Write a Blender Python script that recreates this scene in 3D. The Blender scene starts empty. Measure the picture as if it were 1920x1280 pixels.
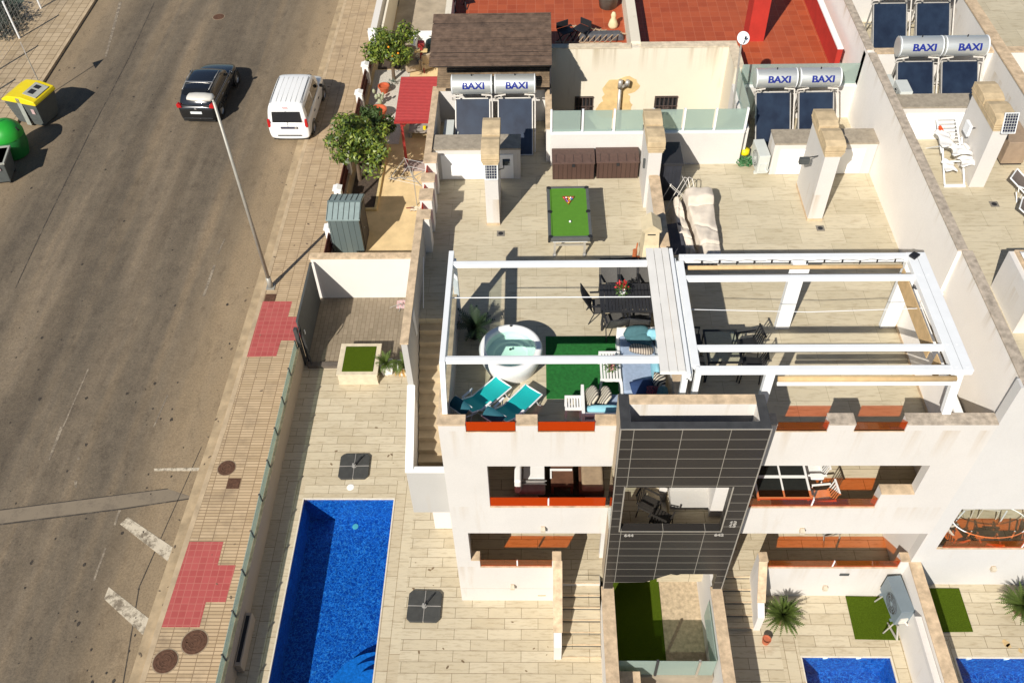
import bpy, bmesh, math, random
from mathutils import Vector, Matrix
R = math.radians
S = bpy.context.scene
COL = S.collection

# ---------------------------------------------------------------- camera
def cam_axes(th, yaw, roll):
    f = Vector((math.sin(yaw)*math.cos(th), math.cos(yaw)*math.cos(th), -math.sin(th)))
    r = Vector((math.cos(yaw), -math.sin(yaw), 0)); d = f.cross(r)
    return r*math.cos(roll)+d*math.sin(roll), -r*math.sin(roll)+d*math.cos(roll), f
CR, CD, CF = cam_axes(R(48.2159695), R(-2.3335577), R(1.97613937))
CAM = Vector((0, 0, 24)); FPX = 1715.6182
cd = bpy.data.cameras.new('camera'); cam = bpy.data.objects.new('camera', cd); COL.objects.link(cam)
cd.sensor_width = 36; cd.lens = FPX/1920*36; cd.clip_end = 500; cd.clip_start = .5
m3 = Matrix((CR, -CD, -CF)).transposed().to_4x4(); m3.translation = CAM
cam.matrix_world = m3
S.camera = cam
# ---------------------------------------------------------------- light
AZ, EL = R(28.0), R(37.7)                 # shadows fall towards azimuth 28 deg east of +Y
w = bpy.data.worlds.new('World'); S.world = w; w.use_nodes = True
nt = w.node_tree; bg = nt.nodes['Background']
sk = nt.nodes.new('ShaderNodeTexSky'); sk.sky_type = 'NISHITA'; sk.sun_disc = False; sk.ozone_density = 4; sk.dust_density = .3
sk.sun_elevation = EL; sk.sun_rotation = math.pi+AZ
nt.links.new(sk.outputs[0], bg.inputs[0]); bg.inputs[1].default_value = .058
sl = bpy.data.lights.new('sun', 'SUN'); sl.energy = 4.9; sl.angle = R(.5); sl.color = (1, .95, .875)
so = bpy.data.objects.new('sun', sl); COL.objects.link(so); so.location = (-10, -20, 40)
sd = Vector((math.sin(AZ)*math.cos(EL), math.cos(AZ)*math.cos(EL), -math.sin(EL)))
so.rotation_euler = sd.to_track_quat('-Z', 'Y').to_euler()
S.view_settings.view_transform = 'Standard'; S.view_settings.look = 'None'
S.view_settings.exposure = .26; S.view_settings.gamma = 1

# ---------------------------------------------------------------- points from photo pixels on real planes
def ray(x, y): return CR*((x-960)/FPX)+CD*((y-640)/FPX)+CF
def at(x, y, z):
    d = ray(x, y); return CAM+d*((z-CAM.z)/d.z)
def atY(x, y, Y):
    d = ray(x, y); return CAM+d*(Y/d.y)
def atX(x, y, X):
    d = ray(x, y); return CAM+d*(X/d.x)

# ---------------------------------------------------------------- materials
def _n(nt, t, **k):
    n = nt.nodes.new(t)
    for a, b in k.items(): setattr(n, a, b)
    return n
def base_mat(name):
    m = bpy.data.materials.new(name); m.use_nodes = True
    return m, m.node_tree, m.node_tree.nodes['Principled BSDF']
def pos_node(nt, scale=(1,1,1), obj=False, rot=(0,0,0)):
    mp = _n(nt, 'ShaderNodeMapping'); mp.inputs['Scale'].default_value = scale; mp.inputs['Rotation'].default_value = rot
    if obj:
        tc = _n(nt, 'ShaderNodeTexCoord'); nt.links.new(tc.outputs['Object'], mp.inputs[0])
    else:
        g = _n(nt, 'ShaderNodeNewGeometry'); nt.links.new(g.outputs['Position'], mp.inputs[0])
    return mp.outputs[0]
def noise(nt, vec, scale, detail=4, rough=.6):
    n = _n(nt, 'ShaderNodeTexNoise'); n.inputs['Scale'].default_value = scale
    n.inputs['Detail'].default_value = detail; n.inputs['Roughness'].default_value = rough
    nt.links.new(vec, n.inputs['Vector']); return n.outputs['Fac']
def ramp(nt, fac, stops):
    r = _n(nt, 'ShaderNodeValToRGB'); e = r.color_ramp.elements
    while len(e) < len(stops): e.new(.5)
    for i, (p, c) in enumerate(stops):
        e[i].position = p; e[i].color = (*c, 1) if len(c) == 3 else c
    nt.links.new(fac, r.inputs[0]); return r.outputs[0]
def mix(nt, fac, a, b, mode='MIX'):
    x = _n(nt, 'ShaderNodeMix', data_type='RGBA', blend_type=mode)
    for v, i in ((fac, 0), (a, 6), (b, 7)):
        if hasattr(v, 'links') or hasattr(v, 'is_linked'): nt.links.new(v, x.inputs[i])
        else: x.inputs[i].default_value = v if i == 0 else (*v, 1)
    return x.outputs[2]
def bump(nt, bs, h, s=.3, d=.01):
    b = _n(nt, 'ShaderNodeBump'); b.inputs['Strength'].default_value = s; b.inputs['Distance'].default_value = d
    nt.links.new(h, b.inputs['Height']); nt.links.new(b.outputs[0], bs.inputs['Normal'])
MATS = {}
def mat(name, c, rough=.7, var=.12, scale=6, metal=0, bmp=.15, spec=.4, obj=True, coat=0):
    if name in MATS: return MATS[name]
    m, nt, b = base_mat(name)
    v = pos_node(nt, obj=obj); f = noise(nt, v, scale)
    lo = tuple(x*(1-var) for x in c); hi = tuple(min(1, x*(1+var)) for x in c)
    nt.links.new(ramp(nt, f, [(.3, lo), (.7, hi)]), b.inputs['Base Color'])
    b.inputs['Roughness'].default_value = rough; b.inputs['Metallic'].default_value = metal
    b.inputs['Specular IOR Level'].default_value = spec; b.inputs['Coat Weight'].default_value = coat
    if bmp: bump(nt, b, noise(nt, v, scale*8), bmp, .004)
    MATS[name] = m; return m
def wall_mat(name, c, stain=(.50,.38,.22), amt=.5, streak=True, bands=()):
    if name in MATS: return MATS[name]
    m, nt, b = base_mat(name)
    v = pos_node(nt); f = noise(nt, v, .8, 6)
    col = ramp(nt, f, [(.3, tuple(x*.93 for x in c)), (.7, c)])
    sv = pos_node(nt, (2.2, 2.2, .28)); sf = noise(nt, sv, 1.3, 5, .65)
    k = _n(nt, 'ShaderNodeMapRange'); k.inputs[1].default_value = .60; k.inputs[2].default_value = .82; k.inputs[4].default_value = amt
    nt.links.new(sf, k.inputs[0])
    col = mix(nt, k.outputs[0], col, stain)
    if bands:
        sp = _n(nt, 'ShaderNodeSeparateXYZ'); nt.links.new(v, sp.inputs[0])
        dn = noise(nt, pos_node(nt, (2.6,2.6,.10)), 1.1, 4, .6)
        for z1, dz, a_ in bands:       # run-off streaks hanging from a ledge at height z1
            h = _n(nt, 'ShaderNodeMapRange'); h.inputs[1].default_value = z1-dz; h.inputs[2].default_value = z1; nt.links.new(sp.outputs[2], h.inputs[0])
            lt = _n(nt, 'ShaderNodeMath', operation='LESS_THAN'); nt.links.new(sp.outputs[2], lt.inputs[0]); lt.inputs[1].default_value = z1+.01
            m1 = _n(nt, 'ShaderNodeMapRange'); m1.inputs[1].default_value = .52; m1.inputs[2].default_value = .70; m1.inputs[4].default_value = a_; nt.links.new(dn, m1.inputs[0])
            q = _n(nt, 'ShaderNodeMath', operation='MULTIPLY'); nt.links.new(h.outputs[0], q.inputs[0]); nt.links.new(m1.outputs[0], q.inputs[1])
            q2 = _n(nt, 'ShaderNodeMath', operation='MULTIPLY'); nt.links.new(q.outputs[0], q2.inputs[0]); nt.links.new(lt.outputs[0], q2.inputs[1])
            col = mix(nt, q2.outputs[0], col, stain)
    g = noise(nt, pos_node(nt, (1,1,1)), 30, 3)
    col = mix(nt, .08, col, ramp(nt, g, [(.3, (.3,.3,.3)), (.7, (1,1,1))]), 'MULTIPLY')
    nt.links.new(col, b.inputs['Base Color']); b.inputs['Roughness'].default_value = .9
    b.inputs['Specular IOR Level'].default_value = .2
    bump(nt, b, noise(nt, v, 60, 3), .25, .006)
    MATS[name] = m; return m
def tile_mat(name, c1, c2, grout, w, h, gs=.006, off=.5, rot=0, rough=.55, dirt=.35, dirtc=(.25,.17,.09), plane='XY', streakdir=True, bmpk=.2, freq=2, ds=.5, sq=1.0):
    if name in MATS: return MATS[name]
    m, nt, b = base_mat(name)
    if plane == 'XY': v = pos_node(nt, rot=(0,0,rot))
    elif plane == 'XZ': v = pos_node(nt, rot=(R(-90),0,0))
    else: v = pos_node(nt, rot=(R(-90),0,R(-90)))
    br = _n(nt, 'ShaderNodeTexBrick'); br.offset = off; br.offset_frequency = freq
    br.inputs['Scale'].default_value = 1; br.inputs['Brick Width'].default_value = w; br.inputs['Row Height'].default_value = h
    br.inputs['Mortar Size'].default_value = gs; br.inputs['Mortar Smooth'].default_value = .15
    br.inputs['Color1'].default_value = (*c1,1); br.inputs['Color2'].default_value = (*c2,1); br.inputs['Mortar'].default_value = (*grout,1)
    nt.links.new(v, br.inputs['Vector'])
    col = br.outputs['Color']
    if streakdir:
        s = noise(nt, pos_node(nt, (1.2, 7, 7)), 2.2, 6, .7)
        col = mix(nt, .7, col, ramp(nt, s, [(.3, (.60,.53,.45)), (.5, (1,1,1)), (.75, (1.04,1.0,.93))]), 'MULTIPLY')
    d = noise(nt, pos_node(nt), ds, 6, .65)
    k = _n(nt, 'ShaderNodeMapRange'); k.inputs[1].default_value = .5; k.inputs[2].default_value = .78; k.inputs[4].default_value = dirt
    nt.links.new(d, k.inputs[0]); col = mix(nt, k.outputs[0], col, dirtc)
    nt.links.new(col, b.inputs['Base Color']); b.inputs['Roughness'].default_value = rough
    b.inputs['Specular IOR Level'].default_value = .3
    inv = _n(nt, 'ShaderNodeMath', operation='SUBTRACT'); inv.inputs[0].default_value = 1; nt.links.new(br.outputs['Fac'], inv.inputs[1])
    bump(nt, b, inv.outputs[0], bmpk, .006)
    MATS[name] = m; return m
def facing(nt, f0=.04, nrm=None):
    lw = _n(nt, 'ShaderNodeLayerWeight'); lw.inputs[0].default_value = .5
    if nrm: nt.links.new(nrm, lw.inputs['Normal'])
    p = _n(nt, 'ShaderNodeMath', operation='POWER'); p.inputs[1].default_value = 5; nt.links.new(lw.outputs['Facing'], p.inputs[0])
    k = _n(nt, 'ShaderNodeMapRange'); k.inputs[3].default_value = f0; k.inputs[4].default_value = 1; nt.links.new(p.outputs[0], k.inputs[0]); return k.outputs[0]
def glass_mat(name, tint, refl=.12, frost=0, rough=.02):
    if name in MATS: return MATS[name]
    m = bpy.data.materials.new(name); m.use_nodes = True; nt = m.node_tree; nt.nodes.clear()
    o = _n(nt, 'ShaderNodeOutputMaterial'); t = _n(nt, 'ShaderNodeBsdfTransparent'); t.inputs[0].default_value = (*tint, 1)
    g = _n(nt, 'ShaderNodeBsdfGlossy'); g.inputs['Roughness'].default_value = rough; g.inputs[0].default_value = (.9,.95,.95,1)
    mx = _n(nt, 'ShaderNodeMixShader'); nt.links.new(facing(nt), mx.inputs[0]); nt.links.new(t.outputs[0], mx.inputs[1]); nt.links.new(g.outputs[0], mx.inputs[2])
    last = mx
    if frost:
        d = _n(nt, 'ShaderNodeBsdfDiffuse'); d.inputs[0].default_value = (*[x*.75 for x in tint], 1)
        tr = _n(nt, 'ShaderNodeBsdfTranslucent'); tr.inputs[0].default_value = (*[x*.8 for x in tint], 1)
        a = _n(nt, 'ShaderNodeMixShader'); a.inputs[0].default_value = .4
        nt.links.new(d.outputs[0], a.inputs[1]); nt.links.new(tr.outputs[0], a.inputs[2])
        l = _n(nt, 'ShaderNodeMixShader'); l.inputs[0].default_value = frost
        nt.links.new(mx.outputs[0], l.inputs[1]); nt.links.new(a.outputs[0], l.inputs[2]); last = l
    nt.links.new(last.outputs[0], o.inputs[0]); MATS[name] = m; return m

# ---------------------------------------------------------------- mesh builder
class B:
    def __init__(s): s.bm = bmesh.new()
    def _add(s, vs, fs, M=None):
        b = [s.bm.verts.new((M @ Vector(v)) if M else Vector(v)) for v in vs]
        for f in fs:
            try: s.bm.faces.new([b[i] for i in f])
            except ValueError: pass
        return b
    def box(s, x0, x1, y0, y1, z0, z1, M=None):
        if x0 > x1: x0, x1 = x1, x0
        if y0 > y1: y0, y1 = y1, y0
        if z0 > z1: z0, z1 = z1, z0
        v = [(x0,y0,z0),(x1,y0,z0),(x1,y1,z0),(x0,y1,z0),(x0,y0,z1),(x1,y0,z1),(x1,y1,z1),(x0,y1,z1)]
        s._add(v, [(0,3,2,1),(4,5,6,7),(0,1,5,4),(1,2,6,5),(2,3,7,6),(3,0,4,7)], M); return s
    def prism(s, pts, a0, a1, axis='z', M=None):
        n = len(pts)
        def mk(p, a):
            if axis == 'z': return (p[0], p[1], a)
            if axis == 'y': return (p[0], a, p[1])
            return (a, p[0], p[1])
        v = [mk(p, a0) for p in pts]+[mk(p, a1) for p in pts]
        f = [tuple(range(n)), tuple(range(2*n-1, n-1, -1))]+[(i, i+n, (i+1) % n+n, (i+1) % n) for i in range(n)]
        s._add(v, f, M); return s
    def quad(s, *p): s._add(p, [tuple(range(len(p)))]); return s
    def cyl(s, a, b, r0, r1=None, n=16, cap=True, M=None):
        a = Vector(a); b = Vector(b); r1 = r0 if r1 is None else r1
        d = (b-a).normalized(); u = d.orthogonal().normalized(); w_ = d.cross(u)
        v = []
        for c, r in ((a, r0), (b, r1)):
            for i in range(n):
                t = 2*math.pi*i/n; v.append(c+u*(r*math.cos(t))+w_*(r*math.sin(t)))
        f = [(i, (i+1) % n, (i+1) % n+n, i+n) for i in range(n)]
        if cap: f += [tuple(range(n-1, -1, -1)), tuple(range(n, 2*n))]
        s._add(v, f, M); return s
    def tube(s, pts, r, n=8, M=None):
        for a, b in zip(pts, pts[1:]): s.cyl(a, b, r, n=n, M=M)
        return s
    def bar(s, a, b, w_, h, M=None, up=(0,0,1)):
        a = Vector(a); b = Vector(b); d = (b-a).normalized(); up = Vector(up)
        if abs(d.dot(up)) > .98: up = Vector((0,1,0))
        x = d.cross(up).normalized(); z = x.cross(d)
        v = [c+x*(sx*w_/2)+z*(sz*h/2) for c in (a, b) for sx, sz in ((-1,-1),(1,-1),(1,1),(-1,1))]
        s._add(v, [(0,1,2,3),(7,6,5,4),(0,4,5,1),(1,5,6,2),(2,6,7,3),(3,7,4,0)], M); return s
    def lathe(s, prof, c=(0,0,0), n=32, M=None, close=False):
        v = []; c = Vector(c)
        for r, z in prof:
            for i in range(n):
                t = 2*math.pi*i/n; v.append(c+Vector((r*math.cos(t), r*math.sin(t), z)))
        f = []
        k = len(prof)
        for j in range(k-1):
            for i in range(n): f.append((j*n+i, j*n+(i+1) % n, (j+1)*n+(i+1) % n, (j+1)*n+i))
        s._add(v, f, M)
        return s
    def loft(s, secs, caps=True, M=None):
        n = len(secs[0]); v = [p for q in secs for p in q]; f = []
        for j in range(len(secs)-1):
            for i in range(n): f.append((j*n+i, j*n+(i+1) % n, (j+1)*n+(i+1) % n, (j+1)*n+i))
        if caps: f += [tuple(range(n-1, -1, -1)), tuple(range((len(secs)-1)*n, len(secs)*n))]
        s._add(v, f, M); return s
    def grid(s, fn, nu, nv, M=None):
        v = [fn(i/nu, j/nv) for j in range(nv+1) for i in range(nu+1)]
        f = [(j*(nu+1)+i, j*(nu+1)+i+1, (j+1)*(nu+1)+i+1, (j+1)*(nu+1)+i) for j in range(nv) for i in range(nu)]
        s._add(v, f, M); return s
    def wall(s, x0, x1, z0, z1, y0, y1, holes=(), axis='x'):
        xs = sorted({x0, x1, *[h[0] for h in holes], *[h[1] for h in holes]}); zs = sorted({z0, z1, *[h[2] for h in holes], *[h[3] for h in holes]})
        xs = [x for x in xs if x0 <= x <= x1]; zs = [z for z in zs if z0 <= z <= z1]
        for a, b in zip(xs, xs[1:]):
            run = None
            for c, d in zip(zs, zs[1:]):
                mx_, mz = (a+b)/2, (c+d)/2
                solid = not any(h[0] < mx_ < h[1] and h[2] < mz < h[3] for h in holes)
                if solid:
                    if run is None: run = [c, d]
                    else: run[1] = d
                if (not solid or d == zs[-1]) and run:
                    if axis == 'x': s.box(a, b, y0, y1, run[0], run[1])
                    else: s.box(y0, y1, a, b, run[0], run[1])
                    run = None
        return s

def thing(name, label, cat, loc=(0,0,0), rotz=0, group=None, world=False):
    o = bpy.data.objects.new(name, None); COL.objects.link(o); o.empty_display_size = .2
    o.location = loc; o.rotation_euler = (0,0,rotz); o['label'] = label; o['category'] = cat
    if group: o['group'] = group
    if world: o['wl'] = 1
    return o
def root_off(p):
    while p is not None:
        if 'wl' in p: return Vector(p.location)
        p = p.parent
    return Vector((0,0,0))
def obj(name, b, m, parent=None, smooth=False, bevel=0, seg=2):
    me = bpy.data.meshes.new(name)
    bmesh.ops.recalc_face_normals(b.bm, faces=b.bm.faces)
    off = root_off(parent)
    if off.length: bmesh.ops.translate(b.bm, verts=b.bm.verts, vec=-off)
    b.bm.to_mesh(me); b.bm.free()
    me.materials.append(m)
    o = bpy.data.objects.new(name, me); COL.objects.link(o)
    if parent: o.parent = parent
    if smooth:
        for p in me.polygons: p.use_smooth = True
    if bevel:
        md = o.modifiers.new('bevel', 'BEVEL'); md.width = bevel; md.segments = seg; md.limit_method = 'ANGLE'; md.angle_limit = R(40)
    return o
def pieces(name, boxes, m, parent, bevel=0):
    return [obj(name, B().box(*q), m, parent, bevel=bevel) for q in boxes]
def tag(o, label, cat, group=None):
    o['label'] = label; o['category'] = cat
    if group: o['group'] = group
    return o
def recenter(o):
    """single-mesh thing built in world coordinates: put its origin at its base"""
    vs = [v.co for v in o.data.vertices]
    c = Vector(((min(v.x for v in vs)+max(v.x for v in vs))/2, (min(v.y for v in vs)+max(v.y for v in vs))/2, min(v.z for v in vs)))
    o.data.transform(Matrix.Translation(-c)); o.location = c; return o
def struct(name, b, m, **k):
    o = obj(name, b, m, **k); o['kind'] = 'structure'; return o
def children(o): return [c for c in COL.objects if c.parent == o]
def dup(root, loc, rotz, label, group=None):
    r = root.copy(); COL.objects.link(r); r.location = loc; r.rotation_euler = (0,0,rotz); r['label'] = label
    if group: r['group'] = group
    for ch in children(root):
        c = ch.copy(); COL.objects.link(c); c.parent = r
        for g in children(ch):
            d = g.copy(); COL.objects.link(d); d.parent = c
    return r
def text_bm(txt, size, depth=.0, bold=.0):
    cu = bpy.data.curves.new('t', 'FONT'); cu.body = txt; cu.size = size; cu.extrude = depth; cu.offset = bold
    cu.align_x = 'CENTER'; cu.align_y = 'CENTER'
    o = bpy.data.objects.new('t', cu); COL.objects.link(o)
    me = bpy.data.meshes.new_from_object(o.evaluated_get(bpy.context.evaluated_depsgraph_get()))
    b = B(); b.bm.from_mesh(me); bpy.data.objects.remove(o); bpy.data.meshes.remove(me); return b
def cushion(b, c, size, rot=(0,0,0), puff=.35):
    """a soft pillow: a subdivided box pulled in at the edges"""
    from mathutils import Euler
    M = Matrix.Translation(c) @ Euler(rot).to_matrix().to_4x4()
    sx, sy, sz = [x/2 for x in size]
    def top(sgn):
        def fn(u, v):
            a, e = u*2-1, v*2-1
            k = ((1-a**4)*(1-e**4))
            return Vector((a*sx*(1-.06*abs(e)), e*sy*(1-.06*abs(a)), sgn*sz*(puff*.2+k**.6*(1-puff*.2)) if max(abs(a),abs(e)) < .999 else 0))
        return fn
    b.grid(top(1), 8, 8, M); b.grid(top(-1), 8, 8, M)
# ================================================================ materials in use
WHITE = wall_mat('white_render', (.76,.72,.66), amt=.3, bands=((8.97,.6,.6),))
FRONT = wall_mat('front_render', (.66,.625,.575), stain=(.44,.31,.16), amt=.35, bands=((8.0,1.1,.55),(4.93,.7,.3),(1.95,1.0,.35)))
SIDEW = wall_mat('side_render', (.92,.865,.79), amt=.15, bands=((9.42,.5,.7),))
WHITE2 = wall_mat('clean_white_render', (.70,.665,.615), amt=.08)
CREAM = wall_mat('cream_render', (.76,.685,.545), stain=(.42,.33,.20), amt=.5, bands=((8.66,.9,.7),))
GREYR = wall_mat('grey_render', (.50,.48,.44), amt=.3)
COPE = mat('sandstone_coping', (.56,.42,.27), .85, .28, 5, bmp=.5)
COPEG = mat('weathered_coping', (.42,.35,.27), .9, .35, 7, bmp=.6)
ROOFT = tile_mat('roof_planks', (.585,.515,.37), (.51,.445,.31), (.30,.25,.165), 1.2, .6, .004, dirt=.28, dirtc=(.38,.31,.19), ds=1.1, off=.35)
DECKT = tile_mat('deck_tiles', (.59,.515,.37), (.51,.435,.30), (.22,.17,.105), .92, .31, .007, dirt=.22, dirtc=(.38,.29,.16), ds=1.4)
DECKB = tile_mat('pool_border_tiles', (.58,.505,.36), (.51,.43,.295), (.24,.175,.10), .92, .31, .007, rot=R(90), dirt=.2, dirtc=(.38,.29,.16))
PAVE = tile_mat('sidewalk_paving', (.50,.385,.245), (.42,.315,.19), (.17,.115,.065), .42, .42, .014, off=0, dirt=.5, dirtc=(.20,.15,.095), streakdir=False, bmpk=.5, ds=.9)
PAVEF = tile_mat('ribbed_paving', (.56,.42,.26), (.45,.33,.195), (.26,.18,.105), .42, .105, .012, off=0, dirt=.6, dirtc=(.17,.125,.085), streakdir=False, bmpk=.5, ds=1.3)
TACT = tile_mat('red_tactile_paving', (.45,.10,.09), (.39,.08,.072), (.47,.15,.12), .21, .21, .012, off=0, dirt=.15, dirtc=(.4,.2,.15), streakdir=False)
PATIO = tile_mat('patio_pavers', (.29,.235,.165), (.235,.19,.13), (.14,.10,.06), .3, .15, .006, rot=R(90), dirt=.4, dirtc=(.12,.09,.06), streakdir=False)
REDT = tile_mat('red_terrace_tiles', (.43,.095,.036), (.35,.07,.027), (.46,.14,.07), .33, .33, .008, off=0, dirt=.35, dirtc=(.20,.035,.015), streakdir=False, ds=1.5)
REDW = mat('red_painted_wall', (.45,.03,.018), .8, .12, 2)
BLACKT = tile_mat('dark_facade_tiles', (.026,.023,.021), (.032,.029,.026), (.24,.22,.185), .98, .345, .008, off=0, plane='XZ', dirt=.12, dirtc=(.05,.045,.04), streakdir=False, rough=.4, bmpk=.1)
DARKSL = mat('dark_slate', (.05,.05,.05), .5, .25, 4)
CABT = mat('cabinet_top_tiles', (.33,.28,.21), .8, .2, 8)
WPAINT = mat('white_paint', (.82,.81,.77), .45, .04, 3, bmp=.05)
WDOOR = mat('white_door', (.92,.92,.90), .5, .02, 3, bmp=.02)
WMET = mat('white_powder_metal', (.80,.81,.80), .35, .03, 3, bmp=.02)
DARK = mat('dark_interior', (.02,.02,.022), .6, .1)
TURF = mat('artificial_turf', (.058,.090,.006), 1, .32, 45, bmp=1, spec=.05)
CARPET = mat('green_carpet', (.012,.125,.02), .95, .25, 14, bmp=.8)
SAND = mat('sand_render_ground', (.66,.49,.26), .9, .14, 1.6, obj=False, bmp=.4)
CONC = mat('concrete', (.36,.30,.22), .9, .22, 1.3, obj=False, bmp=.3)
REDG = glass_mat('red_orange_glass', (.88,.11,.012), frost=.75)
REDC = glass_mat('clear_orange_glass', (.97,.47,.15), frost=.08)
FROST = glass_mat('frosted_green_glass', (.74,.86,.79), frost=.55)
CLEARG = glass_mat('clear_glass', (.86,.90,.90))
SOFFIT = WHITE2

# asphalt
m, nt, b = base_mat('asphalt'); v = pos_node(nt)
big = noise(nt, pos_node(nt, (.55,.07,1)), 1.0, 5, .6); med = noise(nt, v, 1.6, 6, .7); fine = noise(nt, v, 38, 4, .8)
c = ramp(nt, big, [(.30, (.090,.073,.052)), (.5, (.145,.116,.080)), (.72, (.225,.176,.118))])
c = mix(nt, .16, c, ramp(nt, med, [(.35, (.075,.058,.042)), (.65, (.27,.215,.15))]))
c = mix(nt, .6, c, ramp(nt, noise(nt, v, 11, 5, .85), [(.34, (.66,.62,.58)), (.5, (1,1,1)), (.68, (1.3,1.26,1.2))]), 'MULTIPLY')
lane = noise(nt, pos_node(nt, (1.1,.035,1)), 1.0, 3, .5); c = mix(nt, .6, c, ramp(nt, lane, [(.38, (.70,.68,.66)), (.52, (1,1,1)), (.66, (1.35,1.26,1.12))]), 'MULTIPLY')
c = mix(nt, .55, c, ramp(nt, fine, [(.32, (.55,.5,.45)), (.5, (1,1,1)), (.72, (1.35,1.3,1.2))]), 'MULTIPLY')
g = _n(nt, 'ShaderNodeSeparateXYZ'); nt.links.new(v, g.inputs[0])
k = _n(nt, 'ShaderNodeMapRange'); k.inputs[1].default_value = -13.2; k.inputs[2].default_value = -10.6; k.inputs[4].default_value = .62; nt.links.new(g.outputs[0], k.inputs[0])
c = mix(nt, k.outputs[0], c, (.40,.29,.165))
k = _n(nt, 'ShaderNodeMapRange'); k.inputs[1].default_value = -20.8; k.inputs[2].default_value = -23.6; k.inputs[4].default_value = .5; nt.links.new(g.outputs[0], k.inputs[0])
c = mix(nt, k.outputs[0], c, (.34,.25,.145))
spk = noise(nt, v, 16, 5, .9); c = mix(nt, .55, c, ramp(nt, spk, [(.36, (.55,.52,.5)), (.5, (1,1,1)), (.66, (1.4,1.36,1.3))]), 'MULTIPLY')
blt = noise(nt, pos_node(nt, (1,.5,1)), 2.4, 7, .75); c = mix(nt, .5, c, ramp(nt, blt, [(.34, (.55,.52,.5)), (.46, (1,1,1)), (.7, (1.12,1.1,1.05))]), 'MULTIPLY')
nt.links.new(c, b.inputs['Base Color']); b.inputs['Roughness'].default_value = .93; bump(nt, b, fine, .5, .012); ASPH = m
# worn road paint
def worn(name, c, base, thr, sc=3):
    m, nt, b = base_mat(name); v = pos_node(nt)
    f = noise(nt, v, sc, 8, .8)
    k = _n(nt, 'ShaderNodeMapRange'); k.inputs[1].default_value = thr-.06; k.inputs[2].default_value = thr+.06; nt.links.new(f, k.inputs[0])
    nt.links.new(mix(nt, k.outputs[0], c, base), b.inputs['Base Color']); b.inputs['Roughness'].default_value = .9; return m
PAINT = worn('worn_road_paint', (.58,.50,.37), (.20,.16,.11), .53, 3.5)
PAINTW = worn('very_worn_road_paint', (.34,.28,.20), (.17,.135,.095), .47, 6)
SEAM = worn('asphalt_seam', (.05,.04,.03), (.13,.105,.075), .55, 4)
BAND = worn('asphalt_patch', (.22,.175,.12), (.17,.135,.095), .55, 2)
RUSTY = mat('rusty_iron', (.12,.06,.035), .8, .35, 12, metal=.3, bmp=.6)

# pool mosaic and painted ripple light
m, nt, b = base_mat('blue_mosaic_painted_ripples'); v = pos_node(nt)
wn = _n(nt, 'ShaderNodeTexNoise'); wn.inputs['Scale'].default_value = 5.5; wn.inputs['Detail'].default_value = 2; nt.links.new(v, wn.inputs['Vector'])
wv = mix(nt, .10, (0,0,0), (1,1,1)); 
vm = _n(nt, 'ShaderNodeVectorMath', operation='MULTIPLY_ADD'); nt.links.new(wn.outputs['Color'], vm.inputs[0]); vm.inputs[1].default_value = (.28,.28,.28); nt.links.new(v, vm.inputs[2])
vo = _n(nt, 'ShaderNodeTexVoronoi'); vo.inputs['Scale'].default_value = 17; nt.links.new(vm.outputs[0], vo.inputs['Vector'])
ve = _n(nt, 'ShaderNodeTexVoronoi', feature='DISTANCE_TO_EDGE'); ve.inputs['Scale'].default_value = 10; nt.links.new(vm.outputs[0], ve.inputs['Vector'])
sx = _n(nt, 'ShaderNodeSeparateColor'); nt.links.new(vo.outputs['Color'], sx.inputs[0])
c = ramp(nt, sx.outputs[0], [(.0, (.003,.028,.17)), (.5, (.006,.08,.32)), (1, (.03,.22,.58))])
c2 = ramp(nt, ve.outputs['Distance'], [(.0, (.34,.74,.92)), (.025, (.07,.36,.68)), (.09, (.006,.085,.32))])  # pale web of caustic ripple light, painted into the tile colour
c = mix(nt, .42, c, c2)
nt.links.new(c, b.inputs['Base Color']); b.inputs['Roughness'].default_value = .3; MOSAIC_RIPPLES = m
def water_mat(name, tint, bs=.3, sc=4.5):
    m = bpy.data.materials.new(name); m.use_nodes = True; nt = m.node_tree; nt.nodes.clear()
    o = _n(nt, 'ShaderNodeOutputMaterial'); t = _n(nt, 'ShaderNodeBsdfTransparent'); t.inputs[0].default_value = (*tint, 1)
    gl = _n(nt, 'ShaderNodeBsdfGlossy'); gl.inputs['Roughness'].default_value = .03
    mx = _n(nt, 'ShaderNodeMixShader')
    bp = _n(nt, 'ShaderNodeBump'); bp.inputs['Strength'].default_value = bs; bp.inputs['Distance'].default_value = .05
    nt.links.new(noise(nt, pos_node(nt), sc, 3, .6), bp.inputs['Height']); nt.links.new(bp.outputs[0], gl.inputs['Normal'])
    nt.links.new(facing(nt, .03, bp.outputs[0]), mx.inputs[0]); nt.links.new(t.outputs[0], mx.inputs[1]); nt.links.new(gl.outputs[0], mx.inputs[2]); nt.links.new(mx.outputs[0], o.inputs[0]); return m
WATER = water_mat('pool_water', (.55,.80,.99))
TUBW = water_mat('hot_tub_water', (.74,.95,.88), .12, 6)

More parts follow.
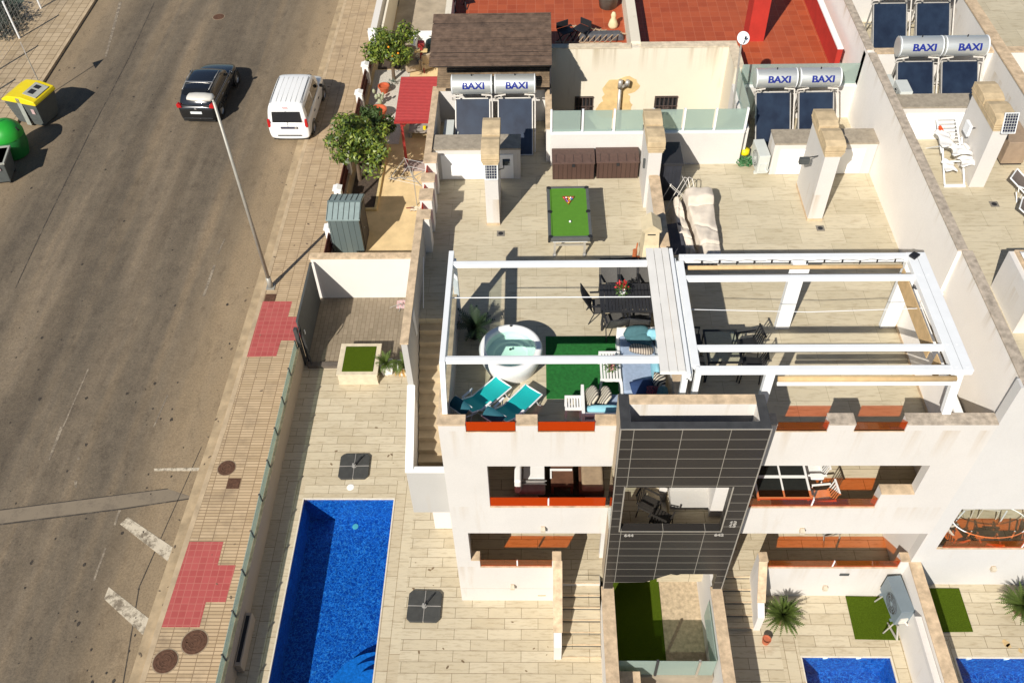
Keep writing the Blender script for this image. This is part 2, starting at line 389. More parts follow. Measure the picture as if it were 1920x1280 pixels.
# ================================================================ ground, street
struct('ground', B().box(-150, 150, -60, 220, -3.2, -3), mat('bare_earth', (.25,.19,.12), .95, .3, .3, obj=False))
struct('road', B().box(-24, -10.15, -20, 120, -.5, -.12), ASPH)
kerb = [(-10.63,-20),(-10.63,9.35),(-10.61,10.9),(-10.47,14.35),(-10.33,17.7),(-10.24,26),(-10.2,38),(-10.1,60),(-10.1,120)]
def strip(b, line, o0, o1, z0, z1):
    for (xa, ya), (xb, yb) in zip(line, line[1:]):
        b.prism([(xa+o0, ya), (xa+o1, ya), (xb+o1, yb), (xb+o0, yb)], z0, z1)
    return b
struct('gutter', strip(B(), kerb, -.34, 0, -.3, -.112), mat('gutter_concrete', (.40,.30,.18), .9, .25, 2.2, obj=False))
struct('kerb', strip(B(), kerb, 0, .16, -.3, .006), mat('kerb_stone', (.46,.35,.22), .85, .2, 2, obj=False))
sw = B()
for (xa, ya), (xb, yb) in zip(kerb, kerb[1:]): sw.prism([(xa+.16, ya), (-8.06, ya), (-8.06, yb), (xb+.16, yb)], -.5, 0)
struct('pavement', sw, PAVEF)
struct('pavement_far', B().box(-27.6, -23.86, -20, 120, -.5, 0), PAVE)
struct('kerb_far', B().box(-23.86, -23.72, -20, 120, -.5, .012), MATS['kerb_stone'])
struct('sports_court', B().box(-60, -27.6, -20, 120, -.5, -.02), mat('court_surface', (.05,.07,.05), .9, .4, .8, obj=False))
def flat(name, px, z, m, t=.004):
    b = B(); P = [at(x, y, z) for x, y in px]; b.prism([(p.x, p.y) for p in P], z-.002, z+t); return struct(name, b, m)
flat('tactile_paving', [(491,565),(548,565),(540,594),(583,594),(560,638),(527,638),(518,667.5),(461,669)], 0, TACT)
flat('tactile_paving', [(352.5,1015),(419,1015),(408,1059),(442,1059),(423,1128),(386,1128),(374,1175),(299,1175)], 0, TACT)
for px in ([(240,969),(335,1033),(324,1059),(225,982)], [(204,1100),(292,1169),(279,1200),(195,1122)]):
    flat('parking_marking', px, -.12, PAINT, .006)
flat('parking_marking', [(289,878),(386,876),(385,882.5),(289,882.5)], -.12, PAINT, .006)
for px in ([(223,4),(229,4),(200,108),(196,108)], [(119,800),(113,800),(90,862),(94,862)], [(400,497),(405,497),(384,556),(379,556)],
           [(223,953),(228,953),(217,984),(213,984)], [(196,1027),(200,1027),(178,1088),(174,1088)], [(145,855),(150,856),(150,862),(145,861)], [(139,901),(145,901),(144,914),(140,914)],
           [(165,690),(168,690),(120,800),(117,800)], [(313,740),(316,740),(290,800),(287,800)], [(420,448),(423,448),(410,476),(407,476)]):
    flat('lane_marking', px, -.12, PAINTW, .005)
flat('asphalt_patch', [(-30,960),(315,916),(366,933),(225,954),(-30,987)], -.12, BAND, .003)
for px in ([(-30,958.5),(315,915),(315,916.5),(-30,960.5)], [(-30,985),(225,953),(366,932),(366,934),(225,955.5),(-30,988)],
           [(288.5,5),(290,5),(243,108),(169,250),(82,428),(30,540),(28,540),(80,428),(167,250),(241.5,108)], [(377,838),(378.2,838),(262,1100),(232,1280),(230,1280),(260,1100)]):
    flat('asphalt_seam', px, -.12, SEAM, .0055)
# loose stones and oil spots
random.seed(4); b = B()
for i in range(150):
    x, y = random.uniform(0, 470), random.uniform(0, 1280)
    p = at(x, y, -.113)
    if -23.4 < p.x < -10.8:
        r = random.choice([.015,.02,.03,.05,.03]); n = 7; a0 = random.random()*6
        b.prism([(p.x+r*math.cos(a0+i2*2*math.pi/n)*random.uniform(.6,1.3), p.y+1.5*r*math.sin(a0+i2*2*math.pi/n)*random.uniform(.6,1.2)) for i2 in range(n)], -.118, -.112)
struct('oil_spots', b, mat('oil_stain', (.05,.04,.03), .8, .3))['kind'] = 'stuff'

random.seed(77); b = B()
for i in range(70):
    y = random.uniform(9, 45); x = random.choice([random.uniform(-10.3,-8.4), random.uniform(-10.9,-10.5)]); z = .0 if x > -10.35 else -.112
    r = random.choice([.01,.018,.03]); a0 = random.uniform(0,6)
    b.prism([(x+2*r*math.cos(a)*math.cos(a0)-r*math.sin(a)*math.sin(a0), y+2*r*math.cos(a)*math.sin(a0)+r*math.sin(a)*math.cos(a0)) for a in [k*math.pi/3 for k in range(6)]], z-.002, z+.012)
struct('pavement_litter', b, mat('litter_bits', (.16,.12,.08), .9, .5))['kind'] = 'stuff'
def manhole(x, y, z, r, label, sq=False):
    p = at(x, y, z); b = B()
    t = thing('manhole_cover', label, 'manhole', p, R(5) if not sq else 0)
    if sq:
        obj('frame', B().box(-r, r, -r*.95, r*.95, -.02, .006), RUSTY, t); obj('lid', B().box(-r*.88, r*.88, -r*.83, r*.83, -.01, .011), RUSTY, t, bevel=.003)
    else:
        obj('frame', B().lathe([(0,.004),(r,.004),(r,-.02)], n=40), mat('manhole_rim', (.30,.23,.15), .8, .2), t)
        l = B().lathe([(0,.012),(r*.9,.012),(r*.92,.004)], n=40)
        for k in range(3): l.lathe([(r*.25*(k+1), .012),(r*.25*(k+1)-.015, .018),(r*.25*(k+1)-.03, .012)], n=32)
        obj('lid', l, RUSTY, t)
manhole(425, 877, 0, .30, 'round rusty manhole cover on the pavement beside a small square one')
manhole(365, 1203, 0, .38, 'large brown manhole cover on the pavement nearest the glass topped wall')
manhole(310, 1239, 0, .36, 'ringed manhole cover at the pavement edge, lowest in the photo')
manhole(410, 32, -.12, .32, 'dark manhole cover in the middle of the road')
manhole(438, 906, 0, .2, 'small square rusty cover just below a round manhole', True)
manhole(507, 558, 0, .2, 'small square cover above the upper red paving, beside the lamp foot', True)

# ================================================================ plot of the left house: deck, pool, patio
PX0, PX1, PY1, PYN = -7.2, -4.36, 15.03, 8.15
dk = B().box(-8.05, 1.7, PY1+.62, 20.35, -.4, 0).box(PX1+.62, 1.7, 2, PY1+.62, -.4, 0)
struct('deck', dk, DECKT)
bd = B().box(-8.05, PX0, 2, PY1+.62, -.4, 0).box(PX1, PX1+.62, 2, PY1+.62, -.4, 0)
struct('deck_border', bd, DECKB)
struct('deck_border', B().box(PX0, PX1, PY1, PY1+.62, -.4, 0), DECKT)
def pool(name, label, x0, x1, y0, y1, z, depth, steps=None):
    t = thing(name, label, 'pool', ((x0+x1)/2, (y0+y1)/2, z-depth), world=True)
    e = .12
    b = B().box(x0-e, x1+e, y0-e, y1+e, z-depth-.1, z-depth)
    b.box(x0-e, x0+.005, y0, y1, z-depth, z-.05).box(x1-.005, x1+e, y0, y1, z-depth, z-.05).box(x0-e, x1+e, y1-.005, y1+e, z-depth, z-.05).box(x0-e, x1+e, y0-e, y0, z-depth, z-.05)
    obj('basin', b, MOSAIC_RIPPLES, t)
    obj('coping', B().box(x0+.001, x0+.035, y0, y1, z-.05, z+.004).box(x1-.035, x1-.001, y0, y1, z-.05, z+.004).box(x0+.035, x1-.035, y1-.035, y1-.001, z-.05, z+.004), mat('pool_edge', (.66,.60,.48), .7), t)
    wt = B().grid(lambda u, v_: Vector((x0+.006+(x1-x0-.012)*u, y0+.006+(y1-y0-.012)*v_, z-.07)), 1, 1)
    obj('water', wt, WATER, t); return t
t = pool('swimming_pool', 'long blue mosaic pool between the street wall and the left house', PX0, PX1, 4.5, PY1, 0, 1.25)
st = B()
for k, r in enumerate((1.35, 1.0, .65)):
    st.lathe([(0, -.35-.25*(2-k)+.0), (r, -.35-.25*(2-k)), (r, -1.2)], (PX1-.1, 9.2, 0), n=48)
# keep only the part of the round steps that lies inside the basin
bmesh.ops.bisect_plane(st.bm, geom=st.bm.verts[:]+st.bm.edges[:]+st.bm.faces[:], plane_co=(PX1-.002,0,0), plane_no=(1,0,0), clear_outer=True)
obj('steps', st, mat('lit_step_mosaic', (.02,.20,.50), .4, .35, 16), t)  # lighter mosaic colour stands in for sun on the treads
obj('drain', B().lathe([(0,-1.235),(.09,-1.235),(.1,-1.25)], (at(666,985,-1.2).x, at(666,985,-1.2).y, 0), n=16), mat('pale_green_plastic', (.25,.6,.45), .4), t)
p = at(657, 913, 0)
tag(recenter(obj('skimmer_lid', B().lathe([(0,.008),(.11,.008),(.115,0)], (p.x, p.y, 0), n=24).lathe([(.02,.014),(.0,.014)], (p.x,p.y,0), n=10), WPAINT)), 'round white skimmer lid in the deck at the pool end', 'pool fitting')

struct('patio', B().box(-8.0, -3.1, 20.35, 23.6, -.3, .03), PATIO)
struct('patio_step', B().box(-7.9, -6.75, 20.22, 20.42, -.1, .12), mat('dark_step', (.12,.10,.08), .8))

t = thing('boundary_wall', 'white rendered wall with sandstone coping closing the small paved patio', 'wall', (-5.6, 23.7, 0), world=True)
obj('wall', B().box(-8.0, -3.12, 23.6, 23.82, 0, 1.98), WHITE, t)
obj('coping', B().box(-8.04, -3.1, 23.57, 23.86, 1.98, 2.04), COPE, t, bevel=.006)
# street wall with frosted panes
t = thing('boundary_wall', 'low street wall topped by a row of narrow frosted glass panes', 'wall', (-8.12, 12, 0), world=True)
obj('wall', B().box(-8.2, -8.05, 2, 20.4, -.3, .88), wall_mat('beige_wall', (.46,.38,.29), amt=.4), t)
obj('coping', B().box(-8.215, -8.035, 2, 20.4, .88, .91), COPE, t, bevel=.004)
yy = 20.35
for i in range(15):
    gp = obj('glass_pane', B().box(-8.13, -8.115, yy-1.18, yy, .93, 1.27), FROST, t)
    obj('clamp', B().box(-8.15, -8.095, yy-.02, yy+.01, .9, 1.3), DARKSL, gp)
    yy -= 1.2
t = thing('boundary_wall', 'unseen wall added past the near end of the long pool deck to shade the pool', 'wall', (-3, 6, 0), world=True)
obj('wall', B().box(-8.0, 1.6, 3.6, 3.9, 0, 4.3), WHITE, t)  # added out of view, its height set to shade the pool's near end
# bench box by wall
t = thing('wall_bench', 'long narrow masonry box with a dark slot beside the street wall', 'bench', (-8.0, 10.4, 0), world=True)
obj('box', B().box(-8.04, -7.86, 9.6, 11.1, 0, .45), MATS['beige_wall'], t, bevel=.01)
obj('slot', B().box(-8.0, -7.9, 9.7, 11.0, .45, .455), DARK, t)
# gate
t = thing('sliding_gate', 'dark grey solid sheet gate between street and paved patio', 'gate', (-7.95, 22, 0), world=True)
GATE = mat('dark_grey_gate', (.075,.08,.078), .6, .12, 3)
obj('panel', B().box(-7.99, -7.95, 20.6, 23.45, .05, 1.92), GATE, t)
obj('top_rail', B().box(-8.0, -7.93, 20.6, 23.45, 1.92, 1.97), GATE, t)
obj('post', B().box(-8.1, -7.98, 20.4, 20.55, 0, 1.75), DARKSL, t, bevel=.005)
obj('brace', B().bar((-7.9,20.5,.05), (-7.93,20.65,1.7), .05, .05).bar((-7.75,20.35,.05), (-7.93,20.6,1.5), .05, .05).bar((-7.9,20.5,.06), (-7.6,20.3,.06), .08, .05).tube([(-7.93,20.62,1.7),(-7.93,20.3,1.62),(-7.95,20.2,1.4)], .02), DARKSL, t)
obj('handle', B().box(-7.93, -7.9, 20.9, 20.95, 1.0, 1.2), WMET, t)

# ================================================================ terrace houses
YF = 11.69
def facade_notch(b, x0, x1, z0, z1): b.box(x0-.0, x1+.0, YF-.012, YF+.262, z0, z1)
H1 = thing('terraced_house', 'white terraced house with turquoise loungers on its roof, beside the long pool', 'house', (0, 17, 0), world=True, group='white terraced houses')
H2 = thing('terraced_house', 'middle white terraced house whose roof carries the large white frame pergola', 'house', (6.4, 17, 0), world=True, group='white terraced houses')
H3 = thing('terraced_house', 'rightmost white terraced house, its roof terrace one step higher', 'house', (14, 17, 0), world=True, group='white terraced houses')
T = .25
# --- front walls
DROP = .27
def thin_front(x0, x1, z0, z1, holes, glazed):
    """front wall whose thick inner leaf stops lower behind each pane, with a thin outer skin up to the sill"""
    hs = [(a, c, d-DROP if (a, c, d) in glazed else d, e) for a, c, d, e in holes]
    b = B().wall(x0, x1, z0, z1, YF+.04, YF+T, hs); b.wall(x0, x1, z0, z1, YF, YF+.04, holes); return b
h1 = [(-1.75,.45,2.31,3.70), (-1.52,.38,1.96,2.31), (.45,1.69,1.05,3.70), (-1.14,1.69,4.96,6.67), (-1.54,-.46,8.0,8.25), (.01,1.24,8.0,8.25)]
obj('front_wall', thin_front(-2.13, 1.69, 0, 8.22, [(a,b_,c,(8.22 if d == 8.25 else d)) for a,b_,c,d in h1], [(-1.52,.38,1.96),(-1.14,1.69,4.96),(-1.54,-.46,8.0),(.01,1.24,8.0)]), FRONT, H1)
h2 = [(5.0,9.66,2.29,3.71), (6.0,9.42,1.97,2.29), (4.72,5.77,.9,3.71), (4.72,8.02,4.95,6.69), (8.02,8.78,5.53,6.69), (5.1,6.19,8.0,8.22), (6.75,7.83,8.0,8.22)]
obj('front_wall', thin_front(4.72, 9.72, .2, 8.22, h2, [(6.0,9.42,1.97),(4.72,8.02,4.95),(5.1,6.19,8.0),(6.75,7.83,8.0)]), FRONT, H2)
h3 = [(10.1,15,2.99,4.85)]
obj('front_wall', thin_front(9.72, 18, .8, 9.45, h3, [(10.1,15,2.99)]), wall_mat('bright_front', (.63,.61,.575), amt=.12), H3)
# --- front roof copings (sandstone), interrupted at the glass notches
def cope(parent, segs, y0, y1, z, m=COPE, h=.035): 
    return pieces('coping', [(a, c, y0, y1, z, z+h) for a, c in segs], m, parent, .006)
cope(H1, [(-2.16,-1.54),(-.46,.01),(1.24,1.69)], YF-.02, YF+T+.02, 8.22)
cope(H2, [(4.72,5.1),(6.19,6.75),(7.83,9.72)], YF-.02, YF+T+.04, 8.22, COPEG)
pieces('sill', [(-1.54,-.46,YF-.02,YF+.042,7.985,8.0), (.01,1.24,YF-.02,YF+.042,7.985,8.0), (-1.14,1.69,YF-.02,YF+.042,4.935,4.962), (-1.52,.38,YF-.02,YF+.042,1.94,1.962), (-1.75,-1.52,YF-.015,YF+T+.01,2.30,2.325), (.38,.62,YF-.015,YF+T+.01,2.30,2.325)], COPE, H1, .004)
pieces('sill', [(4.72,8.02,YF-.02,YF+.042,4.925,4.952), (8.02,8.78,YF-.02,YF+T+.01,5.515,5.54), (6.0,9.42,YF-.02,YF+.042,1.945,1.972), (5.77,6.0,YF-.015,YF+T+.01,2.285,2.31), (9.42,9.66,YF-.015,YF+T+.01,2.285,2.31), (5.1,6.19,YF-.02,YF+.042,7.985,8.0), (6.75,7.83,YF-.02,YF+.042,7.985,8.0)], COPE, H2, .004)
obj('sill', B().box(10.1,15,YF-.02,YF+.042,2.965,2.992), COPE, H3, bevel=.004)
def panes(parent, specs, y=YF+.015):
    for x0, x1, z0, z1 in specs:
        z1 -= 0 if parent is H1 and z0 > 3 else .02
        obj('glass_balustrade', B().box(x0, x1, y, y+.012, z0, z1), REDG if parent is H1 and z0 > 3 else REDC, parent)
panes(H1, [(-1.53,-.47,8.0,8.31),(.02,1.23,8.0,8.31),(-1.13,.24,4.965,5.32),(.28,1.62,4.965,5.32),(-1.51,-.55,1.965,2.31),(-.53,.37,1.965,2.31)])
panes(H2, [(5.11,6.18,8.0,8.30),(6.76,7.82,8.0,8.30),(4.74,6.5,4.955,5.30),(6.54,8.01,4.955,5.30),(6.01,7.7,1.975,2.31),(7.74,9.41,1.975,2.31)])
panes(H3, [(10.25,12.2,2.995,3.34),(12.24,14.5,2.995,3.34)])
for par, xs in ((H1, [(.26,5.0),(-.54,2.0)]), (H2, [(6.52,5.0),(7.72,2.0)]), (H3, [(12.22,3.02)])):
    for x, z in xs: obj('clamp', B().box(x-.018, x+.018, YF+.005, YF+.047, z, z+.26), WMET, par)
# --- side walls, slabs, loggia rooms
obj('side_wall', B().box(-2.13, -1.9, YF+T, 24.4, 0, 7.0), WHITE, H1)
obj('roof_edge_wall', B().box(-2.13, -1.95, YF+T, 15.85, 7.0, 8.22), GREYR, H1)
obj('coping', B().box(-2.15, -1.93, YF+T+.02, 15.85, 8.22, 8.255), COPE, H1, bevel=.006)
ROOF1 = B().box(-1.95, 3.2, YF+T, 22.25, 6.72, 7.1).box(-3.0, -1.95, 15.88, 22.25, 6.72, 7.1).box(-3.0, .42, 22.25, 24.5, 6.72, 7.1)
obj('roof_terrace', ROOF1, ROOFT, H1)
obj('roof_terrace', B().box(3.2, 9.75, YF+T, 22.25, 6.72, 7.1).box(6.02, 9.75, 22.25, 24.5, 6.72, 7.1), ROOFT, H2)
obj('roof_terrace', B().box(9.92, 18, 15.75, 24.5, 7.85, 8.2).box(10.0, 18, YF+T, 15.75, 7.85, 8.2), ROOFT, H3)
obj('skirting', B().box(9.735,9.752,15.7,21.5,7.1,7.19).box(8.885,8.902,12,15.7,7.1,7.19), COPE, H2)
for z, P_, x0, x1, wx in ((1.05, H1, -1.9, 3.08, 3.08), (4.1, H1, -1.9, 3.08, 3.08), (1.05, H2, 3.28, 9.66, 3.28), (4.1, H2, 3.28, 9.66, 3.28)):
    obj('loggia_floor', B().box(x0, x1, YF+T if z > 2 else YF+T-.02, 16, z-.35, z), DECKT, P_)
    obj('ceiling', B().box(x0, x1, YF+T, 16, (3.71 if z < 2 else 6.68), (3.75 if z < 2 else 6.72)), SOFFIT, P_)
    bw = B().wall(x0, x1, z, z+2.66, 14.6, 14.7, [(x0+.8, x0+2.6, z, z+2.2)] if P_ is H1 else [(5.4, 7.4, z, z+2.2)])
    obj('back_wall', bw, WHITE2, P_)
    g0, g1 = (x0+.8, x0+2.6) if P_ is H1 else (5.4, 7.4)
    d = obj('glass_door', B().box(g0, g1, 14.64, 14.66, z+.05, z+2.15), CLEARG, P_)
    obj('frame', B().box(g0, g0+.06, 14.6, 14.68, z, z+2.2).box((g0+g1)/2-.04, (g0+g1)/2+.04, 14.6, 14.68, z, z+2.2).box(g1-.06, g1, 14.6, 14.68, z, z+2.2).box(g0+.06, g1-.06, 14.6, 14.68, z+2.12, z+2.2), WMET, d)
obj('party_wall', B().box(3.08, 3.28, 12.65, 24.4, 0, 6.72), WHITE2, H1)
obj('inner_wall', B().box(9.66, 9.72, YF+T, 16, .2, 6.72), WHITE, H2)
obj('loggia_floor', B().box(9.75, 18, YF+T, 16, 1.9, 2.15), DECKT, H3)
obj('ceiling', B().box(9.75, 18, YF+T, 16, 4.86, 4.92), SOFFIT, H3)
obj('back_wall', B().box(9.75, 18, 14.6, 14.8, 2.15, 4.86), WHITE2, H3)
# slabs behind the front above the ceilings
obj('core', B().box(-1.88, 3.06, 14.72, 24.3, .1, 6.7), WHITE2, H1)
obj('core', B().box(3.3, 9.64, 14.72, 24.3, .1, 6.7), WHITE2, H2)
obj('core', B().box(10.06, 18, 14.85, 24.3, .1, 7.84), WHITE2, H3)
# glass side screens on first floor beside the tower
obj('side_screen', B().box(1.672, 1.684, 11.05, YF, 4.98, 6.7), CLEARG, H1)
# --- party wall between roofs of houses 1 and 2
b = B().box(3.1, 3.34, 15.95, 17.3, 7.1, 7.9).box(3.1, 3.34, 17.3, 20.1, 7.1, 8.22).box(3.14, 3.3, 20.1, 22.1, 7.1, 8.22).box(3.1,3.34,12.0,15.95,7.1,7.9)
obj('roof_party_wall', b, WHITE, H2)
pieces('coping', [(3.08, 3.38, 17.25, 20.1, 8.22, 8.26), (3.1, 3.34, 20.1, 24.0 if 0 else 22.5, 8.22, 8.25), (3.06, 3.38, 11.9, 17.25, 7.9, 7.94)], COPE, H2, .006)
# --- the tall stepped party wall at right with its coping
obj('tall_party_wall', B().box(9.72, 9.92, 15.75, 60, 0, 9.42).box(9.80, 10.0, YF+T, 15.75, 0, 9.42), SIDEW, H3)
pieces('coping', [(9.70, 9.94, 15.75, 24.2, 9.42, 9.47), (9.78, 10.02, YF, 15.72, 9.42, 9.47), (9.70, 9.94, 24.4, 60, 9.42, 9.46)], COPEG, H3, .008)
# low inner wall with the light well behind
obj('light_well_wall', B().box(8.9, 9.06, YF+T, 15.7, 7.1, 8.22).box(9.06, 9.72, 15.55, 15.7, 7.1, 8.22), SIDEW, H2)
obj('coping', B().box(8.89, 9.07, YF+T+.04, 15.7, 8.22, 8.25), WPAINT, H2)
# --- left outer stair and its walls
ow = B().box(-3.12, -3.0, 18.55, 19.30, 3.9, 8.22).box(-3.12,-3.0,14.02,17.2,3.9,8.22)
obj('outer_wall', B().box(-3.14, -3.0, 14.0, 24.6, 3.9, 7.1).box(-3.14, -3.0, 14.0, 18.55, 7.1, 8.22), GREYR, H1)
pil = [(18.45, 18.75), (19.35, 19.65), (20.0, 20.3), (20.85, 21.2)]
obj('pilaster', B().box(-3.14,-2.82,18.35,18.75,7.1,8.22).box(-3.14,-2.82,19.2,19.62,7.1,8.22).box(-3.14,-2.82,19.97,20.3,7.1,8.22).box(-3.14,-2.82,20.83,21.2,7.1,8.22).box(-3.14,-3.0,21.2,24.6,7.1,8.22), WHITE, H1)
obj('low_wall', B().box(-3.13,-2.95,18.75,20.83,7.1,7.45), WHITE, H1)
for a, c in ((18.76,19.19),(19.63,19.96),(20.31,20.82)): obj('glass_balustrade', B().box(-3.08,-3.07,a,c,7.45,8.15), REDG, H1)
pieces('coping', [(-3.17,-2.97,14.0,18.4,8.22,8.26), (-3.17,-2.79,18.4,18.78,8.22,8.26), (-3.17,-2.79,19.17,19.65,8.22,8.26), (-3.17,-2.79,19.94,20.33,8.22,8.26), (-3.17,-2.79,20.8,21.25,8.22,8.26), (-3.17,-2.97,21.25,24.6,8.22,8.26)], COPE, H1, .006)
# sloping stair wall
prof = [(14.0,3.9),(14.0,6.7),(12.25,5.66),(12.25,3.85)]
obj('stair_wall', B().prism(prof, -3.14, -3.0, 'x'), WHITE, H1)
obj('stair_coping', B().prism([(14.0,6.7),(14.0,6.74),(12.22,5.70),(12.22,5.66)], -3.16, -2.97, 'x'), WPAINT, H1)
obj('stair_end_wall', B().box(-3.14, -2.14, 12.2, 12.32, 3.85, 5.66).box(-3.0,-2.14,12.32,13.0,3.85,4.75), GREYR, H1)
obj('coping', B().box(-3.16, -2.13, 12.18, 12.34, 5.66, 5.70), WPAINT, H1)
n = 13; b = B(); sw_ = B()
STAIR = mat('stair_tiles', (.50,.40,.26), .7, .12, 3)
for i in range(n):
    y1 = 15.88-i*.245; z = 7.1-(i+1)*.175
    b.box(-2.98, -2.14, y1-.245, y1, 4.3, z)
obj('stairs', b, STAIR, H1)
b = B()
for i in range(n):
    y1 = 15.88-i*.245; z = 7.1-(i+1)*.175
    b.prism([(y1-.245, z), (y1, z), (y1, z+.175)], -2.16, -2.12, 'x')
obj('stair_plinth', b, COPE, H1)
obj('stair_support', B().box(-3.05, -2.14, 13.98, 16.5, 0, 3.9), WHITE2, H1)
obj('stair_soffit', B().box(-3.13, -2.14, 13.0, 24.4, 3.7, 3.9).box(-3.1,-2.14,16.5,24.4,0,3.7), GREYR, H1)
obj('handrail', B().prism([(15.2,7.2),(15.3,7.2),(15.3,8.1),(15.0,8.1)], -2.99, -2.97, 'x').tube([(-2.9,17.2,8.0),(-2.9,16.2,7.15)], .012), WPAINT, H1)

# --- front steps of both houses
def front_steps(P_, x0, x1, ztop, zbot, ytop, xw0, xw1, n, tr):
    b = B(); rise = (ztop-zbot)/n; b2 = B()
    for i in range(n-1): b.box(x0, x1, ytop-(i+1)*tr, ytop-i*tr, zbot-.2, ztop-(i+1)*rise)
    b.box(x0, x1, ytop, YF+T-.02, zbot-.2, ztop+.004)
    for i in range(n): b2.box(x0, x1, ytop-i*tr-.012, ytop-i*tr, ztop-(i+1)*rise+rise-.035, ztop-i*rise+.004)
    b3 = B()
    for i in range(n-1): b3.box(x0, x1, ytop-i*tr-.006, ytop-i*tr, ztop-(i+1)*rise, ztop-(i+1)*rise+.04)
    obj('front_steps', b, DECKT, P_); obj('step_nosing', b2, COPE, P_); obj('step_joints', b3, DARKSL, P_)
    ye = ytop-(n-1)*tr
    obj('step_wall', B().prism([(YF,zbot),(YF,2.28),(ye+.3,1.0+zbot),(ye-.02,.75+zbot),(ye-.02,zbot)], xw0, xw1, 'x'), WHITE2, P_)
    obj('step_coping', B().prism([(YF-.02,2.28),(YF-.02,2.32),(ye+.28,1.04+zbot),(ye+.28,1.0+zbot)], xw0-.02, xw1+.02, 'x'), COPE, P_)
front_steps(H1, .64, 1.68, 1.05, 0, 11.70, .42, .62, 7, .28)
front_steps(H2, 4.95, 5.77, 1.05, .36, 11.9, 5.77, 5.95, 5, .30)
obj('wall_vent', B().box(.0,.22,YF-.008,YF+.02,.28,.34), COPE, H1)
# plinth and drip joints
obj('wall_joint', B().box(-2.13,.45,YF-.004,YF+.01,.72,.726), mat('joint_beige', (.45,.40,.32), .9), H1)  # thin beige line along the wall joint
# --- rear parapets with glass
def rear(P_, x0, x1):
    obj('rear_parapet', B().box(x0, x1, 22.12, 22.3, 6.3, 8.2), WHITE2, P_)
    obj('coping', B().box(x0, x1, 22.1, 22.32, 8.2, 8.23), WPAINT, P_)
    n = 3; w_ = (x1-x0)/n
    for i in range(n):
        g = obj('glass_balustrade', B().box(x0+i*w_+.06, x0+(i+1)*w_-.04, 22.2, 22.212, 8.25, 8.95), FROST, P_)
        obj('post', B().box(x0+i*w_-.01, x0+i*w_+.05, 22.17, 22.24, 8.23, 8.98), WMET, g)
rear(H1, .42, 3.12); rear(H2, 3.32, 6.0)
obj('post', B().box(5.97, 6.03, 22.17, 22.24, 8.23, 8.98), WMET, H2)
obj('rear_wall', B().box(-3.12, .42, 24.4, 24.6, 0, 8.22).box(.3,.46,22.3,24.4,0,8.22), WHITE2, H1)
pieces('coping', [(-2.97, .44, 24.38, 24.62, 8.22, 8.255), (.28,.48,22.35,24.38,8.22,8.255)], COPE, H1, .005)
obj('rear_wall', B().box(6.0, 9.72, 24.4, 24.6, 0, 8.22).box(5.98,6.16,22.3,24.4,0,8.22), WHITE2, H2)
obj('coping', B().box(6.16, 9.72, 24.38, 24.62, 8.22, 8.255), WPAINT, H2)
obj('glass_balustrade', B().box(6.2, 9.68, 24.48, 24.492, 8.27, 8.95).box(6.06,6.072,22.4,24.4,8.25,8.95), FROST, H2)
# --- service cabinets on the roofs
def cabinet(P_, x0, x1, z, y0, y1, doors, h=1.1):
    c = obj('service_cabinet', B().box(x0, x1, y0, y1, z, z+h-.05), FRONT, P_)
    obj('top', B().box(x0-.01, x1+.02, y0-.02, y1+.02, z+h-.05, z+h), CABT, c)
    for a, d in doors: obj('door', B().box(a, d, y0-.02, y0, z+.03, z+h-.22), WDOOR, c, bevel=.004)
cabinet(H1, -2.98, -.46, 7.1, 21.5, 22.15, [(-2.75,-1.32),(-1.29,-.66)])
cabinet(H2, 6.8, 9.70, 7.1, 21.6, 22.25, [(7.0,9.4)])
cabinet(H3, 10.0, 12.3, 8.2, 21.7, 22.3, [(10.25,12.1)])
# --- chimneys: slender slab, ribbed stone cap of two barrel blocks
STONE = mat('chimney_stone', (.55,.42,.25), .85, .2, 4)
def chimney(P_, x0, x1, y0, y1, z0, z1):
    c = obj('chimney', B().box(x0, x1, y0, y1, z0, z1), FRONT, P_)
    b = B()
    for k in range(3): b.box(x0-.02-.02*k, x1+.02+.02*k, y0-.02-.02*k, y1+.02+.02*k, z1+.07*k, z1+.07*k+.045)
    obj('cap_rings', b, STONE, c)
    b = B(); ym = (y0+y1)/2
    for a, d in ((y0-.05, ym-.04), (ym+.04, y1+.05)):
        pr = [(a, z1+.2), (a, z1+.36), (a+(d-a)*.25, z1+.41), (a+(d-a)*.75, z1+.41), (d, z1+.36), (d, z1+.2)]
        b.prism(pr, x0-.06, x1+.06, 'x')
    obj('cap_blocks', b, STONE, c, bevel=.01); return c
def base_skirt(P_, x0,x1,y0,y1,z): obj('skirting', B().box(x0-.01,x1+.01,y0-.01,y1+.01,z,z+.08), COPE, P_)
chimney(H1, -1.38, -1.02, 19.45, 21.0, 7.1, 9.18); base_skirt(H1, -1.38,-1.02,19.45,21.0,7.1)
chimney(H2, 7.51, 7.91, 19.53, 21.1, 7.1, 9.28); base_skirt(H2, 7.51,7.91,19.53,21.1,7.1)
chimney(H3, 11.57, 11.97, 19.57, 21.2, 8.2, 10.0)
chimney(H2, 3.02, 3.38, 20.15, 21.6, 7.1, 9.0)

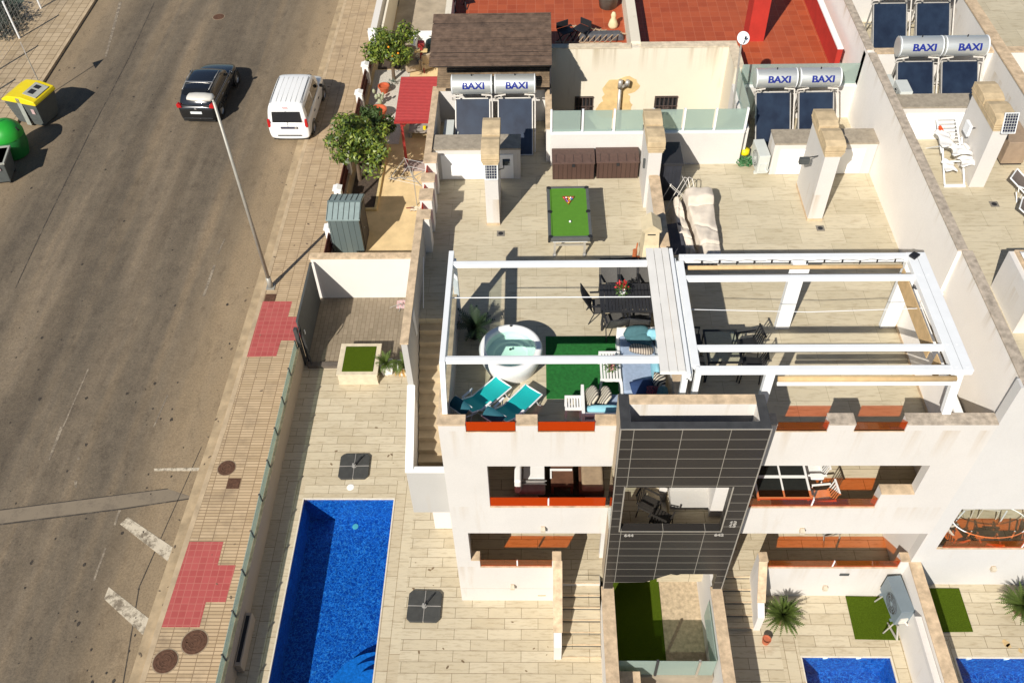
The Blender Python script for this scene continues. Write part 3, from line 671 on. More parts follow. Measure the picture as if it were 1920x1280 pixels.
# --- dark tiled tower between houses
TW = thing('entrance_tower', 'dark tiled stair tower with a square opening between the left and middle houses', 'tower', (3.2, 11.4, 2), world=True)
X0, X1, Y0, ZB, ZT = 1.69, 4.72, 11.02, 2.06, 8.97
b = B().wall(X0+.0, X1, 2.86, ZT, Y0, Y0+.2, [(1.93,4.27,4.98,6.83)])
b.prism([(X0,ZB),(1.93,ZB),(1.93,2.4),(2.72,2.42),(3.35,2.86),(X0,2.86)], Y0, Y0+.2, 'y').box(4.5, X1, Y0, Y0+.2, ZB, 2.86).prism([(3.35,2.86),(3.6,2.86),(3.5,2.8)], Y0, Y0+.2, 'y')
obj('tiled_front', b, BLACKT, TW)
SIDET = wall_mat('tower_side', (.50,.40,.28), amt=.3)
pieces('side_wall', [(X0, X0+.16, Y0+.2, YF+T, 6.9, ZT-.01), (X0,X0+.16,Y0+.2,YF,2.06,4.95), (X1-.16, X1, Y0+.2, YF, 2.06, ZT-.01)], SIDET, TW)
obj('corner_trim', B().box(X0-.012, X0+.012, Y0-.012, Y0+.012, ZB, ZT+.03).box(X1-.012, X1+.014, Y0-.012, Y0+.012, ZB, ZT+.03).box(X0+.012, X1-.012, Y0-.012, Y0, ZT, ZT+.03), mat('aluminium_trim', (.55,.52,.46), .35, .05, metal=.6), TW)
obj('tiled_coping', B().box(X0, X1, Y0, Y0+.18, ZT, ZT+.03).box(X0, X0+.22, Y0+.18, 11.9, ZT, ZT+.03).box(X1-.2, X1, Y0+.18, 11.9, ZT, ZT+.03), DARKSL, TW)
obj('upstand', B().box(X0+.22, X1-.2, 11.66, 11.9, 7.1, ZT-.0).box(X0+.16,X0+.22,Y0+.2,11.66,6.9,ZT).box(X1-.2,X1-.16,Y0+.2,11.66,6.9,ZT), WHITE, TW)
obj('coping', B().box(X0+.22, X1-.2, 11.66, 11.9, ZT, ZT+.035), COPE, TW, bevel=.006)
obj('recess_floor', B().box(X0+.16, X1-.16, Y0+.2, 11.66, 7.55, 7.62), CONC, TW)
obj('opening_frame', B().box(1.90,1.93,Y0-.008,Y0+.02,4.94,6.86).box(4.27,4.30,Y0-.008,Y0+.02,4.94,6.86).box(1.93,4.27,Y0-.008,Y0+.02,4.94,4.97), MATS['aluminium_trim'], TW)
obj('floor', B().box(X0+.16, X1-.16, Y0+.2, YF+T, 3.75, 4.1), DECKT, TW)
obj('ceiling', B().box(X0+.16, X1-.16, Y0+.2, YF+T, 6.84, 6.9), WHITE2, TW)
obj('ledge', B().box(3.3,4.24,12.15,12.5,4.1,4.4).box(3.3,4.24,12.5,13.2,4.1,4.75), GREYR, TW)
obj('right_wall', B().box(4.24,4.55,11.95,13.2,4.1,6.66), WHITE2, TW)
TXT = mat('number_metal', (.55,.52,.47), .4, .05, metal=.4)
def wall_text(txt, x, y, z, size, parent):
    b = text_bm(txt, size, .006, .004)
    M = Matrix.Translation((x, y, z)) @ Matrix.Rotation(R(90), 4, 'X'); bmesh.ops.transform(b.bm, matrix=M, verts=b.bm.verts)
    obj('house_number', b, TXT, parent)
p = atY(1179, 1003, Y0); wall_text('644', p.x, Y0-.008, p.z, .15, TW)
p = atY(1348, 1002, Y0); wall_text('642', p.x, Y0-.008, p.z, .15, TW)
p = atY(1374, 982, Y0); wall_text('62', p.x, Y0-.008, p.z+.07, .17, TW); wall_text('65', p.x, Y0-.008, p.z-.07, .17, TW)

# --- walled strip garden under the tower
t = thing('garden_wall', 'left low wall with wide sandstone coping beside the turf strip under the tower', 'wall', (1.8, 10, 0), world=True)
obj('wall', B().box(1.69, 1.93, 3, 11.1, -.1, 1.95), WHITE, t); obj('coping', B().box(1.64, 1.97, 3, 11.12, 1.95, 2.0), COPE, t, bevel=.006)
t = thing('garden_wall', 'right low wall with wide sandstone coping beside the turf strip under the tower', 'wall', (4.6, 10, 0), world=True)
obj('wall', B().box(4.5, 4.7, 3, 12.4, -.1, 1.95), WHITE2, t); obj('coping', B().box(4.46, 4.76, 3, 11.12, 1.95, 2.0), COPE, t, bevel=.006)
struct('garden_floor', B().box(1.9, 4.5, 3, 14, -.3, 0), mat('exposed_aggregate', (.48,.38,.25), .95, .28, 9, obj=False, bmp=1))
tag(recenter(obj('turf_mat', B().box(1.95, 3.42, 9.6, 12.42, 0, .02), TURF)), 'long strip of artificial turf on the ground below the dark tower', 'turf', 'artificial turf mats')
t = thing('garden_back_wall', 'beige and white back wall closing the strip garden under the tower', 'wall', (3.2, 12.5, 0), world=True)
obj('wall', B().box(1.7, 4.7, 12.45, 12.6, 0, 3.7), WHITE2, t)
t = thing('glass_fence', 'frosted green glass screen with posts across the strip garden below the tower', 'fence', (3.3, 9.25, 0), world=True)
gy = 9.3
for a, c in ((1.98, 2.95), (3.02, 4.0), (4.07, 4.44)): obj('glass_pane', B().box(a, c, gy, gy+.014, .75, 1.6), FROST, t)
for a in (1.95, 2.985, 4.035): obj('post', B().box(a-.03, a+.03, gy-.03, gy+.04, 0, 1.62), DARKSL if a < 3.5 else MATS['aluminium_trim'], t)
obj('base_wall', B().box(1.95, 4.48, gy-.06, gy+.08, 0, .74), CONC, t)
obj('side_pane', B().box(4.44, 4.455, gy+.02, 10.9, .75, 1.6), FROST, t)
tag(recenter(obj('stone_block', B().box(2.0, 2.55, 8.3, 9.15, 0, 1.35), COPE, bevel=.01)), 'pink beige stone block in front of the frosted glass screen', 'pedestal')

# ================================================================ plots 2 and 3
def plot_deck(x0, x1, z, px0, px1, py1):
    b = B().box(x0, px0-.5, 2, YF, z-.5, z).box(px0-.5, x1, py1+.5, YF, z-.5, z)
    struct('deck', b, DECKT)
    struct('deck_border', B().box(px0-.5, px0, 2, py1+.5, z-.5, z).box(px1, x1, 2, py1+.5, z-.5, z), DECKB)
    struct('deck_border', B().box(px0, px1, py1, py1+.5, z-.5, z), DECKT)
plot_deck(4.7, 9.66, .36, 6.9, 9.27, 9.99)
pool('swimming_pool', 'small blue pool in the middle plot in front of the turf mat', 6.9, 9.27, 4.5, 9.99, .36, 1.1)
plot_deck(9.7, 18, 1.05, 10.57, 14, 9.7)
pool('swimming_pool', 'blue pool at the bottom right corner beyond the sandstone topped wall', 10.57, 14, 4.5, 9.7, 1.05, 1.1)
t = thing('garden_wall', 'wall with pale sandstone coping between the two small right hand pools', 'wall', (9.7, 9, 0), world=True)
obj('wall', B().box(9.64, 9.9, 2, YF, 0, 2.22), WHITE, t); obj('coping', B().box(9.62, 9.93, 2, YF, 2.22, 2.27), COPE, t, bevel=.006)
obj('wall_rail', B().prism([(10.3,1.9),(10.3,2.05),(5,2.05),(5,1.9)], 9.46, 9.62, 'x'), WHITE2, t)
tag(recenter(obj('turf_mat', B().prism([(8.45,11.67),(9.6,11.65),(9.6,10.42),(8.43,10.44)], .36, .39), TURF, bevel=.01)), 'square of artificial turf on the middle deck beside the grey heat pump', 'turf', 'artificial turf mats')
tag(recenter(obj('turf_mat', B().prism([(10.0,11.57),(11.27,11.56),(11.26,10.35),(10.0,10.33)], 1.05, 1.08), TURF, bevel=.01)), 'turf mat on the rightmost deck against the sandstone topped wall', 'turf', 'artificial turf mats')

for nm_, xs_, y_, z_ in (('middle', (7.55, 8.42), 9.955, .36), ('rightmost', (10.95, 11.9), 9.665, 1.05)):
    for k_, x_ in enumerate(xs_):
        tag(recenter(obj('pool_jet', B().cyl((x_, y_, z_-.11), (x_, y_+.03, z_-.11), .05, n=14).box(x_-.06, x_+.06, y_-.02, y_+.03, z_-.05, z_-.02), WPAINT)), '%s white inlet on the far edge of the %s small pool' % (('left', 'right')[k_], nm_), 'pool fitting')
random.seed(12); b = B()
for cx, cy, r in ((12.0,10.05,.10),(12.05,9.98,.07),(12.62,10.05,.09),(12.58,9.93,.08),(12.3,9.86,.06)):
    b.prism([(cx+r*math.cos(a*.52)*random.uniform(.6,1.3), cy+r*math.sin(a*.52)*random.uniform(.6,1.3)) for a in range(12)], 1.048, 1.0512)
struct('rust_stain', b, mat('rust_stain', (.55,.39,.19), .7, .2))['kind'] = 'stuff'
random.seed(31); b = B()
for i in range(46):
    x, y = random.choice([(random.uniform(-3.6,1.3), random.uniform(9,11.4)), (random.uniform(-7.0,-3.3), random.uniform(15.8,19.6)), (random.uniform(-3.6,-2.4), random.uniform(10,15))])
    r = random.choice([.012,.02,.03]); a0 = random.uniform(0,6)
    b.prism([(x+2*r*math.cos(a)*math.cos(a0)-r*math.sin(a)*math.sin(a0), y+2*r*math.cos(a)*math.sin(a0)+r*math.sin(a)*math.cos(a0)) for a in [k*math.pi/3 for k in range(6)]], -.002, .004)
struct('deck_litter', b, mat('dry_leaf_bits', (.20,.14,.08), .9, .3))['kind'] = 'stuff'
# ================================================================ pergolas
P1 = thing('pergola', 'white steel pergola over the hot tub, roof panels folded to its right side', 'pergola', (.5, 14, 7.1), world=True)
ZP = 9.45
obj('side_beam', B().box(-2.05, -1.93, 12.42, 15.85, ZP-.34, ZP), WMET, P1, bevel=.006)
obj('cross_beam', B().box(-1.93, 2.55, 15.38, 15.50, ZP-.12, ZP-.01).box(-1.93, 2.55, 15.50, 15.54, ZP-.10, ZP-.04), WMET, P1, bevel=.005)
obj('cross_beam', B().box(-1.93, 2.58, 12.46, 12.58, ZP-.12, ZP-.01).box(-1.93, 2.58, 12.58, 12.63, ZP-.10, ZP-.04), WMET, P1, bevel=.005)
obj('post', B().bar((-1.99, 12.44, ZP-.1), (-1.99, 12.0, 8.26), .11, .11), WMET, P1)
obj('post', B().box(-2.0, -1.88, 15.6, 15.74, 7.1, ZP-.14), WMET, P1, bevel=.006)
obj('post', B().box(3.0, 3.12, 12.05, 12.17, 7.9, ZP-.1), WMET, P1, bevel=.006)
obj('post', B().box(2.98, 3.1, 15.6, 15.72, 7.9, ZP-.1), WMET, P1, bevel=.006)
pk = [(2.54,2.72),(2.73,2.90),(2.91,3.06)]
for k, (a, c) in enumerate(pk): obj('roof_panel', B().box(a, c, 12.12, 15.86, ZP+.0, ZP+.035), mat('chalky_white_panel', (.74,.71,.65), .6, .06, 2), P1, bevel=.004)
obj('side_beam', B().box(2.56, 3.1, 12.2, 12.3, ZP-.16, ZP-.002).box(2.56,3.1,15.7,15.8,ZP-.16,ZP-.002).box(3.08,3.16,12.05,15.86,ZP-.14,ZP+.02), WMET, P1)
b = B()
for k in range(5): b.box(2.58+.09*k, 2.62+.09*k, 12.3, 15.7, ZP-.14, ZP-.01)
obj('folded_slats', b, mat('grey_awning', (.35,.33,.30), .7), P1)
p0, p1_ = at(845,546,9.3), at(1222,548,9.3)
obj('tension_cable', B().tube([(-1.93,14.45,9.3),(2.55,14.45,9.3)], .012, 6), WMET, P1)
obj('wind_screen', B().box(-2.02,-2.01,12.1,15.6,8.27,8.9), CLEARG, P1)

P2 = thing('pergola', 'large white frame pergola with rolled tan blinds on the middle roof', 'pergola', (6.1, 14, 7.1), world=True)
obj('rear_beam', B().box(3.3, 8.5, 15.52, 15.68, ZP-.14, ZP), WMET, P2, bevel=.006)
obj('front_beam', B().box(3.28, 8.5, 12.16, 12.30, ZP-.14, ZP), WMET, P2, bevel=.006)
obj('side_beam', B().box(8.5, 8.93, 12.14, 15.68, ZP-.14, ZP+.01), WMET, P2, bevel=.006)
obj('side_beam', B().box(3.22, 3.38, 12.32, 15.46, ZP-.16, ZP-.004).box(3.18,3.22,12.14,15.6,ZP-.3,ZP-.05), WMET, P2, bevel=.006)
for y in (14.88, 12.78): obj('cross_beam', B().box(3.38, 8.5, y, y+.11, ZP-.13, ZP-.012), WMET, P2, bevel=.006)
obj('post', B().box(5.92, 6.26, 15.46, 15.62, 7.1, ZP-.16).box(5.86,6.32,15.44,15.47,8.95,9.28), WMET, P2, bevel=.004)
obj('post', B().box(8.5, 8.86, 15.48, 15.62, 7.1, ZP-.14), WMET, P2, bevel=.004)
obj('post', B().prism([(11.92,8.26),(12.06,8.26),(12.3,ZP-.14),(12.16,ZP-.14)],8.6,8.78,'x'), WMET, P2, bevel=.006)
obj('post', B().box(4.74, 4.93, 12.16, 12.30, 7.1, ZP-.14), WMET, P2, bevel=.006)
obj('post', B().box(3.28, 3.40, 12.14, 12.26, 7.94, ZP-.14), WMET, P2, bevel=.006)
TAN = mat('tan_blind_fabric', (.58,.40,.20), .9, .12, 6, bmp=.4)
obj('rolled_blind', B().cyl((3.5,15.42,9.26), (8.4,15.42,9.26), .05, n=14), TAN, P2, smooth=True)
obj('rolled_blind', B().cyl((4.98,12.10,9.25), (8.62,12.10,9.25), .06, n=14), TAN, P2, smooth=True)
obj('blind_rail', B().box(4.98,8.58,12.04,12.10,9.10,9.16).box(3.5,8.4,15.30,15.35,9.06,9.11), WMET, P2)
obj('side_blind', B().box(8.38, 8.40, 13.0, 15.3, 8.85, ZP-.14).box(8.38,8.40,12.35,12.72,8.85,ZP-.14), TAN, P2)
for y_, x_ in ((12.24,8.6),(12.24,8.82),(15.6,8.82),(12.86,8.6),(12.86,8.8),(14.95,8.6),(14.95,8.8),(12.24,3.34),(15.6,3.4)): obj('bolt', B().cyl((x_,y_,ZP+.01),(x_,y_,ZP+.018),.014,n=8), STEEL_ if 'STEEL_' in globals() else WMET, P2)
obj('gutter_joint', B().box(8.70,8.712,12.16,15.66,ZP+.008,ZP+.013), mat('joint_grey', (.45,.46,.46), .6), P2)  # thin grey strip along the beam top
obj('sun_sensor', B().prism([(8.62,15.42),(8.78,15.56),(8.66,15.66),(8.52,15.54)], ZP+.01, ZP+.06), mat('black_plastic', (.02,.02,.022), .5, .1), P2)
b = B(); random.seed(2)
pts = [(3.6+i*.1, 15.44+.02*math.sin(i*1.1), ZP+.02+ -.03*abs(math.sin(i*.55))) for i in range(49)]
b.tube(pts, .005, 5)
for i in range(2, 48, 4): x, y, z = pts[i]; b.cyl((x,y,z), (x,y-.01,z-.08), .018, n=8)
obj('string_lights', b, MATS['black_plastic'], P2)
obj('tension_cable', B().tube([(3.38,14.1,9.25),(6.0,14.05,9.2),(8.5,14.1,9.25)], .008, 6), WMET, P2)
# ================================================================ northern neighbour
N1 = thing('neighbour_house', 'cream rendered house behind with red tiled roof terraces and a sunken yard', 'house', (3, 30, 0), world=True)
ZN = 8.0
obj('body', B().box(-3.0, .46, 24.75, 60, 0, ZN-.02).box(.46, 9.7, 26.25, 60, 0, ZN-.02).box(6.3, 9.7, 24.75, 26.25, 0, ZN-.02), CREAM, N1)
obj('roof_tiles', B().box(-2.8, 3.05, 26.25, 60, ZN-.02, ZN).box(3.3, 9.5, 26.25, 60, ZN-.02, ZN).box(6.3, 9.5, 24.9, 26.25, ZN-.02, ZN).box(-2.8,.46,24.9,26.25,ZN-.02,ZN), REDT, N1)
hol = [(1.28,1.90,6.2,6.92),(3.9,4.66,6.2,6.9)]
obj('yard_wall', B().wall(.46, 6.1, 4.5, 8.66, 26.0, 26.25, hol).box(6.05, 6.3, 24.75, 26.0, 0, 8.66).box(.30,.46,24.75,26.25,0,8.66), CREAM, N1)
obj('coping', B().box(.30, 3.0, 25.97, 26.22, 8.66, 8.7).box(3.3, 6.3, 25.97, 26.27, 8.66, 8.7).box(6.03, 6.33, 24.75, 25.97, 8.66, 8.7), mat('cream_coping', (.62,.52,.37), .85, .2, 6, bmp=.4), N1)
obj('divider_wall', B().box(3.0, 3.3, 26.25, 60, ZN-.02, 8.74), MATS['cream_render'], N1)
obj('red_parapet', B().box(9.3, 9.46, 25.6, 60, ZN-.02, 8.75), REDW, N1)
obj('white_coping', B().box(9.29, 9.47, 25.6, 60, 8.75, 8.79), WPAINT, N1)
obj('edge_wall', B().box(-3.0,-2.8,24.75,60,ZN-.02,8.66), CREAM, N1)
ch = obj('red_chimney', B().box(6.92, 7.46, 27.4, 28.1, ZN, 11.2), REDW, N1)
for x0, x1, z0, z1 in hol:
    wv_ = obj('window', B().box(x0, x1, 26.14, 26.2, z0, z1), DARK, N1)
    b = B()
    for k in range(6): x = x0+.03+(x1-x0-.06)*k/5; b.tube([(x,25.96,z0),(x,25.96,z1)], .013, 6)
    b.tube([(x0,25.96,z1-.02),(x1,25.96,z1-.02)], .016, 6).tube([(x0,25.96,z1-.36),(x1,25.96,z1-.36)], .013, 6).tube([(x0,25.96,z1-.52),(x1,25.96,z1-.52)], .013, 6)
    for k in range(8):
        a = 2*math.pi*k/8; c = ((x0+x1)/2, 25.95, z1-.44); b.tube([c, (c[0]+.16*math.cos(a), 25.95, c[2]+.07*math.sin(a))], .009, 5)
    obj('window_grill', b, mat('wrought_iron', (.09,.06,.05), .7, .2), wv_)
p = atY(1160, 150, 25.9); STEEL = mat('galvanised_steel', (.50,.47,.42), .45, .12, 5, metal=.5)
b = B().cyl((2.72,25.85,5.0), (2.72,25.85,7.32), .055, n=12).tube([(2.72,25.85,7.3),(2.85,25.85,7.4),(2.93,25.82,7.46)], .05, 10)
b.cyl((2.72,25.85,7.32),(2.72,25.8,7.62),.085,.07,n=12).cyl((2.93,25.82,7.44),(2.95,25.78,7.62),.085,.07,n=12)
obj('flue_pipe', b, STEEL, N1, smooth=True)
YST = mat('yellow_wall_patch', (.66,.47,.22), .9, .15, 3)
b = B(); random.seed(8)
for cx, cz, r in ((2.55,7.2,.42),(2.95,7.3,.40),(2.62,6.75,.5),(2.4,6.4,.45),(2.9,6.5,.3)):
    n = 18; b.prism([(cx+r*math.cos(a*2*math.pi/n)*random.uniform(.8,1.1), cz+r*.85*math.sin(a*2*math.pi/n)*random.uniform(.8,1.1)) for a in range(n)], 25.993-.001*len(b.bm.verts)/36, 26.001, 'y')
obj('repair_patch', b, YST, N1)
struct('yard_floor', B().box(.46, 6.3, 22.3, 26.2, 4.3, 4.5), CONC)

DKM_ = mat('dark_screen', (.03,.03,.032), .6, .1)
# thatched timber shelter on that roof
t = thing('timber_shelter', 'brown timber slat shelter with a lower second roof behind the solar heaters', 'shelter', (-1.3, 25, ZN), world=True)
SLAT = mat('weathered_brown_slats', (.135,.088,.060), .85, .38, 5, bmp=.5, obj=False); SLAT2 = mat('old_grey_brown_boards', (.22,.155,.095), .85, .4, 5, bmp=.5, obj=False)
random.seed(5); b = B(); n = 44
for i in range(n):
    y = 23.75+i*(2.45/n); z = 9.48+i*(.30/n)+random.uniform(-.012,.012); x = -3.13
    while x < .46:
        L = random.uniform(1.0, 2.2); e = min(.48, x+L)
        b.box(x, e-.006, y, y+2.45/n-.012, z-.02, z+random.uniform(-.006,.008)); x = e
obj('upper_roof', b, SLAT, t)
obj('underlay', B().prism([(23.76,9.44),(26.2,9.74),(26.2,9.76),(23.76,9.455)], -3.1, .45, 'x'), DARK, t)
b = B(); n = 14
for i in range(n):
    y = 23.95+i*.09; x = -2.98
    while x < .42:
        e = min(.42, x+random.uniform(1.3,2.4)); b.box(x, e-.008, y, y+.078, 8.60+i*.02, 8.63+i*.02+random.uniform(0,.012)); x = e
obj('lower_roof', b, SLAT2, t)
for x in (-2.9, .35):
    for y in (25.0, 26.05): obj('post', B().box(x-.05, x+.05, y-.05, y+.05, 8.0, 9.5), SLAT, t)
obj('beam', B().box(-3.0, .42, 23.85, 23.93, 9.36, 9.46).box(-3.0,.42,25.95,26.03,9.6,9.7), SLAT, t)
obj('side_screen', B().box(.42, .46, 24.1, 26.0, 8.25, 9.45), DKM_, t)
# clutter on red terraces
def at_obj(x, y, z): return at(x, y, z)
p = at(1100, 78, ZN)
t = thing('clothes_rack', 'collapsed wooden slatted rack lying on the red terrace beside the timber shelter', 'drying rack', p, R(-12))
b = B()
for k in range(11): b.bar((-.9+k*.17,-.35,.05+.02*k),( -.62+k*.17,.45,.30-.01*k), .035, .02)
obj('slats', b, mat('bleached_wood', (.42,.30,.19), .9, .2), t); obj('frame', B().bar((-1,-.3,.04),(1.2,-.3,.24),.04,.03).bar((-.7,.42,.28),(1.3,.42,.16),.04,.03), MATS['bleached_wood'], t)
def folded_chair(loc, rz, label, group='black items on the red terrace'):
    t = thing('folding_chair', label, 'chair', loc, rz, group)
    obj('seat', B().box(-.22,.22,-.2,.2,.42,.45), MATS['black_plastic'], t, bevel=.01)
    obj('backrest', B().box(-.22,.22,.2,.24,.45,.66), MATS['black_plastic'], t, bevel=.01)
    for sx in (-.2,.2):
        obj('leg', B().bar((sx,-.2,0),(sx,.2,.44),.03,.02), MATS['black_plastic'], t); obj('leg', B().bar((sx,.2,0),(sx,-.2,.44),.03,.02), MATS['black_plastic'], t)
    return t
folded_chair(at(1060, 80, ZN), R(30), 'black folding chair in the shadowed corner beside the shelter')
folded_chair(at(1090, 76, ZN), R(-40), 'black folding chair in front of the collapsed slatted rack')
folded_chair(at(862, 16, ZN), R(20), 'black folding chair at the far left corner of the red terrace')
p = at(1127, 74, ZN)
tag(obj('covered_pile', B().loft([[Vector((x*s, y*s, z)) for x, y in ((-.75,-.16),(.75,-.12),(.72,.2),(-.7,.17))] for z, s in ((0,1),(.16,.97),(.24,.8))]), mat('grey_tarp', (.09,.09,.095), .8, .3, 8), bevel=.03), 'long low dark grey covered bundle along the cream parapet', 'bundle').location = p
b = B().lathe([(0,0),(.3,0),(.36,.4),(.40,.42),(.40,.46),(.33,.46),(.3,.36),(0,.36)], n=20)
q = obj('planter', b, mat('grey_green_pot', (.16,.18,.15), .6, .2), smooth=True); q.location = at(1140, 12, ZN); tag(q, 'large grey green planter near the divider wall at the top edge', 'planter')
q = obj('stone_figure', B().lathe([(0,0),(.13,0),(.17,.1),(.12,.25),(.07,.36),(.09,.45),(.05,.55),(0,.57)], n=14), mat('pale_yellow_stone', (.68,.56,.33), .8), smooth=True); q.location = at(1149, 52, ZN); tag(q, 'small pale yellow figure on the red tiles beside the divider wall', 'ornament')

# dish on its mast
t = thing('satellite_dish', 'small white satellite dish on a thin mast in front of the red chimney', 'satellite dish', (5.9, 23.1, 7.1), world=True)
top = atY(1393, 72, 23.1)
obj('mast', B().tube([(5.86,23.1,6.9), (top.x-.02, 23.1, top.z-.2)], .028, 10).tube([(5.86,23.1,8.0),(5.95,22.6,7.1)], .015), STEEL, t)
M = Matrix.Translation(top) @ Matrix.Rotation(R(50), 4, 'X') @ Matrix.Rotation(R(10), 4, 'Y')
obj('dish', B().lathe([(0,0),(.07,.004),(.13,.02),(.175,.04),(.18,.035),(.13,.012),(0,-.010)], n=28, M=M), WMET, t, smooth=True)
obj('arm', B().tube([(M@Vector((0,-.16,.03))), (M@Vector((0,-.02,.2)))], .01, M=None).cyl(M@Vector((0,-.04,.16)), M@Vector((0,0,.22)), .025), MATS['black_plastic'], t)

# ================================================================ solar water heaters
PANEL = None
m, nt, b_ = base_mat('solar_glass'); v = pos_node(nt, (2,2,.8)); f = noise(nt, v, 1.3, 4)
nt.links.new(ramp(nt, f, [(.35,(.008,.014,.030)),(.65,(.016,.028,.052))]), b_.inputs['Base Color']); b_.inputs['Roughness'].default_value = .32; b_.inputs['Coat Weight'].default_value = .25; b_.inputs['Coat Roughness'].default_value = .15; PANEL = m
m, nt, b_ = base_mat('brushed_tank_metal'); v = pos_node(nt, (1,20,20), obj=True); f = noise(nt, v, 3, 4)
nt.links.new(ramp(nt, f, [(.3,(.62,.63,.59)),(.7,(.74,.75,.71))]), b_.inputs['Base Color']); b_.inputs['Roughness'].default_value = .38; b_.inputs['Metallic'].default_value = .6; TANK = m
BLUETX = mat('blue_lettering', (.008,.02,.20), .5, .05, 3, bmp=0)
def heater(loc, label, first=None):
    if first: return dup(first, loc, 0, label, 'solar water heaters')
    # local: x across, y up-slope away from camera; origin = middle of the collector's foot
    t = thing('solar_water_heater', label, 'solar water heater', loc, 0, 'solar water heaters')
    W, Ly, Lz = 1.06, 1.22, 1.22
    a = math.atan2(Lz, Ly); L = math.hypot(Ly, Lz)
    M = Matrix.Rotation(a, 4, 'X')
    obj('collector', B().box(-W/2+.03, W/2-.03, .03, L-.03, -.07, -.012, M=M), PANEL, t)
    f = B().box(-W/2, -W/2+.03, 0, L, -.09, 0, M=M).box(W/2-.03, W/2, 0, L, -.09, 0, M=M).box(-W/2+.03, W/2-.03, 0, .03, -.09, 0, M=M).box(-W/2+.03, W/2-.03, L-.03, L, -.09, 0, M=M)
    obj('collector_frame', f, STEEL, t)
    ty, tz = Ly+.08, Lz+.42
    r = .285
    b = B().lathe([(0,-.62),(r-.03,-.62),(r-.004,-.60),(r,-.57),(r,.57),(r-.004,.60),(r-.03,.62),(0,.62)], n=44, M=Matrix.Translation((0,ty,tz)) @ Matrix.Rotation(R(90), 4, 'Y'))
    tk = obj('tank', b, TANK, t); 
    for p_ in tk.data.polygons: p_.use_smooth = abs(p_.normal.x) < .5
    obj('rim', B().lathe([(r+.006,-.60),(r+.006,-.575),(r-.001,-.57)], n=44, M=Matrix.Translation((0,ty,tz)) @ Matrix.Rotation(R(90), 4, 'Y')).lathe([(r+.006,.60),(r+.006,.575),(r-.001,.57)], n=44, M=Matrix.Translation((0,ty,tz)) @ Matrix.Rotation(R(90), 4, 'Y')), WMET, tk)
    tb = text_bm('BAXI', .275, 0, .006)
    me2 = bpy.data.meshes.new('t'); tb.bm.to_mesh(me2); k0_ = len(tb.bm.verts); tb.bm.from_mesh(me2); tb.bm.verts.ensure_lookup_table()
    for v_ in tb.bm.verts[k0_:]: v_.co.x += .012; v_.co.z = .0015
    bpy.data.meshes.remove(me2)
    ys_ = [-.14+.02*k for k in range(15)]
    for yc in ys_: bmesh.ops.bisect_plane(tb.bm, geom=tb.bm.verts[:]+tb.bm.edges[:]+tb.bm.faces[:], plane_co=(0,yc,0), plane_no=(0,1,0))
    for v_ in tb.bm.verts:
        th = R(20)+v_.co.y/r          # height on the barrel, from the horizontal facing -Y
        rr_ = r+.004+v_.co.z; v_.co = Vector((v_.co.x*1.12+.05, ty-rr_*math.cos(th), tz+rr_*math.sin(th)))
    obj('lettering', tb, BLUETX, tk)
    b = B()
    for s in (-1, 1):
        b.bar((s*(W/2-.04), .05, -.05), (s*(W/2-.04), Ly+.25, -.05), .04, .04); b.bar((s*(W/2-.04), Ly+.2, -.05), (s*(W/2-.04), Ly+.02, Lz+.15), .04, .04)
        b.bar((s*(W/2-.04), .4, -.05), (s*(W/2-.04), Ly*.9, Lz*.82), .03, .03)
        b.bar((s*.42, Ly-.18, Lz+.12), (s*.42, Ly+.25, Lz+.12), .05, .03)
    b.bar((-W/2, Ly+.2, .4), (W/2, Ly+.2, .4), .03, .03)
    obj('stand', b, STEEL, t)
    b = B().tube([(-W/2+.02,Ly-.05,Lz-.02),(-W/2-.07,Ly-.08,Lz),(-W/2-.07,Ly-.12,Lz+.13),(-W/2+.25,Ly-.1,Lz+.17)], .022, 8).tube([(W/2-.25,Ly-.1,Lz+.17),(W/2+.05,Ly-.12,Lz+.16),(W/2+.07,Ly-.2,Lz-.05),(W/2+.06,.1,.04)], .022, 8)
    obj('pipes', b, mat('pipe_insulation', (.62,.57,.50), .7, .15), t)
    obj('valve', B().cyl((0,ty,tz+r-.01),(0,ty,tz+r+.06),.018,n=8), MATS['black_plastic'], tk)
    return t
hz = 7.12
hh = heater((-1.905, 22.60, hz), 'left solar water heater on the left roof, behind the service cabinet')
heater((-.62, 22.60, hz), 'right solar water heater on the left roof, reaching past the cabinet end', hh)
heater((7.12, 22.75, hz), 'left solar water heater on the middle roof, beside the hose and yellow bucket', hh)
heater((8.40, 22.75, hz), 'right solar water heater on the middle roof, next to the tall white wall', hh)
heater((10.95, 22.55, 8.22), 'left solar water heater on the higher right roof above the grey duct box', hh)
heater((12.22, 22.55, 8.22), 'right solar water heater on the higher right roof, end cap towards its neighbour', hh)
# northern roof at top right
N2 = thing('neighbour_house', 'white house at the top right whose roof holds two cut off solar heaters', 'house', (12, 30, 0), world=True)
obj('roof_terrace', B().box(9.98, 18, 24.65, 60, 7.6, 8.2), ROOFT, N2)
obj('rear_wall', B().box(9.72, 18, 24.4, 24.62, 6.7, 9.3), WHITE, N2); obj('coping', B().box(9.98, 18, 24.38, 24.64, 9.3, 9.35), COPE, N2)
obj('east_wall', B().box(13.42, 13.7, 12.5, 60, 0, 9.45), WHITE, N2); obj('coping', B().box(13.39, 13.73, 12.5, 60, 9.45, 9.5), COPE, N2)
obj('back_cabinet', B().box(9.98, 13.42, 28.2, 29.2, 8.2, 9.3), WHITE2, N2); obj('top', B().box(9.98,13.42,28.15,29.2,9.3,9.34), mat('striped_cream_roof', (.55,.46,.30), .8, .15, 4), N2)
heater((at(1682,70,9.0).x, 25.9, 8.22), 'left of the two solar heaters cut off by the top edge of the photo', hh)
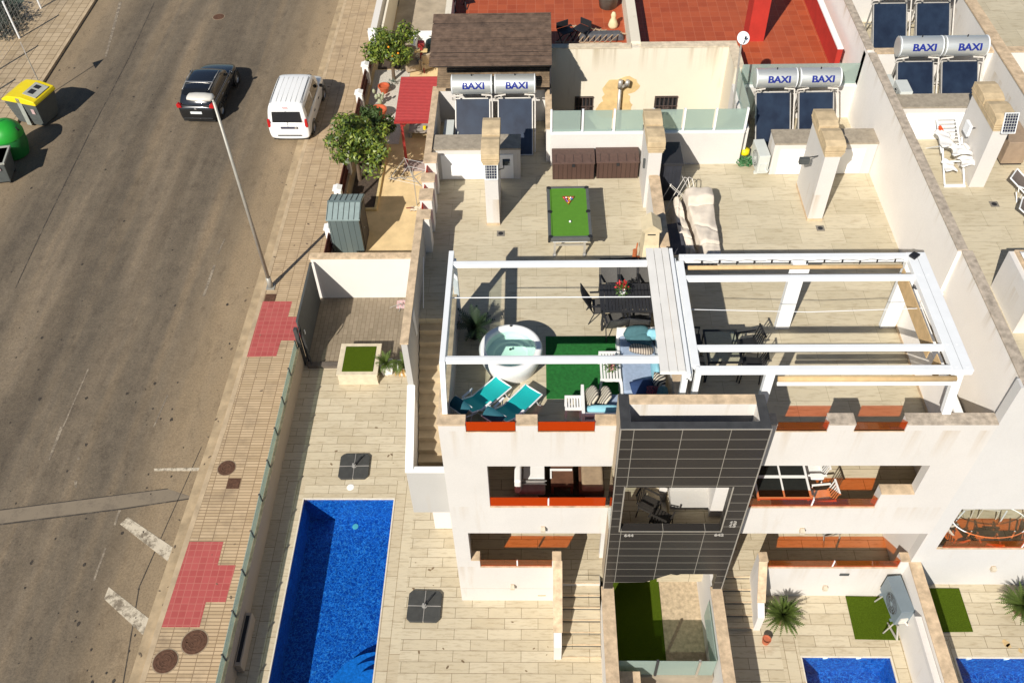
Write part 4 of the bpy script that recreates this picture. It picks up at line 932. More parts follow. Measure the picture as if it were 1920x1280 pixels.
heater((at(1765,70,9.0).x, 25.9, 8.22), 'right of the two solar heaters cut off by the top edge of the photo', hh)
obj('front_parapet', B().box(13.7,18,11.7,12.0,7,9.4), WHITE, N2)

# ================================================================ air conditioners
ACG = mat('ac_pale_grey', (.56,.58,.54), .5, .05, 3, bmp=.02)
def ac_unit(name, label, loc, rz, w, d, h, m, leg=.08):
    # fan faces -x in local space; w along y
    t = thing(name, label, 'air conditioner', loc, rz, 'air conditioning units')
    obj('casing', B().box(-d/2, d/2, -w/2, w/2, leg, leg+h), m, t, bevel=.012)
    M = Matrix.Translation((-d/2-.004, -w*.08, leg+h*.5)) @ Matrix.Rotation(R(-90), 4, 'Y')
    r = h*.40
    g = obj('fan_grille', B().lathe([(0,.002),(r,.002),(r,-.004)], n=28, M=M), DARKSL, t)
    b = B()
    for k in range(4): rr = r*(k+1)/4; b.lathe([(rr,.012),(rr-.008,.018),(rr-.016,.012)], n=28, M=M)
    for k in range(8): a = k*math.pi/4; b.bar(M@Vector((0,0,.014)), M@Vector((r*math.cos(a), r*math.sin(a), .014)), .006, .006)
    obj('guard', b, m, g)
    obj('fan', B().lathe([(0,.02),(r*.22,.02),(r*.25,.005)], n=16, M=M), m, g)
    for s in (-1, 1): obj('foot', B().box(-d/2-.04, d/2+.04, s*w*.35-.03, s*w*.35+.03, 0, leg), m, t)
    obj('pipe_cover', B().box(-.1, .1, -w/2-.03, -w/2, leg+.1, leg+.35).tube([(.05,-w/2-.02,leg+.2),(.12,-w/2-.1,leg+.12),(d/2+.08,-w/2+.1,leg+.1),(d/2+.1,-w/2+.3,leg+.4),(d/2+.12,0,leg+.45)], .02), MATS['pipe_insulation'] if m is not ACG else m, t)
    return t
p = at(1433, 322, 7.1)
ac_unit('air_conditioner', 'pale grey outdoor unit standing beside the service cabinet on the middle roof', (6.55, 21.95, 7.1), R(4), .82, .32, .62, ACG)
ac_unit('heat_pump', 'blue grey heat pump tilted out from the wall over the turf mat', (9.42, 11.08, .95), R(6), 1.02, .36, .72, mat('blue_grey_casing', (.16,.20,.225), .4, .06, 3), .05)
ac_unit('air_conditioner', 'pale outdoor unit behind the cabinet near the left edge of the left roof', (-2.62, 23.1, 7.1), R(0), .8, .3, .62, ACG)
ac_unit('air_conditioner', 'outdoor unit wedged between the left wall and another unit on the left roof', (-2.6, 22.45, 7.1), R(0), .42, .3, .60, ACG)
ac_unit('air_conditioner', 'outdoor unit between right solar panel and tall white wall on the middle roof', (9.3, 22.55, 7.1), R(0), .7, .3, .6, mat('cream_casing', (.66,.58,.46), .5))
ac_unit('air_conditioner', 'long outdoor unit just behind the coping on the higher right roof', (10.22, 23.3, 8.2), R(0), .9, .3, .75, ACG)
ac_unit('air_conditioner', 'outdoor unit against the cabinet top on the higher right roof', (10.33, 22.6, 8.55), R(0), .62, .34, .75, ACG)
obj_ = B().tube([(9.45,10.6,.9),(9.5,10.4,.45),(9.4,10.9,.37)], .03).tube([(9.2,10.6,.4),(9.45,10.7,1.0)], .02).tube([(9.2,11.5,.4),(9.45,11.5,1.0)], .02)
tag(recenter(obj('wall_bracket', obj_, STEEL)), 'steel bracket and pipes carrying the blue grey heat pump', 'bracket')
# hose, buckets
t = thing('hose_reel', 'coiled green hose with yellow reel on the floor beside the grey outdoor unit', 'hose', (6.18, 22.1, 7.1))
b = B(); random.seed(3); pts = []
for i in range(170):
    a = i*.33; r = .17+.07*math.sin(i*.21)+.03*math.sin(i*1.7); pts.append((r*math.cos(a), r*.9*math.sin(a), .03+.0011*i+.02*math.sin(i)))
obj('hose', b.tube(pts, .012, 6), mat('green_hose', (.05,.17,.06), .5, .2), t)
obj('reel', B().lathe([(.03,.2),(.13,.2),(.14,.24),(.13,.36),(.03,.38)], (.0,.25,.0), n=20), mat('yellow_plastic', (.75,.62,.01), .45, .05), t, smooth=True)

# floodlights and solar lamps on chimneys
def lamp_on(name, label, at_, arm, box, m, size=(.13,.06,.09)):
    t = thing(name, label, 'lamp', at_)
    obj('arm', B().tube(arm, .014, 6), MATS['black_plastic'], t)
    q = box; obj('head', B().box(q[0]-size[0], q[0]+size[0], q[1]-size[1], q[1]+size[1], q[2]-size[2], q[2]+size[2]), m, t, bevel=.01)
    return t
SOLCELL = tile_mat('solar_cells', (.012,.014,.03), (.016,.018,.04), (.45,.45,.42), .065, .065, .006, off=0, dirt=0, streakdir=False, plane='XZ', rough=.25)
for (px, py, Y, lab) in ((921,319,19.40,'small solar panel on the front of the slender chimney of the left roof'), (1894,231,19.50,'small tilted solar panel on the chimney of the higher right roof')):
    q = atY(px, py, Y); t = thing('solar_panel_lamp', lab, 'lamp', q)
    M = Matrix.Rotation(R(-22), 4, 'X')
    obj('panel', B().box(-.155, .155, -.012, .012, -.24, .24, M=M), SOLCELL, t)
    obj('frame', B().box(-.175,-.155,-.02,.02,-.26,.26,M=M).box(.155,.175,-.02,.02,-.26,.26,M=M).box(-.155,.155,-.02,.02,-.26,-.24,M=M).box(-.155,.155,-.02,.02,.24,.26,M=M), WMET, t)
    obj('bracket', B().bar((0,.0,0),(0,.12,.1),.05,.03), STEEL, t)
lamp_on('floodlight', 'grey floodlight on an arm left of the chimney of the middle roof', (7.45,20.0,8.95), [(.05,0,0),(-.25,-.05,-.02),(-.3,-.1,-.02)], (-.33,-.12,-.06), GATE)
lamp_on('floodlight', 'small dark floodlight right of the chimney of the left roof', (-1.0,19.6,8.9), [(0,0,0),(.14,.02,.03),(.14,.3,.06),(.2,.4,0)], (.2,.32,-.0), GATE, (.1,.06,.07))
lamp_on('wall_light', 'small grey light fixed to the party wall end between the two roofs', (3.05,20.6,8.3), [(0,0,0),(.03,0,0)], (-.03,0,0), GATE, (.06,.05,.14))
lamp_on('floodlight', 'octagonal lamp on the left side of the chimney of the higher right roof', (11.5,20.4,9.5), [(.06,0,0),(-.1,0,0)], (-.14,0,0), WMET, (.04,.16,.16))
def sconce(px, py, lab, Y=YF):
    q = atY(px, py, Y); t = thing('wall_lamp', lab, 'lamp', (q.x, Y-.001, q.z), 0, 'wall lamps on the white fronts')
    obj('back_plate', B().box(-.05, .05, -.02, 0, -.08, .08), COPE, t)
    obj('shade', B().loft([[Vector((-.05,-.02,-.09)),Vector((.05,-.02,-.09)),Vector((.05,-.02,.09)),Vector((-.05,-.02,.09))],[Vector((-.06,-.11,-.06)),Vector((.06,-.11,-.06)),Vector((.06,-.12,.07)),Vector((-.06,-.12,.07))]]), mat('beige_plastic', (.58,.50,.38), .5), t, bevel=.006)
sconce(1018, 989, 'beige wall lamp under the red glass of the left first floor balcony')
sconce(961, 1097, 'beige wall lamp low on the left front, below the ground floor opening')
sconce(1503, 992, 'beige wall lamp on the middle front under the dining balcony')
sconce(1546, 1099, 'lowest beige wall lamp of the middle front, above the deck')
sconce(1861, 1063, 'beige wall lamp on the rightmost front above its palm')
tag(recenter(obj('junction_box', B().box(8.0, 8.25, YF-.03, YF, 1.55, 1.65), GATE, bevel=.01)), 'small dark box on the middle front below the orange glass', 'vent')
# floor drains
for px, py, z, lab in ((939,438,7.1,'square floor drain in front of the chimney on the left roof'), (1538,428,7.1,'square floor drain in front of the chimney on the middle roof'), (1864,383,8.2,'square floor drain on the higher right roof')):
    q = at(px, py, z); t = thing('floor_drain', lab, 'drain', q, 0, 'floor drains')
    obj('plate', B().box(-.11,.11,-.11,.11,0,.008), mat('drain_grey', (.20,.18,.15), .5, .1), t); obj('grate', B().lathe([(0,.010),(.06,.010),(.07,.008)], n=18), DARK, t)
# ================================================================ left roof furniture
FZ = 7.1
BLK = mat('black_metal', (.022,.022,.022), .45, .1); CHR = mat('chrome_legs', (.62,.60,.56), .3, .05, metal=.7)
# pool table
t = thing('pool_table', 'pool table with bright green cloth and a racked triangle of balls', 'pool table', (.88, 19.07, FZ), R(.6))
W, L, H = .58, 1.07, .80
CLOTH = mat('green_baize', (.085,.23,.018), .95, .06, 10, bmp=.2)
obj('cloth', B().box(-W+.07, W-.07, -L+.07, L-.07, H-.06, H-.03), CLOTH, t)
obj('rail', B().box(-W, -W+.085, -L+.06, L-.06, H-.14, H).box(W-.085, W, -L+.06, L-.06, H-.14, H).box(-W+.06, W-.06, -L, -L+.085, H-.14, H-.001).box(-W+.06, W-.06, L-.085, L, H-.14, H-.001), mat('grey_rail', (.10,.105,.10), .4, .08), t, bevel=.012)
obj('cushion', B().box(-W+.085, -W+.11, -L+.12, -.06, H-.035, H-.012).box(-W+.085, -W+.11, .06, L-.12, H-.035, H-.012).box(W-.11, W-.085, -L+.12, -.06, H-.035, H-.012).box(W-.11, W-.085, .06, L-.12, H-.035, H-.012).box(-W+.14, W-.14, -L+.085, -L+.11, H-.035, H-.012).box(-W+.14, W-.14, L-.11, L-.085, H-.035, H-.012), CLOTH, t)
for sx in (-1, 1):
    for sy in (-1, 0, 1):
        obj('pocket', B().lathe([(0,.006),(.055,.006),(.062,.002),(.062,-.08)], (sx*(W-.06), sy*(L-.06), H), n=16), BLK, t)
obj('corner_cap', B().box(-W-.006, -W+.06, -L-.006, -L+.06, H-.16, H-.006).box(W-.06, W+.006, -L-.006, -L+.06, H-.16, H-.006).box(-W-.006,-W+.06,L-.06,L+.006,H-.16,H-.006).box(W-.06,W+.006,L-.06,L+.006,H-.16,H-.006), BLK, t, bevel=.01)
obj('apron', B().box(-W+.12, W-.12, -L+.12, L-.12, H-.26, H-.06), WMET, t)
for sx in (-1, 1):
    for sy in (-1, 1):
        lg = obj('leg', B().bar((sx*.40, sy*.88, 0), (sx*.40, sy*.80, H-.2), .06, .05), CHR, t); obj('foot', B().lathe([(0,.05),(.055,.045),(.06,0)], (sx*.40, sy*.88, 0), n=12), CHR, lg)
obj('crossbar', B().bar((-.4,-.84,.35),(.4,-.84,.35),.04,.04).bar((-.4,.84,.35),(.4,.84,.35),.04,.04), CHR, t)
cols = [(.7,.5,.02),(.02,.05,.4),(.55,.02,.02),(.2,.03,.25),(.7,.2,.02),(.02,.25,.06),(.25,.02,.03),(.02,.02,.02),(.75,.6,.1),(.05,.1,.5),(.6,.05,.03),(.8,.75,.7),(.75,.3,.05),(.8,.78,.7),(.4,.1,.05)]
i = 0
for row in range(5):
    for k in range(row+1):
        x = (k-row/2)*.06; y = .36+row*.052
        o = obj('billiard_ball', B().lathe([(.0285*math.sin(a*math.pi/8), .0285-.0285*math.cos(a*math.pi/8)) for a in range(9)], n=14), mat('ball_%d' % i, cols[i], .15, .02, bmp=0), smooth=True)
        lab = ['yellow','blue','red','purple','orange','green','maroon','black','pale yellow','light blue','bright red','white','light orange','cream','brown'][i]
        tag(o, '%s ball in the racked triangle on the pool table' % lab, 'ball', 'balls racked on the pool table'); o.location = (.88+x, 19.07+y, FZ+H-.03); i += 1
b = B()
pp = [(-.16,.62),(.16,.62),(0,.31)]
for a, c in zip(pp, pp[1:]+pp[:1]): b.bar((a[0],a[1],.02),(c[0],c[1],.02),.018,.035)
o = obj('ball_rack', b, mat('red_brown_wood', (.28,.07,.03), .5)); o.location = (.88, 19.07, FZ+H-.03); tag(o, 'triangular wooden rack around the balls on the pool table', 'ball rack')
o = obj('cue_ball', B().lathe([(.032*math.sin(a*math.pi/8), .032-.032*math.cos(a*math.pi/8)) for a in range(9)], n=14), WPAINT, smooth=True); o.location = (.88+.02, 19.07-.42, FZ+H-.03); tag(o, 'single white ball on the near half of the pool table', 'ball')
# storage boxes
BRN = tile_mat('brown_resin_boards', (.085,.048,.036), (.075,.042,.032), (.03,.017,.013), .13, 3, .008, off=0, dirt=.15, dirtc=(.12,.08,.06), streakdir=False, plane='XZ')
LID = mat('brown_resin_lid', (.10,.058,.045), .6, .15, 9)
def chest(loc, lab, first=None):
    if first: return dup(first, loc, 0, lab)
    t = thing('storage_box', lab, 'storage box', loc, 0, 'brown storage boxes')
    obj('body', B().box(-.60,.60,-.31,.31,.03,.58), BRN, t, bevel=.008)
    l = B().prism([(-.33,.58),(-.335,.63),(0,.68),(.33,.67),(.33,.58)], -.62, .62, 'x'); ld = obj('lid', l, LID, t, bevel=.01)
    b = B()
    for k in range(5): x = -.5+k*.25; b.prism([(-.3,.64),(0,.689),(0,.692),(-.3,.643)], x-.004, x+.004, 'x')
    obj('lid_grooves', b, DARK, ld)
    obj('latch', B().box(-.04,.04,-.345,-.31,.5,.6), DARK, t)
    return t
c0 = chest((1.08, 21.72, FZ), 'left of two brown storage boxes against the parapet by the pool table')
chest((2.36, 21.75, FZ), 'right of two brown storage boxes, beside the party wall chimney', c0)
# hot tub
t = thing('hot_tub', 'round white hot tub with pale green water on the left roof', 'hot tub', (-.62, 14.32, FZ))
TUB = mat('tub_white', (.84,.83,.79), .4, .03, 2, bmp=.03)
obj('shell', B().lathe([(.60,0),(.74,.42),(.755,.60),(.735,.66),(.70,.685),(.62,.685),(.59,.66),(.585,.5),(.56,.38),(.50,.33),(0,.32)], n=64), TUB, t, smooth=True)
obj('inner_seat', B().lathe([(.585,.44),(.42,.43),(.40,.33)], n=48), TUB, t, smooth=True)
obj('water', B().lathe([(0,.585),(.588,.585)], n=48), TUBW, t)
for a, r in ((90,.655),(95,.15),(200,.5)): obj('jet', B().lathe([(0,.02),(.03,.02),(.035,0)], (r*math.cos(R(a)), r*math.sin(R(a)), .69 if r > .6 else .41), n=12), GATE, t)
# loungers (turquoise)
TURQ = mat('turquoise_mesh', (.004,.40,.39), .7, .06, 40, bmp=.3, obj=True)
def lounger(loc, rz, lab, fab, fr, back=R(-4), group='turquoise sun loungers', first=None, canopy=True):
    if first: return dup(first, loc, rz, lab)
    # head towards -y, feet towards +y
    t = thing('sun_lounger', lab, 'sun lounger', loc, rz, group)
    def fab_fn(u, v_): return Vector((-.235+.47*u, -.42+1.3*v_, .32-.03*math.sin(u*math.pi)-.015*math.sin(v_*3*math.pi)+ (.30*max(0,.38-v_)/.38)))
    s = B().grid(fab_fn, 8, 24); obj('sling', s, fab, t, smooth=True)
    obj('side_rail', B().tube([(-.25,-.42,.62),(-.25,.08,.33),(-.25,.88,.30)], .018).tube([(.25,-.42,.62),(.25,.08,.33),(.25,.88,.30)], .018).tube([(-.25,.88,.30),(.25,.88,.30)],.018).tube([(-.25,-.42,.62),(.25,-.42,.62)],.018), fr, t)
    for y in (-.15, .65):
        for sx in (-.25, .25): obj('leg', B().tube([(sx,y,.30),(sx,y+.12,0)], .015), fr, t)
    obj('cross_foot', B().tube([(-.25,-.03,.02),(.25,-.03,.02)], .013).tube([(-.29,.77,.02),(.29,.77,.02)], .013), fr, t)
    for sx in (-.29, .29): obj('armrest', B().box(sx-.025, sx+.025, -.2, .15, .50, .515).tube([(sx,-.15,.5),(sx,-.1,.35)], .012).tube([(sx,.12,.5),(sx,.08,.32)], .012), fr, t)
    obj('pillow', B().grid(lambda u, v_: Vector((-.24+.48*u, -.02+.28*v_-.28, .345+.05*math.sin(u*math.pi)*math.sin(v_*math.pi))), 8, 6), fab, t, smooth=True) if False else None
    if canopy:
        cn = obj('sunshade', B().grid(lambda u, v_: Vector((-.25+.50*u, -.66+.24*v_, .70+.13*math.sin(v_*math.pi*.6)+.02*math.sin(u*math.pi))), 8, 6), mat('dark_teal_mesh', (.012,.09,.12), .8, .1, 20), t, smooth=True)
        obj('shade_frame', B().tube([(-.26,-.66,.69),(.26,-.66,.69)], .013).tube([(-.26,-.42,.82),(.26,-.42,.82)], .011).tube([(-.26,-.66,.69),(-.26,-.3,.5)], .011).tube([(.26,-.66,.69),(.26,-.3,.5)], .011).tube([(-.25,-.42,.6),(-.25,-.62,0)], .011).tube([(.25,-.42,.6),(.25,-.62,0)], .011).tube([(-.25,-.62,.04),(.25,-.62,.04)], .011), fr, cn)
    return t
a0 = at(905, 780, 7.45); a1 = at(945, 715, 7.45)
LG = lounger((-1.36, 12.89, FZ), R(-41), 'turquoise sun lounger nearer the left edge of the roof, with dark shade', TURQ, WMET)
lounger((-.62, 12.63, FZ), R(-38), 'turquoise sun lounger nearer the green carpet, with folded dark shade', TURQ, WMET, first=LG)
# carpet
q = [at(1024,631,FZ), at(1172,631,FZ), at(1180,747,FZ), at(1025,747,FZ)]
tag(recenter(obj('green_carpet', B().box(.22, 2.17, 13.28, 15.24, FZ, FZ+.015), CARPET)), 'bright green carpet between the hot tub and the white sofa', 'carpet')
# sofa: L along the party wall and the front
SOFA = WPAINT; SEATC = mat('pale_blue_cushion', (.30,.37,.48), .9, .1, 14, bmp=.4)
t = thing('corner_sofa', 'white corner sofa with pale blue seat and many cushions beside green carpet', 'sofa', (2.3, 13, FZ), world=True)
z = FZ
obj('base', B().box(1.98, 2.85, 13.12, 14.95, z+.12, z+.26), SOFA, t, bevel=.01)
obj('base', B().box(1.06, 2.85, 12.45, 13.12, z+.12, z+.26), SOFA, t, bevel=.01)
obj('frame', B().box(1.93, 1.99, 13.12, 15.0, z, z+.34).box(1.93, 2.9, 14.93, 15.0, z, z+.6).box(2.83, 2.9, 12.4, 14.93, z, z+.65).box(1.0, 1.07, 12.36, 13.2, z, z+.64).box(1.07, 1.95, 13.12, 13.17, z, z+.30), SOFA, t, bevel=.008)
obj('back_rail', B().box(1.07, 2.9, 12.36, 12.43, z+.52, z+.60), SOFA, t, bevel=.006); obj('back_rail', B().box(1.07, 2.9, 12.37, 12.41, z+.30, z+.36), SOFA, t)
obj('seat_cushion', B().box(2.0, 2.82, 13.16, 14.9, z+.27, z+.42), SEATC, t, bevel=.05, seg=4)
obj('seat_cushion', B().box(1.09, 2.82, 12.5, 13.1, z+.27, z+.42), SEATC, t, bevel=.05, seg=4)
TEAL = mat('teal_cushion', (.055,.135,.15), .9, .12, 10); LBLUE = mat('aqua_cushion', (.25,.52,.60), .9, .08, 10); NAVY = mat('navy_cushion', (.02,.045,.12), .9, .15, 10)
def stripes(name, c1, c2, sc, obj_=True, rot=0, dist=2.5):
    m, nt, b = base_mat(name); v = pos_node(nt, obj=obj_, rot=(0,0,rot)); wv = _n(nt, 'ShaderNodeTexWave'); wv.inputs['Scale'].default_value = sc; wv.inputs['Distortion'].default_value = dist
    nt.links.new(v, wv.inputs['Vector']); nt.links.new(ramp(nt, wv.outputs['Fac'], [(.42, c1), (.5, c2)]), b.inputs['Base Color']); b.inputs['Roughness'].default_value = .9; MATS[name] = m; return m
STR = stripes('striped_cushion', (.55,.47,.37), (.16,.13,.11), 5.5, dist=.5); ZIG = stripes('patterned_cushion', (.60,.54,.42), (.04,.04,.04), 5, rot=.9, dist=2); FLOR = stripes('dark_red_floral', (.22,.03,.06), (.03,.02,.03), 9, dist=12)
def pillow(lab, c, size, rot, m, cat='cushion'):
    b = B(); cushion(b, (0,0,0), size, rot); o = obj('cushion', b, m, smooth=True); o.location = (c[0], c[1], FZ+c[2]); tag(o, lab, cat, 'cushions on the white sofa'); return o
pillow('large teal cushion leaning at the far end of the sofa', (2.40,14.78,.60), (.66,.22,.42), (R(-25),0,R(4)), TEAL)
pillow('smaller dusky teal cushion in front of the large teal one', (2.48,14.62,.54), (.55,.16,.36), (R(-50),0,R(-14)), TEAL)
pillow('round aqua cushion against the far armrest', (2.76,14.72,.64), (.3,.16,.3), (R(-10),0,0), LBLUE)
pillow('beige and brown striped cushion lying on the seat', (2.48,14.38,.50), (.58,.36,.16), (R(-18),0,R(-14)), STR)
pillow('aqua backrest cushion standing along the wall side of the seat', (2.74,13.75,.58), (.13,.75,.32), (0,R(18),0), LBLUE)
pillow('navy cushion in the sofa corner', (2.42,13.15,.54), (.55,.5,.2), (R(12),0,R(15)), NAVY)
pillow('dark red floral cushion leaning in the sofa corner', (2.66,12.98,.64), (.40,.26,.3), (R(30),R(10),0), FLOR)
pillow('green grey cushion behind the floral one', (2.80,12.82,.70), (.25,.4,.4), (0,R(15),0), TEAL)
pillow('black and cream striped cushion under the folded pergola roof', (2.80,13.32,.64), (.32,.36,.2), (R(10),R(25),0), ZIG)
pillow('patterned cream and black cushion at the left end of the sofa', (1.22,12.88,.62), (.13,.44,.46), (0,R(32),R(14)), ZIG)
pillow('second patterned cushion leaning on the one at the sofa end', (1.50,12.88,.60), (.13,.44,.46), (0,R(38),R(16)), ZIG)
pillow('aqua bolster along the front edge of the sofa', (1.50,12.55,.54), (.78,.2,.24), (R(12),0,0), LBLUE)
pillow('second aqua bolster cut off behind the dark tower', (2.05,12.55,.54), (.28,.2,.24), (R(12),0,0), LBLUE)
# slatted tables
def slat_table(name, loc, w, l, h, n, lab, rz=0, m=WPAINT):
    t = thing(name, lab, 'table', loc, rz, 'white slatted tables')
    b = B(); s = w/n
    for k in range(n): b.box(-w/2+k*s+.012, -w/2+(k+1)*s-.012, -l/2+.06, l/2-.06, h-.03, h)
    obj('slats', b, m, t)
    obj('frame', B().box(-w/2, w/2, -l/2, -l/2+.06, h-.05, h+.002).box(-w/2, w/2, l/2-.06, l/2, h-.05, h+.002), m, t)
    for sx in (-1,1):
        for sy in (-1,1): obj('leg', B().box(sx*(w/2-.025)-.025, sx*(w/2-.025)+.025, sy*(l/2-.03)-.025, sy*(l/2-.03)+.025, 0, h-.05), m, t)
    return t
slat_table('coffee_table', (1.72, 13.94, FZ), .50, .90, .42, 7, 'white slatted coffee table on the green carpet with a flower pot')
slat_table('side_table', (.82, 12.82, FZ), .38, .40, .46, 6, 'small square white slatted table beside the end of the sofa')
def leafy(b, c, n, r, size, up=.5, seed=1):
    rnd = random.Random(seed)
    for i in range(n):
        a = rnd.uniform(0, 6.28); e = rnd.uniform(-.1, 1.2); rr = r*rnd.uniform(.3, 1)
        p = Vector(c)+Vector((rr*math.cos(a)*math.cos(e), rr*math.sin(a)*math.cos(e), rr*math.sin(e)*up*2))
        d = (p-Vector(c)).normalized(); s = size*rnd.uniform(.6,1.2); u = d.orthogonal().normalized(); w_ = d.cross(u)
        ang = rnd.uniform(0,6.28); x = u*math.cos(ang)+w_*math.sin(ang); y = d*.7+ (u*math.sin(ang)-w_*math.cos(ang))*.5
        b.quad(p-x*s*.4, p+y*s*.5-x*s*.1, p+y*s, p+x*s*.4)
LEAF = mat('leaf_green', (.055,.11,.018), .6, .35, 9, bmp=0); REDF = mat('red_petals', (.55,.03,.03), .7, .2); PINKF = mat('pink_purple_petals', (.32,.03,.08), .7, .4, 20)
def flowerpot(loc, lab, potm, petals, h=.14, r=.08):
    t = thing('flower_pot', lab, 'flower pot', loc, 0, 'flower pots on tables')
    obj('pot', B().lathe([(0,0),(r*.7,0),(r,h),(r*.85,h),(r*.8,h-.02),(0,h-.02)], n=18), potm, t, smooth=True)
    b = B(); leafy(b, (0,0,h), 90, .2, .09, .5, 3); obj('leaves', b, LEAF, t)
    b = B(); leafy(b, (-.02,.02,h+.1), 70, .15, .07, .5, 7); obj('petals', b, petals, t)
flowerpot((1.74, 13.82, FZ+.42), 'flower pot with pink and purple flowers on the white coffee table', mat('pink_glass_pot', (.55,.3,.25), .3), PINKF)
flowerpot((2.12, 15.98, FZ+.74), 'white flower pot with red flowers on the black slatted table', WPAINT, REDF)
# black dining set under the folded roof
DKF = mat('dark_grey_sling', (.085,.08,.072), .7, .12, 30); DKM = mat('anthracite_metal', (.028,.028,.03), .5, .1)
t = thing('dining_table', 'black slatted dining table partly under the folded pergola roof', 'table', (2.30, 15.88, FZ))
b = B()
for k in range(17): b.box(-.70+k*.083, -.70+k*.083+.072, -.44, .44, .70, .73)
obj('slats', b, DKM, t); obj('frame', B().box(-.72,.72,-.48,-.44,.68,.735).box(-.72,.72,.44,.48,.68,.735).box(-.74,-.70,-.48,.48,.68,.735).box(.70,.74,-.48,.48,.68,.735).box(-.02,.02,-.44,.44,.69,.7), DKM, t)
for sx in (-.68,.68):
    for sy in (-.43,.43): obj('leg', B().box(sx-.025,sx+.025,sy-.025,sy+.025,0,.68), DKM, t)
def sling_chair(loc, rz, lab, first=None, fab=DKF, fr=DKM, group='dark sling chairs around the black table', hb=.96):
    if first: return dup(first, loc, rz, lab, group)
    t = thing('garden_chair', lab, 'chair', loc, rz, group)      # faces -y
    obj('seat', B().grid(lambda u,v_: Vector((-.23+.46*u, -.24+.46*v_, .42-.04*v_-.02*math.sin(u*3.14))), 4, 6), fab, t, smooth=True)
    obj('backrest', B().grid(lambda u,v_: Vector((-.23+.46*u, .22+.30*v_+.03*math.sin(u*3.14), .38+(hb-.38)*v_)), 4, 8), fab, t, smooth=True)
    for sx in (-.25,.25):
        obj('side_frame', B().tube([(sx,-.26,.42),(sx,.22,.38),(sx,.52,hb)], .014), fr, t)
        obj('armrest', B().box(sx-.025, sx+.025, -.24, .28, .62, .64).tube([(sx,-.24,.62),(sx,-.22,.42)], .012), fr, t)
        obj('leg', B().tube([(sx,-.2,.42),(sx,-.26,0)], .014), fr, t); obj('leg', B().tube([(sx,.2,.39),(sx,.34,0)], .014), fr, t)
    obj('top_bar', B().tube([(-.25,.52,hb),(.25,.52,hb)], .014), fr, t)
    return t
s0 = sling_chair((1.86, 16.50, FZ), R(0), 'grey sling chair behind the black table, its far left seat')
sling_chair((2.34, 16.52, FZ), R(4), 'grey sling chair behind the black table, the middle seat', s0)
sling_chair((2.82, 16.50, FZ), R(-3), 'grey sling chair behind the black table, beside the folded roof', s0)
sling_chair((1.62, 15.92, FZ), R(93), 'dark chair at the left head of the black table', s0)
sling_chair((1.90, 15.42, FZ), R(190), 'dark sling chair on the near side of the black table, left one', s0)
sling_chair((2.52, 15.42, FZ), R(172), 'dark sling chair on the near side of the black table, right one', s0)
# potted palm
def palm_head(b, c, n, L, w_, droop, seed, elev=(10, 80)):
    rnd = random.Random(seed)
    for i in range(n):
        az = i*2.39996+rnd.uniform(-.2,.2); el = R(rnd.uniform(*elev)); LL = L*rnd.uniform(.8,1.1)
        pts = []; p = Vector(c); d = Vector((math.cos(az)*math.cos(el), math.sin(az)*math.cos(el), math.sin(el)))
        k = 12
        for j in range(k+1):
            pts.append(p.copy()); p = p+d*(LL/k); d = (d+Vector((0,0,-droop/k))).normalized()
        side = Vector((-math.sin(az), math.cos(az), 0))
        for j in range(1, k):
            t_ = j/k; wl = w_*math.sin(math.pi*min(1, t_*.85+.12))
            dd = (pts[j+1]-pts[j-1]).normalized()
            for s in (-1, 1):
                tip = pts[j]+side*s*wl+dd*wl*.55+Vector((0,0,.1*wl))
                q = dd*(LL/k*.42)
                b.quad(pts[j]-q, pts[j]+q, tip)
        b.quad(pts[0]-side*.012, pts[0]+side*.012, pts[-1]+side*.003, pts[-1]-side*.003)
PALM = mat('palm_green', (.085,.125,.022), .55, .35, 4, bmp=0); PALMD = mat('dark_palm_green', (.035,.06,.022), .55, .3, 4, bmp=0)
t = thing('potted_palm', 'dark potted palm in the shade by the roof edge, left of the hot tub', 'plant', (-1.55, 15.25, FZ))
obj('pot', B().lathe([(0,0),(.11,0),(.17,.32),(.15,.32),(.14,.28),(0,.28)], n=20), BLK, t, smooth=True)
b = B(); palm_head(b, (0,0,.32), 26, .62, .13, .9, 5, (15,75)); obj('fronds', b, PALMD, t)
# barbecue chimney of stone blocks
t = thing('stone_barbecue', 'cream stone barbecue with pitched hood against the party wall', 'barbecue', (2.92, 17.2, FZ), world=True)
SB = mat('cream_stone_blocks', (.60,.50,.32), .85, .1, 5)
obj('base', B().box(2.66, 3.1, 17.0, 17.6, FZ, FZ+.85), SB, t, bevel=.01)
obj('hood', B().loft([[Vector((x,y,FZ+.86)) for x,y in ((2.64,16.95),(3.1,16.95),(3.1,17.65),(2.64,17.65))],[Vector((x,y,FZ+1.25)) for x,y in ((2.70,17.2),(3.08,17.2),(3.08,17.65),(2.70,17.65))],[Vector((x,y,FZ+1.6)) for x,y in ((2.72,17.27),(3.07,17.27),(3.07,17.64),(2.72,17.64))]]), SB, t)
obj('chimney_cap', B().prism([(2.62,FZ+1.72),(3.12,FZ+1.72),(2.87,FZ+1.92)], 17.18, 17.7, 'y').box(2.66,3.10,17.2,17.68,FZ+1.66,FZ+1.72), SB, t)
obj('smoke_slot', B().box(2.78,2.98,17.255,17.268,FZ+1.48,FZ+1.56), DARK, t)
t = thing('rusty_stand', 'rust orange metal stand with a hook in front of the stone barbecue', 'stand', (2.52, 17.35, FZ))
RU = mat('rust_orange', (.42,.12,.04), .8, .25, 8)
